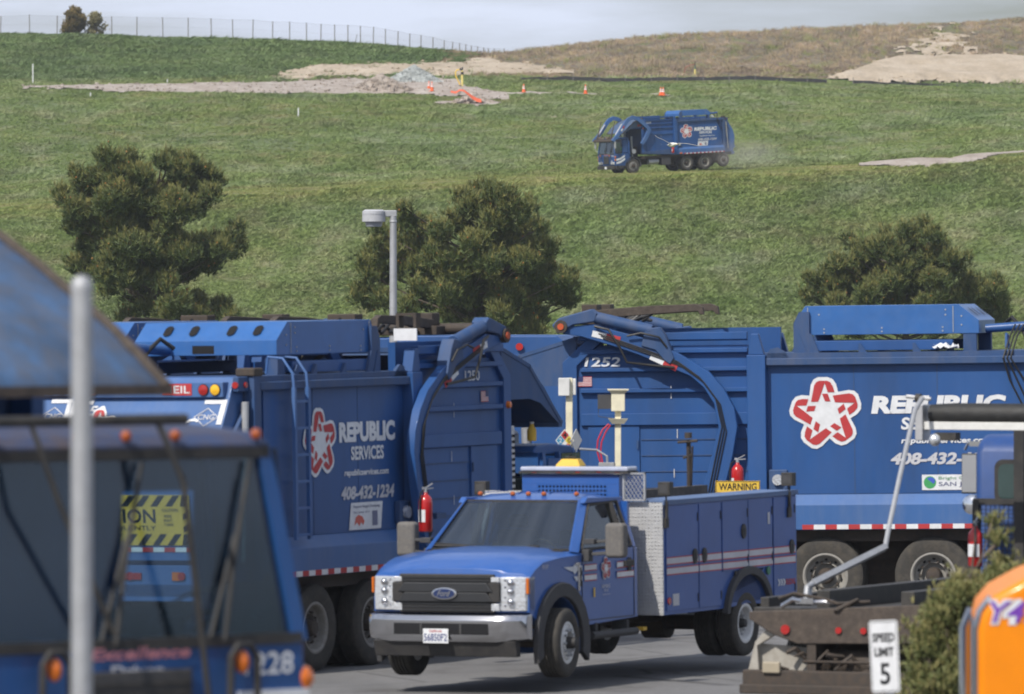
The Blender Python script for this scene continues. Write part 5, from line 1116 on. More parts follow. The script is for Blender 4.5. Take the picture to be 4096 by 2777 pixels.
T1 = [(90,440,60),(130,520,80),(220,270,60),(280,380,110),(500,170,90),(650,160,90),(480,330,140),(620,300,150),(700,200,60),(820,290,90),(960,200,70),(1020,150,70),(1100,230,110),(1200,200,80),(1290,270,100),(1370,350,100),(1380,470,90),(1150,420,150),(950,450,160),(750,480,180),(550,520,180),(380,560,160),(250,620,120),(200,730,90),(330,750,130),(500,750,170),(700,720,180),(900,700,180),(1100,600,170),(1270,560,110),(1000,850,170),(750,900,180),(520,880,160),(350,880,110),(1150,930,150),(1300,960,110),(1450,960,120),(1570,900,100),(1590,770,60),(1530,830,60),(1400,860,80),(1280,880,80),(1350,1070,100),(1200,1080,110),(950,1050,130),(220,1060,90),(350,1120,110),(480,1150,90),(850,1250,110),(780,1180,80),(620,1200,50),(1100,1420,110),(1250,1400,100),(1000,1520,110),(1450,1450,110),(1550,1500,80),(1300,1500,100),(1100,1700,150),(1350,1700,130),(900,1750,120),(600,1050,150),(750,1040,150),(450,1000,140),(900,960,150),(1050,1010,140),(640,1190,110),(1130,1150,110),(1000,1230,100),(700,1330,90),(520,1270,80),(820,1430,100),(1200,1530,120),(640,1500,90)]
T2 = [(1350,110,80),(1250,180,100),(1150,230,90),(1450,160,90),(1550,200,90),(1250,330,130),(1420,300,130),(1600,300,110),(1700,380,100),(1790,280,60),(1850,320,50),(580,330,60),(620,430,90),(760,480,100),(560,540,110),(720,600,120),(1000,400,50),(1050,470,90),(1120,500,110),(930,540,100),(900,640,110),(330,560,70),(400,640,110),(300,680,60),(560,700,120),(1300,480,120),(1480,470,130),(1650,560,130),(1820,520,100),(1900,500,60),(1880,600,90),(1250,680,130),(1450,650,140),(1650,720,140),(1840,720,110),(1960,720,90),(2060,680,50),(880,780,110),(1000,820,90),(700,780,120),(450,800,130),(280,780,100),(180,860,70),(220,960,90),(380,930,120),(560,920,120),(720,900,110),(1180,850,130),(1380,850,140),(1550,820,120),(1750,850,130),(1920,850,110),(150,1170,90),(250,1200,100),(380,1200,90),(120,1130,60),(880,1000,120),(1080,980,130),(1280,1000,140),(1480,1000,140),(1700,1020,150),(1850,1000,120),(700,1080,80),(1980,980,90),(2100,1020,90),(2200,960,60),(2180,1080,80),(620,1280,100),(800,1200,130),(950,1180,130),(1150,1180,130),(1350,1220,140),(1550,1200,150),(1750,1200,150),(1950,1150,130),(2120,1200,100),(2180,1250,60),(1000,1330,120),(1250,1350,120),(1500,1350,130),(1700,1380,150),(1880,1380,110),(1600,1480,140),(1800,1500,120),(1300,1550,150),(1500,1600,150)]
T3 = [(1290,110,60),(1220,150,80),(1090,150,60),(900,190,60),(560,270,70),(640,330,90),(1050,260,110),(1200,260,120),(1370,220,100),(1430,300,80),(880,300,110),(740,380,110),(620,440,80),(980,400,130),(1150,400,140),(1350,380,120),(420,480,80),(340,560,80),(480,600,100),(680,540,110),(850,540,120),(1050,560,120),(1250,520,130),(1420,500,110),(1550,430,80),(1700,430,60),(1640,520,80),(150,650,80),(260,680,100),(400,720,110),(600,680,120),(800,700,120),(1000,700,110),(1200,680,120),(1400,650,120),(1550,620,80),(130,820,90),(300,830,120),(500,830,130),(700,830,130),(900,820,120),(1080,820,90),(1250,800,100),(1430,820,110),(1600,850,100),(1720,740,90),(1800,680,90),(1900,740,110),(2040,680,80),(2060,800,90),(1950,880,120),(1780,850,130),(2060,950,100),(1900,1020,120),(2080,1060,80),(1700,980,100),(400,950,130),(700,950,130),(1000,930,120),(1300,920,120),(600,1100,150),(1000,1100,150),(1400,1100,150),(1800,1150,130),(300,1080,120)]
for (T, x0, y0, sc, D, lab, sd) in ((T1,200,560,.4695,345,'dark pine with a forked crown, left of the lamp post',3),(T2,1380,700,.4131,335,'broad rounded pine directly behind the lamp post',5),(T3,3180,860,.3941,355,'low spreading pine behind the roof of the right truck',8)):
    xm = np.mean([l[0] for l in T])*sc+x0; rx = (xm-2048)/FP*D; rz = float(zh(np.array([rx]), np.array([float(D)]))[0])
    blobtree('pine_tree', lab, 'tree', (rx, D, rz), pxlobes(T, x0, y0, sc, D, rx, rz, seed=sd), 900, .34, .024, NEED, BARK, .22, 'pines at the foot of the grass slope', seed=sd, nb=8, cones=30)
# two small trees on the far crest
def crest_tree(px, py, wpx, hpx, label, m, dens, sd, D=792):
    rx = (px-2048)/FP*D; rz = float(zh(np.array([rx]), np.array([float(D)]))[0])-.1; h = hpx*D/FP; w_ = wpx*D/FP; rr = np.random.default_rng(sd); L = []
    for i in range(26):
        z = rr.uniform(.12,.95); k = min(1,(1-z)*1.9+.15)*min(1,z*3.5+.25); L.append((rr.uniform(-.5,.5)*w_*.72*k, rr.uniform(-.4,.4)*w_*k, z*h*1.08+.2, .17*w_))
    blobtree('small_tree', label, 'tree', (rx, D, rz), L, dens, .24, .05, m, BARK, .07, 'small trees by the fence on the crest', seed=sd, nb=8)
CT1 = foliage_mat('olive_leaves', (.08,.07,.02), (.18,.15,.05), (.30,.21,.08)); CT2 = foliage_mat('pale_leaves', (.16,.14,.06), (.28,.25,.12), (.40,.36,.18))
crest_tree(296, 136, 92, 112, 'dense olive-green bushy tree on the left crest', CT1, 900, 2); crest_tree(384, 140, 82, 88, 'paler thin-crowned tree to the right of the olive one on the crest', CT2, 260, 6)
# ------------------------------------------------------------------ trucks in the yard and on the hill
t1252 = loader('front loading refuse truck numbered 1252, side-on across the right half of the yard', (3.608,106.759,.09), (0,.013,2.967), '1252', 'stow', 0., 0., 'blue front loading refuse trucks', 'green')
t1250 = loader('front loading refuse truck numbered 1250, seen from its rear left of the service pickup', (-2.257,95.492,-.034), (-.013,-.007,1.0996), '1250', 'stow', -.62, -.85, 'blue front loading refuse trucks', 'dumping')
tl = copy_tree(t1250); tl.location = (-2.257-1.95, 95.492+2.2, -.06); tag(tl, 'refuse truck at the left picture edge of which only the upper tailgate shows', 'garbage truck', 'blue front loading refuse trucks')
t1253 = loader('blue refuse truck numbered 1253 driving along the grass hillside with lifted arms', (11.028,541.626,12.36), (0,.057,3.648), '1253', 'up', 0., 0., 'blue front loading refuse trucks', 'dumping')
for o_ in t1253.children:
    pass
HD = math.radians(-48)
def at_local(hd, lp, X, D): c, s_ = math.cos(hd), math.sin(hd); return X-(c*lp[0]-s_*lp[1]), D-(s_*lp[0]+c*lp[1])
ox, oy = at_local(HD, (4.95,1.2), (1222-2048)/FP*41.5, 41.5); gz = float(yard(ox*0, 41.5))
t1228 = loader('nearest refuse truck numbered 1228, blurred cab facing the camera at lower left', (ox,oy,gz), (0,0,HD), '1228', 'none', 0., 0., 'blue front loading refuse trucks', 'green', hoodtaper=.34)
g = G(); g.tube([(5.0,-1.5,2.63),(5.0,.32,2.63)], .03, 10); g.tube([(5.0,.12,2.63),(5.1,.22,2.3),(5.08,.36,1.5),(5.1,.46,.7)], .017, 8); g.tube([(5.0,-.75,2.66),(5.1,-.62,2.2),(5.1,-.25,1.5)], .015, 8); obj('fork_bars', g, DARK, t1228)
for o_ in list(t1228.children):
    nm_ = o_.name.split('.')[0]
    if nm_ in ('tank_housing','roof_bracket','roof_beam','housing_leg','packer_cylinder','hydraulic_hose'):
        for q_ in list(o_.children): bpy.data.objects.remove(q_)
        bpy.data.objects.remove(o_); continue
    if o_.type == 'MESH' and nm_ not in ('hopper_hood','hood_edge','exhaust_stack') and nm_ in ('body_shell','rib','far_wall_rail','lifting_eye','tailgate','light_bar','hopper_front','roof','hopper_wall','pillar','front_pillar','rib','top_rail','hopper_front','side_panel','tailgate_post','hinge_block'):
        for v_ in o_.data.vertices:
            if v_.co.z > 2.6: v_.co.z = 2.6+(v_.co.z-2.6)*.68
    if False:
        for v_ in o_.data.vertices:
            v_.co.y *= .80
    if nm_ == 'cab':
        for q_ in list(o_.children):
            if q_.name.startswith('side_mirror'): bpy.data.objects.remove(q_)
driver((W(165,2330,42.6)[0], 42.6, gz+1.30), HD, 'person in a lime vest sitting behind the windshield of the nearest truck')
dl = Matrix.Translation((11.028,541.626,12.36)) @ Euler((0,.057,3.648)).to_matrix().to_4x4() @ Vector((4.15,.72,1.30)); driver(dl, 3.648, 'driver in a lime vest at the window of the truck on the hillside')
# white number plate on the fork carriage of 1250
g = G(); g.box((-.16,-1.36,3.97),(-.14,-1.04,4.12)); obj('white_plate', g, WHITE, t1250); g = G(); g.box((-.13,-1.34,4.13),(.0,-1.30,4.28)); g.box((-.13,-1.10,4.13),(.0,-1.06,4.28)); g.box((-.13,-1.34,4.28),(.0,-1.06,4.31)); g.box((-.12,-1.30,4.10),(-.02,-1.10,4.13)) if True else 0; obj('plate_bracket', g, GREASE, t1250)
# an older refuse truck standing behind the row: body box without the roof housing
def back_truck(loc, rot):
    t = thing('refuse_truck', 'plain blue truck body with a red side lamp, half hidden behind truck 1252', 'garbage truck', loc, rot)
    g = G(); g.prism([(-7.0,1.0),(-7.0,3.55),(-6.7,3.80),(-4.2,3.80),(-3.9,3.76),(0,3.76),(0,1.0)], -1.2, 1.2); obj('body_shell', g, BLUE, t, bevel=.03)
    for s in (1,-1):
        g = G(); g.box((-5.6,1.2*s,1.5),(-4.0,1.23*s,3.70)); g.box((-6.9,1.2*s,1.2),(-5.7,1.225*s,3.5)); obj('side_panel', g, BLUE, t, bevel=.006)
        g = G(); g.cyl((-6.1,1.226*s,3.62), .06, 0, .03*s, 'y', 18); obj('side_lamp', g, LRED, t)
        for x in (-3.4,-2.4,-1.4,-.4): g = G(); g.box((x,1.2*s,1.1),(x+.08,1.26*s,3.7)); obj('rib', g, BLUE, t)
        for x in (-5.2,-3.9): wheel(t, x, .98*s, .53, .53, .27, s, RIMG, dish=.11)
        wheel(t, 2.6, 1.0*s, .53, .53, .3, s, RIMG, dish=-.02)
    g = G(); g.box((-6.9,-.4,.7),(3.2,.4,.95)); obj('chassis', g, GREASE, t)
    g = G(); g.prism([(.6,.7),(.6,2.6),(2.6,2.6),(3.0,1.6),(3.1,.6)], -1.15, 1.15); obj('cab', g, BLUE, t, bevel=.05)
    g = G(); g.box((-4.0,-1.1,3.80),(0,1.1,3.88)); obj('roof_rail', g, BLUE, t)
    return t
bx, by = at_local(math.radians(172), (-7.0,1.2), (2300-2048)/FP*124, 124); back_truck((bx,by,0), (0,0,math.radians(172)))
pk = pickup((-.32,88.163,.148), (.008,.008,4.261))
seen_ = set()
for o_ in list(pk.children)+[q for c_ in pk.children for q in c_.children]:      # nose length from the front axle
    if o_.type == 'MESH' and o_.data.name not in seen_ and o_.name.split('.')[0] not in ('steering_wheel','tyre','rim','hub_cap','lug_nuts','hand_holes'):
        seen_.add(o_.data.name)
        for v_ in o_.data.vertices:
            if v_.co.x > .56: v_.co.x = .56+(v_.co.x-.56)*.84
# ------------------------------------------------------------------ flatbed truck with tarp arm, right of the pickup
def flatbed():
    t = thing('flatbed_truck', 'rusty-tailed flatbed truck with a rolled black tarp and blue cab at right', 'truck', (2.5,80.8,.05), (0,0,math.radians(66)))
    g = G(); g.prism([(.0,1.16),(-2.3,1.28),(-2.3,.86),(-.55,.83),(-.28,.92),(0,1.08)], -.02, .12, 'yz'); ap = obj('tail_apron', g, RUST, t, bevel=.015)
    g = G(); g.box((.12,-2.3,1.14),(.7,0,1.2)); g.box((.1,-2.3,1.22),(5.9,-2.2,1.36)); g.box((.3,-.1,1.17),(5.9,0,1.30)); g.box((.2,-2.2,1.12),(5.9,-.1,1.18)); g.box((.4,-.75,1.18),(6.2,-.6,1.38)); g.box((.4,-1.7,1.18),(6.2,-1.55,1.38)); obj('bed', g, DARK, t, bevel=.01)
    g = G()
    for y in (-.42,-1.02,-1.3): g.cyl((-.025,y,.98), .035 if y < -.5 else .05, -.02, 0, 'x', 14)
    obj('tail_light', g, LRED, t)
    g = G(); g.box((-.06,-2.3,.38),(.06,.06,.55)); g.box((-.1,-2.3,.30),(-.04,.08,.40)); g.box((-.02,-2.2,.63),(.02,-.6,.66)); obj('rear_bumper', g, GREASE, t, bevel=.015)
    g = G(); g.prism([(.10,.30),(-.10,.30),(-.06,.80),(-.42,1.02),(-.26,1.08),(-.04,.84)], .06, .14, 'yz'); obj('side_plate', g, mat('dirty_white_panel', (.40,.38,.34), .7, dust=.5, scale=5), t)
    g = G(); g.prism([(-.03,.56),(-.62,.54),(-.62,.78),(-.06,.82)], .16, .19, 'yz'); obj('white_panel', g, mat('dirty_white_panel', (.50,.49,.45), .7, dust=.4, scale=5), t)
    g = G(); g.box((-.1,-.38,.52),(-.05,-.18,.64)); obj('reversing_lamp', g, mat('old_lamp', (.35,.30,.22), .4), t, bevel=.015)
    g = G()
    for y in (-.7,-1.6): g.box((.0,y-.05,.5),(6.5,y+.05,.98))
    g.beam((.1,-.72,.5),(.5,-1.0,.95),.08,.08); g.beam((.05,-1.15,.45),(.4,-.85,.9),.07,.07); g.tube([(.1,-1.3,.6),(.15,-1.5,.72),(.2,-1.7,.6),(.25,-2.0,.75)], .03, 8); g.cyl((.25,-1.2,.62), .15, -.3, .3, 'y', 14); g.box((.15,-2.1,.55),(.5,-1.75,.8)); g.tube([(.1,-.9,1.1),(-.05,-1.0,1.2),(.05,-1.2,1.3),(.15,-1.05,1.22)], .022, 8)
    for x in (1.3,2.7,7.9): g.cyl((x,-1.2,.5), .1, -1., 1., 'y')
    obj('chassis', g, GREASE, t)
    g = G()
    for i in range(22):
        y = -.15-.09*i; z = rng.uniform(.45,.8); g.tube([(.0,y,z),(.05,y-.08,z+rng.uniform(-.1,.12)),(.12,y-.15,z+rng.uniform(-.1,.1))], rng.uniform(.012,.03), 6)
    g.tube([(.1,-.3,1.3),(.0,-.5,1.36),(.1,-.8,1.30),(.0,-1.0,1.26),(.15,-1.3,1.28)], .018, 8); obj('cables_and_hoses', g, GREASE, t)
    g = G(); g.tube([(.05,-.35,1.22),(-.02,-.5,1.30),(.05,-.62,1.27),(.1,-.9,1.27)], .028, 10); g.box((.0,-.72,1.25),(.06,-.52,1.31)); obj('chrome_hitch', g, CHROME, t)
    for x in (1.3,2.7):
        for y in (-.1,-2.25): wheel(t, x, y-.1 if y > -1 else y+.1, .52, .52, .27, 1 if y > -1 else -1, RIMG, dish=.11)
    for y in (-.25,-2.1): wheel(t, 8.3, y, .52, .52, .3, 1 if y > -1 else -1, RIMG, dish=-.02)
    # cab
    g = G(); g.prism([(6.75,.9),(6.75,2.70),(6.83,2.84),(7.0,2.90),(8.3,2.88),(8.8,1.95),(10.2,1.75),(10.3,.7),(7.0,.7)], -2.28, .02); cab = obj('cab', g, mat('deep_blue', (.003,.044,.19), .3, coat=.4, dust=.03), t, bevel=.12, seg=4)
    g = G(); rp = []
    for (cy_, cz_), a0 in (((-.55,2.5),PI/2),((-.55,2.25),0)): pass
    def rrect(y0, y1, z0, z1, r):
        P = []
        for cy_, cz_, a in ((y1-r,z1-r,0),(y0+r,z1-r,PI/2),(y0+r,z0+r,PI),(y1-r,z0+r,PI*1.5)):
            for k in range(6): P.append((cy_+r*math.cos(a+k*PI/10), cz_+r*math.sin(a+k*PI/10)))
        return P
    g.prism(rrect(-1.95,-.24,2.12,2.62,.1), 6.728, 6.752, 'yz'); obj('window_seal', g, PLASTD, cab)
    g = G(); g.prism(rrect(-1.90,-.29,2.17,2.57,.08), 6.715, 6.73, 'yz'); obj('rear_window', g, mat('teal_window', (.03,.06,.06), .08, coat=.8), cab)
    # black headache rack
    g = G(); g.beam((6.45,-.13,.98),(6.45,-.13,2.16),.07,.09); g.beam((6.45,-.66,.98),(6.45,-.66,3.05),.12,.14); g.beam((6.45,-2.25,.98),(6.45,-2.25,2.16),.07,.09); g.beam((6.45,-.1,2.15),(6.45,-2.3,2.15),.08,.07); g.beam((6.45,-.1,1.1),(6.45,-2.3,1.1),.08,.08)
    for k in range(40): y = -.16-.054*k; g.beam((6.45,y,1.12),(6.45,y-.03,2.12),.006,.006)
    for k in range(22): z = 1.14+.046*k; g.beam((6.45,-.14,z),(6.45,-2.25,z),.006,.006)
    obj('headache_rack', g, PLASTD, t)
    # mirrors
    g = G(); g.tube([(6.95,.0,2.80),(6.95,.16,2.80),(6.95,.2,2.72)], .018, 8); g.tube([(6.95,.15,2.1),(6.95,-.02,2.06)], .018, 8); g.tube([(6.93,-.0,2.1),(6.93,-.01,2.55)], .016, 8); g.box((6.93,-.02,2.76),(6.98,.14,2.82)); mi = obj('side_mirror', g, CHROME, t)
    g = G(); g.box((6.94,.04,2.22),(6.97,.24,2.68)); obj('mirror_frame', g, PLASTD, mi, bevel=.015)
    g = G(); g.box((6.93,.055,2.24),(6.939,.225,2.665)); obj('mirror_glass', g, MIRR, mi)
    g = G(); g.lathe([(.115,0),(.112,-.02),(.09,-.045),(.05,-.06),(.001,-.065)], (6.92,.10,2.10), 'x', 24); obj('convex_mirror', g, MIRR, mi, ang=80)
    # tarp roller and arms
    g = G(); g.lathe([(.08,-2.5),(.12,-2.45),(.125,-.3),(.115,-.12),(.105,-.02)], (5.3,0,3.155), 'y', 22); obj('rolled_tarp', g, TARP, t, ang=60)
    g = G(); g.box((5.2,-2.6,2.98),(5.4,.03,3.07)); obj('tarp_beam', g, WBOX, t, bevel=.008)
    g = G(); g.box((5.16,.03,2.86),(5.42,.12,3.26)); g.tube([(5.3,-.02,3.32),(5.3,.28,3.35)], .022, 8); obj('roller_housing', g, ALU, t, bevel=.03, seg=3)
    g = G(); g.cyl((5.3,0,3.33), .05, .10, .16, 'y'); g.box((5.2,-.35,2.86),(5.35,-.1,2.95)); obj('roller_bearing', g, DARK, t)
    g = G(); g.sph((5.1,-.14,2.87), .07, 14); obj('work_lamp', g, LCLR, t, ang=80)
    return t
fb = flatbed()
Mi = (Matrix.Translation((2.5,80.8,.05)) @ Matrix.Rotation(math.radians(66),4,'Z')).inverted()
g = G(); g.tube([Mi @ W(3690,1592,85.4), Mi @ W(3660,1640,85.2), Mi @ W(3600,1905,84.2), Mi @ W(3552,2130,83.6), Mi @ W(3540,2195,83.4)], .028, 10)
o = obj('tarp_arm', g, STEELP, fb); g = G(); g.tube([Mi @ W(3540,2190,83.4), Mi @ W(3250,2335,81.9)], .045, 4); g.tube([Mi @ W(3250,2335,81.9), Mi @ W(3228,2350,81.8), Mi @ W(3222,2420,81.7)], .03, 8); g.tube([Mi @ W(3243,2345,81.9), Mi @ W(3238,2420,81.8)], .02, 8); obj('lower_arm', g, STEELP, fb)
p_ = fb.matrix_world if False else (Matrix.Translation((2.5,80.8,.05)) @ Matrix.Rotation(math.radians(66),4,'Z'))
extinguisher(p_ @ Vector((6.30,-.17,1.42)), 'red extinguisher strapped to the black rack behind the right-hand cab', 1.2, .95, 'fire extinguishers on the trucks')
extinguisher(W(2950,1992,104.55), 'red extinguisher above the WARNING board, in front of truck 1252', 0., 1.0, 'fire extinguishers on the trucks').rotation_euler = (0,0,0)
extinguisher(W(1702,2128,93.2), 'red extinguisher beside the lift arm of truck 1250', .6, 1.0, 'fire extinguishers on the trucks'); extinguisher(W(2692,612,540.1), 'red extinguisher on the side of the hillside truck', 0, 1.1, 'fire extinguishers on the trucks')
g = G(); g.box((.35,-1.34,1.75),(.6,-1.14,1.82)); obj('extinguisher_bracket', g, BLUED, t1250)
# ------------------------------------------------------------------ orange truck at the lower right
def orange_truck():
    hd = math.radians(177.5); ox, oy = at_local(hd, (1.05,1.1), (3872-2048)/FP*50, 50); gz = float(yard(np.float64(0), 49.))-.13; t = thing('orange_truck', 'bright orange truck hood with chrome edge cut off at the lower right corner', 'truck', (ox,oy,gz), (0,0,hd))
    z0 = 1.62
    g = G(); g.prism([(1.0,.45),(1.0,1.26),(.97,1.38),(.88,1.48),(.68,1.59),(.40,1.69),(.0,1.78),(-.9,1.90),(-1.3,1.94),(-1.3,.62),(-.45,.62),(-.3,.95),(.1,1.1),(.5,.98),(.66,.62)], -1.08, 1.08); h = obj('hood', g, ORT, t, bevel=.07, seg=4)
    g = G(); g.box((1.0,-.8,.55),(1.006,.8,1.30)); g.tube([(1.0,1.05,.55),(1.0,1.05,1.26),(.97,1.05,1.38),(.90,1.04,1.47)], .024, 10); g.tube([(1.03,-1.02,.55),(1.03,-1.02,1.18),(.98,-1.02,1.30)], .045, 10); obj('grille_surround', g, CHROME, t, bevel=.02)
    g = G(); g.sph((.93,1.12,.62), .13, 16); obj('headlight', g, LAMB, t); g = G(); g.lathe([(.15,-.03),(.16,0),(.15,.03),(.13,.0)], (.93,1.14,.62), 'y', 20, closed=True); obj('lamp_ring', g, CHROME, t)
    g = G(); g.prism([(-1.3,.6),(-1.3,1.96),(-1.6,2.65),(-3.2,2.6),(-3.25,.6)], -1.1, 1.1); obj('cab', g, ORT, t, bevel=.06)
    g = G(); g.prism([(-1.75,1.75),(-1.9,2.4),(-2.8,2.4),(-2.8,1.75)], 1.09, 1.115); obj('side_window', g, GLASSD, t)
    g = G(); g.box((-8,-.45,.6),(.8,.45,.85)); g.box((1.06,-1.15,.35),(1.2,1.15,.6)); obj('chassis', g, DARK, t)
    g = G(); g.box((-8,-1.15,1.0),(-3.5,1.15,2.2)); obj('load_bed', g, ORT, t, bevel=.03)
    for s in (1,-1): wheel(t, .1, .98*s, .5, .5, .28, s, RIMG, dish=0); wheel(t, -5.8, .98*s, .5, .5, .28, s, RIMG, dish=.1)
    fr = Fr((0,1.083,0), (-1,0,0), (0,0,1)); PU = mat('decal_purple', (.18,.05,.42), .5); text(fr, 'Y4', -.925, 1.29, .23, .17, WHITE, t, .004, off=.10, shear=.25, name='lettering_edge'); text(fr, 'Y426', -.91, 1.305, .45, .14, PU, t, .008, off=.01, shear=.25)
    return t
orange_truck()
# ------------------------------------------------------------------ bush, speed sign, grey post
BL = [(3985,2090,20),(3992,2160,22),(4020,2270,26),(4080,2290,28),(3990,2300,24),(3920,2390,32),(3840,2340,20),(3860,2390,44),(3800,2420,46),(3970,2390,44),(4010,2370,46),(4080,2360,48),(3760,2480,44),(3850,2470,60),(3930,2440,64),(3720,2540,42),(3790,2560,60),(3870,2560,66),(3690,2600,30),(3740,2640,56),(3820,2660,66),(3900,2660,66),(3700,2720,50),(3780,2750,66),(3870,2760,66),(3960,2560,66),(3720,2830,66),(3830,2860,70),(3950,2700,70),(4060,2400,70),(4020,2500,70),(3760,2960,80),(3900,2960,90),(4050,2760,90),(4065,2350,52),(4010,2360,44),(3950,2440,56),(4092,2430,70)]
bx_, bd_ = (3850-2048)/FP*66, 66.0; bz_ = float(yard(np.float64(bx_), bd_))
LB = []
rr_ = np.random.default_rng(4)
for px, py, r in BL: p = W(px, py, bd_); LB.append((p.x-bx_, rr_.uniform(-.25,.25), p.z-bz_, r*bd_/FP))
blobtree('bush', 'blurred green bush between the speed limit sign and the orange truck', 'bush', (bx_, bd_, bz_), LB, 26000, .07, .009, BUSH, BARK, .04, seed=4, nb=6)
sg_t = thing('speed_limit_sign', 'white sign reading SPEED LIMIT 5 in front of the bush', 'sign', (W(3563,0,64).x, 64, float(yard(np.float64(3.), 64))), (0,0,0))
pz = float(yard(np.float64(3.), 64)); tz = W(0,2482,64).z-pz; bz2 = W(0,2772,64).z-pz; R_s = Matrix.Rotation(math.radians(44),4,'Z') @ Matrix.Rotation(math.radians(-4),4,'Y')
hwS = .155
g = G(); g.prism([(-hwS+.02,bz2),(hwS-.02,bz2),(hwS,bz2+.02),(hwS,tz-.02),(hwS-.02,tz),(-hwS+.02,tz),(-hwS,tz-.02),(-hwS,bz2+.02)], -.003, .0, 'xz'); pn = obj('sign_panel', g, WHITE, sg_t); pn.rotation_euler = (0,math.radians(-3.5),math.radians(-42))
fr = Fr((0,-.0035,bz2), (1,0,0), (0,0,1)); H_ = tz-bz2
def onp(o): o.parent = pn; return o
g = G()
for a in ((-hwS+.012,.012,hwS-.012,.018),(-hwS+.012,H_-.018,hwS-.012,H_-.012),(-hwS+.012,.018,-hwS+.018,H_-.018),(hwS-.018,.018,hwS-.012,H_-.018)): frect(g, fr, *a, .001)
obj('sign_border', g, BLK, pn)
text(fr, 'SPEED', -.12, H_*.70, .24, H_*.125, BLK, pn, .001, off=.04); text(fr, 'LIMIT', -.105, H_*.50, .21, H_*.125, BLK, pn, .001, off=.04); text(fr, '5', -.055, H_*.11, .11, H_*.30, BLK, pn, .001, off=.02)
g = G(); g.box((-.03,.13,-.2),(.03,.18,tz-.1)); g.box((-.02,.003,tz-.2),(.02,.14,tz-.17)); obj('sign_post', g, STEELP, sg_t)
gp = W(327,1120,34); gz34 = float(yard(np.float64(0), 34)); pt_ = thing('grey_post', 'blurred grey steel post in the near left foreground', 'post', (gp.x, 34, gz34), (0,0,0))
g = G(); g.lathe([(.048,-.1),(.048,gp.z-gz34-.03)], (0,0,0), 'z', 24); obj('pipe', g, STEELP, pt_, ang=60)
g = G(); g.lathe([(.050,gp.z-gz34-.05),(.050,gp.z-gz34-.02),(.04,gp.z-gz34+.005),(.015,gp.z-gz34+.02),(.001,gp.z-gz34+.022)], (0,0,0), 'z', 24); obj('post_cap', g, STEELP, pt_, ang=60)
# ------------------------------------------------------------------ lamp post behind truck 1250
lp = W(1573,860,115); LP = thing('lamp_post', 'grey lamp post with a drum-shaped head standing before the middle pine', 'lamp post', (lp.x,115,0), (0,0,0))
g = G(); g.lathe([(.075,-.2),(.05,lp.z-.02)], (0,0,0), 'z', 18); obj('pole', g, STEELP, LP, ang=60)
g = G(); g.box((-.14,-.045,lp.z-.03),(.055,.045,lp.z+.07)); g.lathe([(.058,lp.z-.12),(.058,lp.z-.08)], (0,0,0), 'z', 18); obj('arm', g, STEELP, LP, bevel=.015)
g = G(); g.lathe([(.005,lp.z+.08),(.13,lp.z+.08),(.172,lp.z+.055),(.175,lp.z-.10),(.16,lp.z-.105),(.005,lp.z-.105)], (-.29,0,0), 'z', 28); g.lathe([(.178,lp.z+.01),(.178,lp.z+.025)], (-.29,0,0), 'z', 28); hd_ = obj('lamp_head', g, mat('lamp_grey', (.42,.43,.46), .5, dust=.15, scale=6), LP)
g = G(); g.lathe([(.13,lp.z-.106),(.12,lp.z-.17),(.10,lp.z-.175),(.005,lp.z-.178)], (-.29,0,0), 'z', 28); obj('lens', g, mat('lamp_lens', (.30,.31,.34), .3), hd_)
# ------------------------------------------------------------------ filling-station posts in front of truck 1252
def zgd(X, D): return float(yard(np.float64(X), D))
DA = 102.5; A = W(2277,1512,DA); PA = thing('cream_post', 'cream post carrying a white box and a hazard diamond, left of the other cream post', 'post', (A.x,DA,zgd(A.x,DA)), (0,0,0)); hA = A.z-PA.location.z
g = G(); g.box((-.045,-.045,0),(.045,.045,hA)); obj('post_shaft', g, CREAM, PA, bevel=.008)
g = G(); g.box((-.145,-.11,hA-.24),(.005,-.047,hA-.0)); obj('white_box', g, WBOX, PA, bevel=.01); g = G(); g.box((.047,-.04,hA-.23),(.09,.1,hA-.01)); obj('white_box', g, WBOX, PA, bevel=.01)
dz = W(0,1762,DA).z-PA.location.z
for cx_, tl_, lett in ((-.06,0,1),(.09,.9,0)):
    d = bpy.data.objects.new('hazard_diamond', None); COL.objects.link(d); d.parent = PA; d.location = (cx_,-.06 if lett else 0,dz); d.rotation_euler = (0,0,tl_); r = .125
    g = G(); g.prism([(r,0),(0,r*1.25),(-r,0),(0,-r*1.25)], -.006, 0, 'xz'); obj('diamond_plate_sign', g, WBOX, d)
    fr = Fr((0,-.0065,0), (1,0,0), (0,0,1)); h = r*.46
    if lett:
        for cc, (qx, qy) in (('decal_red',(0,h*1.25)),('nfpa_blue',(-h,0)),('nfpa_yellow',(h,0))):
            g = G(); fpoly(g, fr, [(qx+h*.93,qy),(qx,qy+h*1.16),(qx-h*.93,qy),(qx,qy-h*1.16)], .002); obj('diamond_field', g, mat(cc, {'decal_red':(.4,.02,.03),'nfpa_blue':(.05,.25,.42),'nfpa_yellow':(.65,.5,.05)}[cc], .5), d)
        text(fr, '4', -.025, h*1.25-.035, .05, .07, BLK, d, .004, off=.01); text(fr, '2', -h-.02, -.03, .04, .06, WHITE, d, .004); text(fr, '0', h-.02, -.03, .04, .06, BLK, d, .004)
DB = 102.0; B = W(2472,1570,DB); PB = thing('cream_post', 'cream post with a cream hood box and red hoses, right of the other cream post', 'post', (B.x,DB,zgd(B.x,DB)), (0,0,0)); hB = B.z-PB.location.z
g = G(); g.box((-.04,-.04,0),(.04,.04,hB)); obj('post_shaft', g, CREAM, PB, bevel=.006)
g = G(); g.box((-.09,-.10,hB-.25),(.09,.07,hB-.01)); bx2 = obj('hood_box', g, CREAM, PB, bevel=.008)
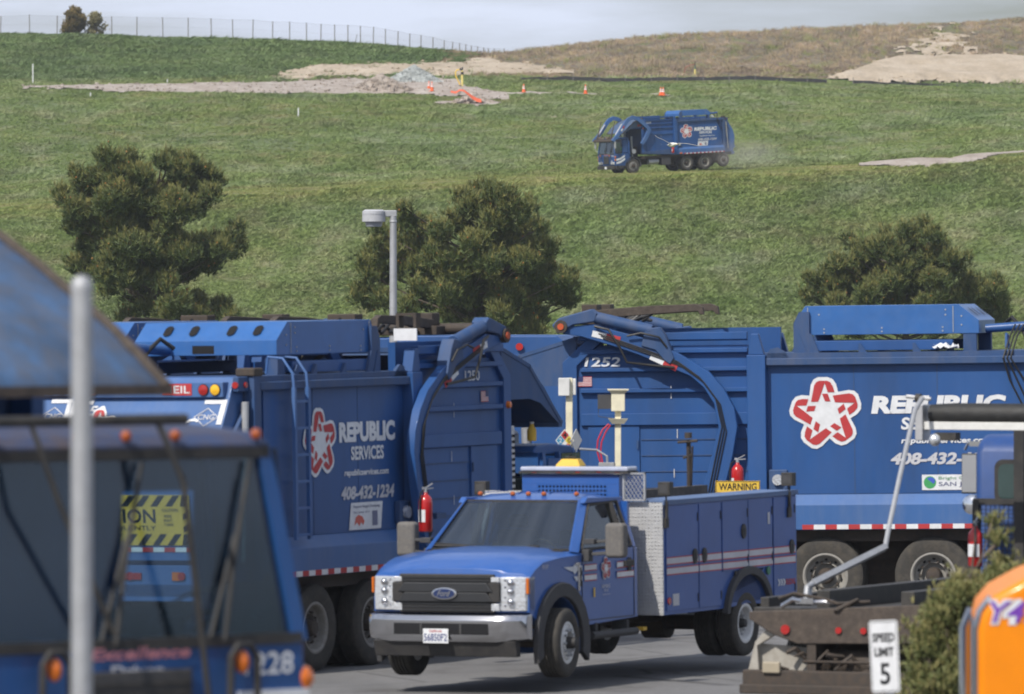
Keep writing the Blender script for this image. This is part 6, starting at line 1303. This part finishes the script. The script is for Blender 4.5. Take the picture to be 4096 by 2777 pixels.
g = G(); g.loft([[(-.09,-.1,hB-.01),(.09,-.1,hB-.01),(.09,.07,hB-.01),(-.09,.07,hB-.01)],[(-.14,-.14,hB+.03),(.14,-.14,hB+.03),(.14,.1,hB+.03),(-.14,.1,hB+.03)]]); g.box((-.14,-.14,hB+.03),(.14,.1,hB+.045)); obj('flared_cap', g, CREAM, PB)
g = G(); g.box((-.27,-.05,hB-.22),(-.09,.03,hB-.03)); g.tube([(-.26,0,hB-.22),(-.26,0,hB-.32),(-.05,0,hB-.35)], .006, 6); obj('dark_box', g, mat('dark_box_paint', (.06,.06,.065), .6), PB, bevel=.01)
zc_ = W(0,1690,DB).z-PB.location.z
g = G(); g.loft([[(-.08,-.08,zc_-.02),(.08,-.08,zc_-.02),(.08,.06,zc_-.02),(-.08,.06,zc_-.02)],[(-.13,-.12,zc_+.05),(.13,-.12,zc_+.05),(.13,.1,zc_+.05),(-.13,.1,zc_+.05)]]); obj('small_hood', g, CREAM, PB)
def hose(pxs, r, D, lab): return tag(obj('red_hose', G().tube([W(a,b,D) for a,b in pxs], r, 8), REDH), lab, 'hose', 'red hoses hanging on the cream post')
hz_b = zgd(B.x,DB)
hose([(2436,1696),(2410,1720),(2392,1760),(2388,1800),(2398,1840),(2415,1880),(2425,1960),(2420,2100),(2440,2300)], .011, DB-.06, 'left-hand red hose bowing out from the cream post'); hose([(2442,1700),(2422,1730),(2406,1770),(2402,1810),(2410,1850),(2420,1885),(2432,1960),(2430,2100),(2450,2300)], .011, DB-.09, 'right-hand red hose close to the cream post')
for o_ in [x for x in COL.objects if x.name.startswith('red_hose')]: pass
DW = 101.5; Wp = W(2951,1924,DW); WS = thing('warning_sign', 'yellow board lettered WARNING showing just above the pickup box', 'sign', (Wp.x,DW,zgd(Wp.x,DW)), (0,0,0)); hW = Wp.z-WS.location.z
g = G(); g.box((-.295,-.01,hW-.75),(.295,0,hW)); wp = obj('sign_panel', g, YSIGN, WS, bevel=.003)
fr = Fr((0,-.0105,0), (1,0,0), (0,0,1)); text(fr, 'WARNING', -.25, hW-.125, .50, .095, BLK, wp, .002, off=.02)
g = G()
for a in ((-.29,hW-.012,.29,hW-.004),(-.29,hW-.74,-.282,hW-.012),(.282,hW-.74,.29,hW-.012),(-.28,hW-.16,.28,hW-.152)): frect(g, fr, *a, .002)
obj('sign_border', g, BLK, wp); g = G(); g.box((-.03,.001,0),(.03,.05,hW-.02)); obj('sign_post', g, STEELP, WS)
# things lying on the vehicles
PKM = Matrix.Translation((-.32,88.163,.148)) @ Euler((.008,.008,4.261)).to_matrix().to_4x4()
yc = thing('tool_case', 'yellow plastic case lying on the rack of the pickup behind its light bar', 'case', PKM @ Vector((-2.75,-.18,2.255)), (0,0,4.4)); yc.scale = (.85,.85,.85)
g = G(); g.loft([[(-.14,-.17,0),(.14,-.17,0),(.14,.17,0),(-.14,.17,0)],[(-.15,-.18,.10),(.15,-.18,.10),(.15,.18,.10),(-.15,.18,.10)],[(-.09,-.11,.19),(.09,-.11,.19),(.09,.13,.19),(-.09,.13,.19)]]); obj('case_shell', g, YEL, yc, bevel=.012)
g = G(); g.tube([(-.0,-.08,.19),(0,-.08,.215),(0,.08,.215),(0,.08,.19)], .012, 6); g.box((-.155,-.1,.06),(-.15,.1,.08)); obj('case_trim', g, DARK, yc)
def rag(loc, s_, label, sd):
    r_ = np.random.default_rng(sd); n = 9; g = G(); vs = [(loc[0]+(i/(n-1)-.5)*s_+r_.normal(0,s_*.04), loc[1]+(j/(n-1)-.5)*s_*.6+r_.normal(0,s_*.04), loc[2]+.02+abs(r_.normal(0,s_*.12))) for i in range(n) for j in range(n)]
    g.add(vs, [(i*n+j,(i+1)*n+j,(i+1)*n+j+1,i*n+j+1) for i in range(n-1) for j in range(n-1)]); return tag(obj('rag', g, WHITE, ang=60), label, 'rag', 'white rags caught on truck roofs')
M52 = Matrix.Translation((3.608,106.759,.09)) @ Euler((0,.013,2.967)).to_matrix().to_4x4(); rag(M52 @ Vector((-2.62,1.1,3.61)), .34, 'crumpled white rag on the roof edge of truck 1252', 3)
M53 = Matrix.Translation((11.028,541.626,12.36)) @ Euler((0,.057,3.648)).to_matrix().to_4x4(); rag(M53 @ Vector((-3.2,.7,3.65)), .5, 'white rag on the roof of the hillside truck', 5)
M50 = Matrix.Translation((-2.257,95.492,-.034)) @ Euler((-.013,-.007,1.0996)).to_matrix().to_4x4()
jg = thing('yellow_jug', 'small yellow jug standing on the cab roof of truck 1250', 'jug', M50 @ Vector((3.85,-.9,2.63)), (0,0,0)); g = G(); g.lathe([(.055,0),(.06,.02),(.06,.14),(.03,.19),(.025,.22)], (0,0,0), 'z', 14); obj('jug_body', g, YEL, jg); g = G(); g.lathe([(.028,.22),(.028,.245)], (0,0,0), 'z', 12); obj('jug_cap', g, WHITE, jg)
# ------------------------------------------------------------------ gull in flight
gl = thing('gull', 'pale gull gliding past in front of the hillside truck', 'bird', W(2690,580,230), (0,0,0)); GW = mat('gull_white', (.62,.60,.56), .7); GG = mat('gull_grey', (.36,.34,.32), .7)
g = G(); ax_ = [(-.28,.012,.0),(-.22,.035,0),(-.1,.07,0),(.03,.075,0),(.12,.05,.01),(.18,.042,.02),(.23,.03,.02),(.27,.012,.015)]
g.loft([[(x*.55+r*.0, x*.83, z)+() if False else (x*.5+r*math.cos(a)*.85, -x*.86+r*math.cos(a)*.5, z+r*math.sin(a)) for a in np.linspace(0,2*PI,11)[:-1]] for x,r,z in ax_]); bd_o = obj('body', g, GW, gl, ang=80)
for s, pts in ((-1,[(-.03,.02,.055),(-.16,.08,.05),(-.30,.16,.042),(-.45,.22,.028),(-.53,.285,.008)]),(1,[(.03,.02,.055),(.2,.045,.05),(.42,.035,.042),(.62,.0,.028),(.78,-.035,.008)])):
    g = G(); g.loft([[(x, -c*1.7, z+.0),(x, -c*.5, z+.012),(x, c*1.2, z-.0),(x, -c*.4, z-.006)] for x,z,c in pts]); obj('wing', g, GG, gl, ang=80)
g = G(); g.loft([[(-.14,.24,0),(-.06,.29,0),(-.10,.20,.01)],[(-.20,.33,0),(-.09,.40,0),(-.14,.35,.005)]]); obj('tail', g, GW, gl); g = G(); g.loft([[(.13,-.23,.03),(.15,-.225,.02),(.13,-.22,.005)],[(.165,-.29,.01),(.166,-.29,.008),(.165,-.29,.005)]]); obj('beak', g, YEL, gl)
# ------------------------------------------------------------------ things on the hill
def on(u, y, lo, hi): D = ytoD(u, y, lo, hi); X = (u-2048)/FP*D; return Vector((X, D, float(zh(np.array([X]), np.array([D]))[0])))
def pile(name, label, u0, u1, ytop, yb, D, m, cat, rocks=0, tex=.12):
    cx = ((u0+u1)/2-2048)/FP*D; hw = (u1-u0)/2*D/FP; zb = float(zh(np.array([cx]), np.array([float(D)]))[0]); h = CAMZ+(HY-ytop)*D/FP-zb; t = thing(name, label, cat, (cx,D,zb), (0,0,0)); n = 46; vs = []
    for i in range(n):
        for j in range(n):
            a, b = (i/(n-1)*2-1)*1.15, (j/(n-1)*2-1)*1.15; r = math.hypot(a, b); z = h*max(-.15,(1-r))*(1 if r > .12 else .97); x, y = cx+a*hw, D+b*hw*.9; nz = float(fbm(np.array([x*1.1+sd_]),np.array([y*1.1]),5)[0]); vs.append((a*hw*(1+.0), b*hw*.9, z*(1+.5*nz)+nz*tex*h-.05))
    g = G(); g.add(vs, [(i*n+j,(i+1)*n+j,(i+1)*n+j+1,i*n+j+1) for i in range(n-1) for j in range(n-1)]); obj('heap', g, m, t, ang=80)
    if rocks:
        r_ = np.random.default_rng(3); g = G()
        for k in range(rocks):
            q = math.sqrt(r_.uniform(0,1)); th = r_.uniform(0,2*PI); a, b = q*math.cos(th), q*math.sin(th); s_ = r_.uniform(.10,.26); c = np.array([a*hw, b*hw*.9, h*max(0,1-q)+.0]); P = r_.normal(0,1,(8,3)); P /= np.linalg.norm(P,axis=1,keepdims=True)
            bq = np.array([(x,y,z) for x in (-1,1) for y in (-1,1) for z in (-1,1)])*.6+P*.35; bq = bq*s_+c
            g.add(bq, [(0,1,3,2),(4,6,7,5),(0,4,5,1),(2,3,7,6),(0,2,6,4),(1,5,7,3)])
        o = obj('rocks', g, m, t, ang=20); o['kind'] = 'stuff'
    return t
sd_ = 0.
pile('gravel_heap', 'tan gravel heap on the pad in front of the grey rocks', 1390, 1660, 300, 380, 672, GRAVEL, 'gravel heap', 260, .25)
ROCK = mat('grey_rock', (.36,.38,.37), .9, dust=.3, scale=1.2, var=.5, dustcol=(.42,.44,.43)); sd_ = 3.
pile('rock_heap', 'heap of broken grey-blue rock behind the tan gravel heap', 1540, 1770, 266, 340, 704, ROCK, 'rock heap', 1500)
sd_ = 5.; pile('gravel_mound', 'low gravel mound under the orange netting right of the well', 1800, 1990, 372, 405, 650, GRAVEL, 'gravel heap', 120, .3)
for (u, y, lab) in ((1716,364,'left cone of the pair in front of the grey rock heap'),(1728,372,'larger right cone of the pair in front of the grey rock heap'),(2095,376,'plain cone at the left end of the thin gravel track'),(2342,382,'tall cone halfway along the thin gravel track'),(2643,388,'left cone of the pair at the right end of the track'),(2653,389,'right cone of the pair at the right end of the track')):
    p = on(u, y, 600, 730); cone(p+Vector((0,0,.14)), lab).scale = (1.05,1.05,1.1 if u == 2342 else (.95 if u != 1728 else 1.15))
for (u, y, h, lab) in ((132,336,80,'tall white stake at the far left of the slope'),(670,338,21,'short white stake behind the gravel pad'),(362,392,20,'short white stake below the left end of the gravel pad'),(1193,466,34,'white stake in the grass below the gravel heap')):
    p = on(u, y, 560, 735); hh = h*p.y/FP; g = G(); g.box((-.05,-.03,-.2),(.05,.03,hh)); o = obj('marker_stake', g, WHITE); o.location = p; o.rotation_euler = (0,rng.uniform(-.03,.03),0); tag(o, lab, 'stake', 'white marker stakes on the slope')
def well(u, y, lab, big):
    p = on(u, y, 600, 760); k = p.y/FP; t = thing('gas_well', lab, 'gas well', p, (0,0,0), 'landfill gas wells'); YP = mat('pale_yellow_pipe', (.74,.62,.20), .5)
    if big:
        g = G(); g.tube([(0,0,10*k),(0,0,58*k)], 4.6*k, 10); g.tube([(0,0,66*k),(0,0,74*k)], 3.6*k, 10); obj('riser', g, YP, t)
        g = G(); g.tube([(0,0,57*k),(0,0,68*k)], 6*k, 10); g.box((-12*k,-3*k,-4*k),(4*k,3*k,12*k)); obj('valve', g, DARK, t)
        g = G(); g.tube([(-9*k,0,10*k),(-9*k,0,17*k),(-17*k,0,33*k),(-26*k,0,52*k),(-27*k,0,66*k),(-22*k,0,76*k),(-10*k,0,77*k)], 2.4*k, 8); obj('hose', g, mat('well_hose', (.75,.50,.06), .5), t)
        g = G(); g.tube([(-10*k,0,77*k),(3*k,0,80*k)], 4.5*k, 8); g.box((-1*k,-2*k,80*k),(4*k,2*k,88*k)); obj('wellhead', g, PLAST, t)
    else:
        g = G(); g.tube([(0,0,0),(0,0,28*k)], 4*k, 10); obj('riser', g, YP, t); g = G(); g.tube([(0,0,28*k),(0,0,42*k)], 2.5*k, 8); g.sph((0,0,30*k), 4.5*k, 8); obj('valve', g, mat('well_green', (.04,.12,.08), .5), t)
        g = G(); g.tube([(0,0,48*k),(-14*k,0,46*k),(-38*k,0,36*k),(-44*k,0,12*k)], 1.6*k, 8); obj('hose', g, mat('well_red', (.25,.06,.04), .6), t); g = G(); g.box((-2*k,-1*k,42*k),(2*k,1*k,56*k)); obj('wellhead', g, PLAST, t)
well(1849, 358, 'yellow gas well with a curved hose beside the orange netting', True); well(2780, 304, 'smaller gas well on the weedy slope behind the black silt fence', False)
# orange netting
NP = [(1803,366,5),(1822,370,5),(1840,360,4),(1855,362,5),(1872,374,7),(1890,388,9),(1908,398,10),(1926,402,8)]
g = G(); rings = []
for u, y, h in NP:
    D = 648.; p = W(u, y-h*.5, D); q = W(u, y+h, D-.5); rings.append([p+Vector((0,0,.0)), p+Vector((0,.25,.02)), q+Vector((0,.25,0)), q])
g.loft(rings); tag(obj('orange_netting', g, mat('safety_netting', (.72,.13,.05), .8, bump=.5), ang=60), 'crumpled orange safety netting draped over the gravel mound', 'netting')
# silt fences
def siltfence(pts, lab, step):
    t = thing('silt_fence', lab, 'fence', (0,0,0), (0,0,0), 'black silt fences'); base = []
    us = np.arange(pts[0][0], pts[-1][0], 26)
    for u in us: y = np.interp(u, [a for a,_ in pts], [b for _,b in pts]); base.append(W(u, y, 706))
    g = G(); rr2 = np.random.default_rng(9); rings = [[p+Vector((0,0,-.14)), p+Vector((0,.04,-.14)), p+Vector((0,.04,.16+rr2.uniform(-.07,.07))), p+Vector((0,0,.16+rr2.uniform(-.07,.07)))] for p in base]; g.loft(rings); obj('fabric', g, mat('silt_fabric', (.018,.019,.024), .75, dust=.1), t)
    for i in range(0, len(base), step): g = G(); g.box((-.03,-.06,-.3),(.03,-.01,.45)); o = obj('stake', g, mat('weathered_wood', (.20,.19,.18), .8), t); o.location = base[i]
siltfence([(2085,320),(2260,314),(2350,318),(2430,322),(2540,320),(2700,317),(2840,316),(3000,312),(3150,320),(3310,327)], 'long black silt fence along the foot of the weedy mound', 4)
siltfence([(3412,330),(3600,340),(3750,346),(3900,357),(4000,362),(4300,378)], 'black silt fence below the sandy stockpile at right', 4)
# litter fence on the left crest
cf = thing('litter_fence', 'tall thin net fence along the left crest against the sky', 'fence', (0,0,0), (0,0,0))
px_ = [v*.881 for v in (-250,-120,3,135,260,385,508,622,740,855,960,1057,1148,1238,1315,1392,1457,1520,1580,1637,1695,1750,1806,1860,1911,1966,2017,2054,2087,2114,2140,2168,2196,2218,2244,2290)]; tops = []
for i, u in enumerate(px_):
    D = 794.; X = (u-2048)/FP*D; z = float(zh(np.array([X]), np.array([D]))[0]); hpx = np.interp(u, [0,900,1440,1730,1880,2020], [82,88,84,62,40,22]); h = hpx*D/FP; tl_ = rng.uniform(-.03,.03); g = G(); g.tube([(0,0,-.6),(tl_*.5,0,h*.5),(tl_*h,0,h)], .055, 6); o = obj('post', g, mat('weathered_wood', (.20,.19,.18), .8), cf); o.location = (X,D,z); tops.append((X,D,z,h))
u = 1613*.881; X = (u-2048)/FP*794; z = float(zh(np.array([X]), np.array([794.]))[0]); g = G(); g.tube([(-.15,0,-.3),(.2,0,1.2)], .035, 6); o = obj('post', g, mat('weathered_wood', (.20,.19,.18), .8), cf); o.location = (X,794,z)
g = G()
for q in (.55,.97): g.tube([(x,D,z+h*q) for x,D,z,h in tops], .006, 4)
obj('wire', g, STEELP, cf)
nm = bpy.data.materials.new('thin_netting'); nm.use_nodes = True; t_ = nm.node_tree; b_ = t_.nodes['Principled BSDF']; b_.inputs['Base Color'].default_value = (.30,.31,.34,1); b_.inputs['Alpha'].default_value = .13; b_.inputs['Roughness'].default_value = .9
g = G(); g.loft([[(x,D+.05,z-.3),(x,D+.05,z+h*1.0)] for x,D,z,h in tops], caps=False, closed=False); obj('netting', g, nm, cf)
# dust raised behind the far truck
dm_ = bpy.data.materials.new('dust_air'); dm_.use_nodes = True; t_ = dm_.node_tree; t_.nodes.remove(t_.nodes['Principled BSDF']); pv = N(t_, 'ShaderNodeVolumePrincipled'); pv.inputs['Color'].default_value = (.85,.80,.72,1)
co_ = N(t_, 'ShaderNodeTexCoord'); nz_ = N(t_, 'ShaderNodeTexNoise'); nz_.inputs['Scale'].default_value = 1.4; gr_ = N(t_, 'ShaderNodeTexGradient', gradient_type='SPHERICAL'); t_.links.new(co_.outputs['Object'], nz_.inputs['Vector']); t_.links.new(co_.outputs['Object'], gr_.inputs[0])
dn = mth(t_, 'MULTIPLY', mth(t_, 'MULTIPLY', gr_.outputs['Fac'], nz_.outputs[0]), .32); t_.links.new(dn, pv.inputs['Density']); t_.links.new(pv.outputs[0], t_.nodes['Material Output'].inputs['Volume'])
g = G(); g.sph((0,0,0), 1, 24); o = obj('dust_cloud', g, dm_, kind='stuff'); o.location = (16.6,541.,13.6); o.scale = (3.6,2.6,1.3); o['label'] = 'faint dust cloud trailing behind the hillside truck'; o['category'] = 'dust'

# ------------------------------------------------------------------ thin air haze round the whole place
hm = bpy.data.materials.new('air_haze'); hm.use_nodes = True; t_ = hm.node_tree; t_.nodes.remove(t_.nodes['Principled BSDF']); pv = N(t_, 'ShaderNodeVolumePrincipled'); pv.inputs['Color'].default_value = (.88,.92,1,1); pv.inputs['Density'].default_value = .00012; pv.inputs['Anisotropy'].default_value = .2
t_.links.new(pv.outputs[0], t_.nodes['Material Output'].inputs['Volume']); g = G(); g.box((-500,-60,-3),(500,1200,60)); obj('haze', g, hm, kind='stuff')
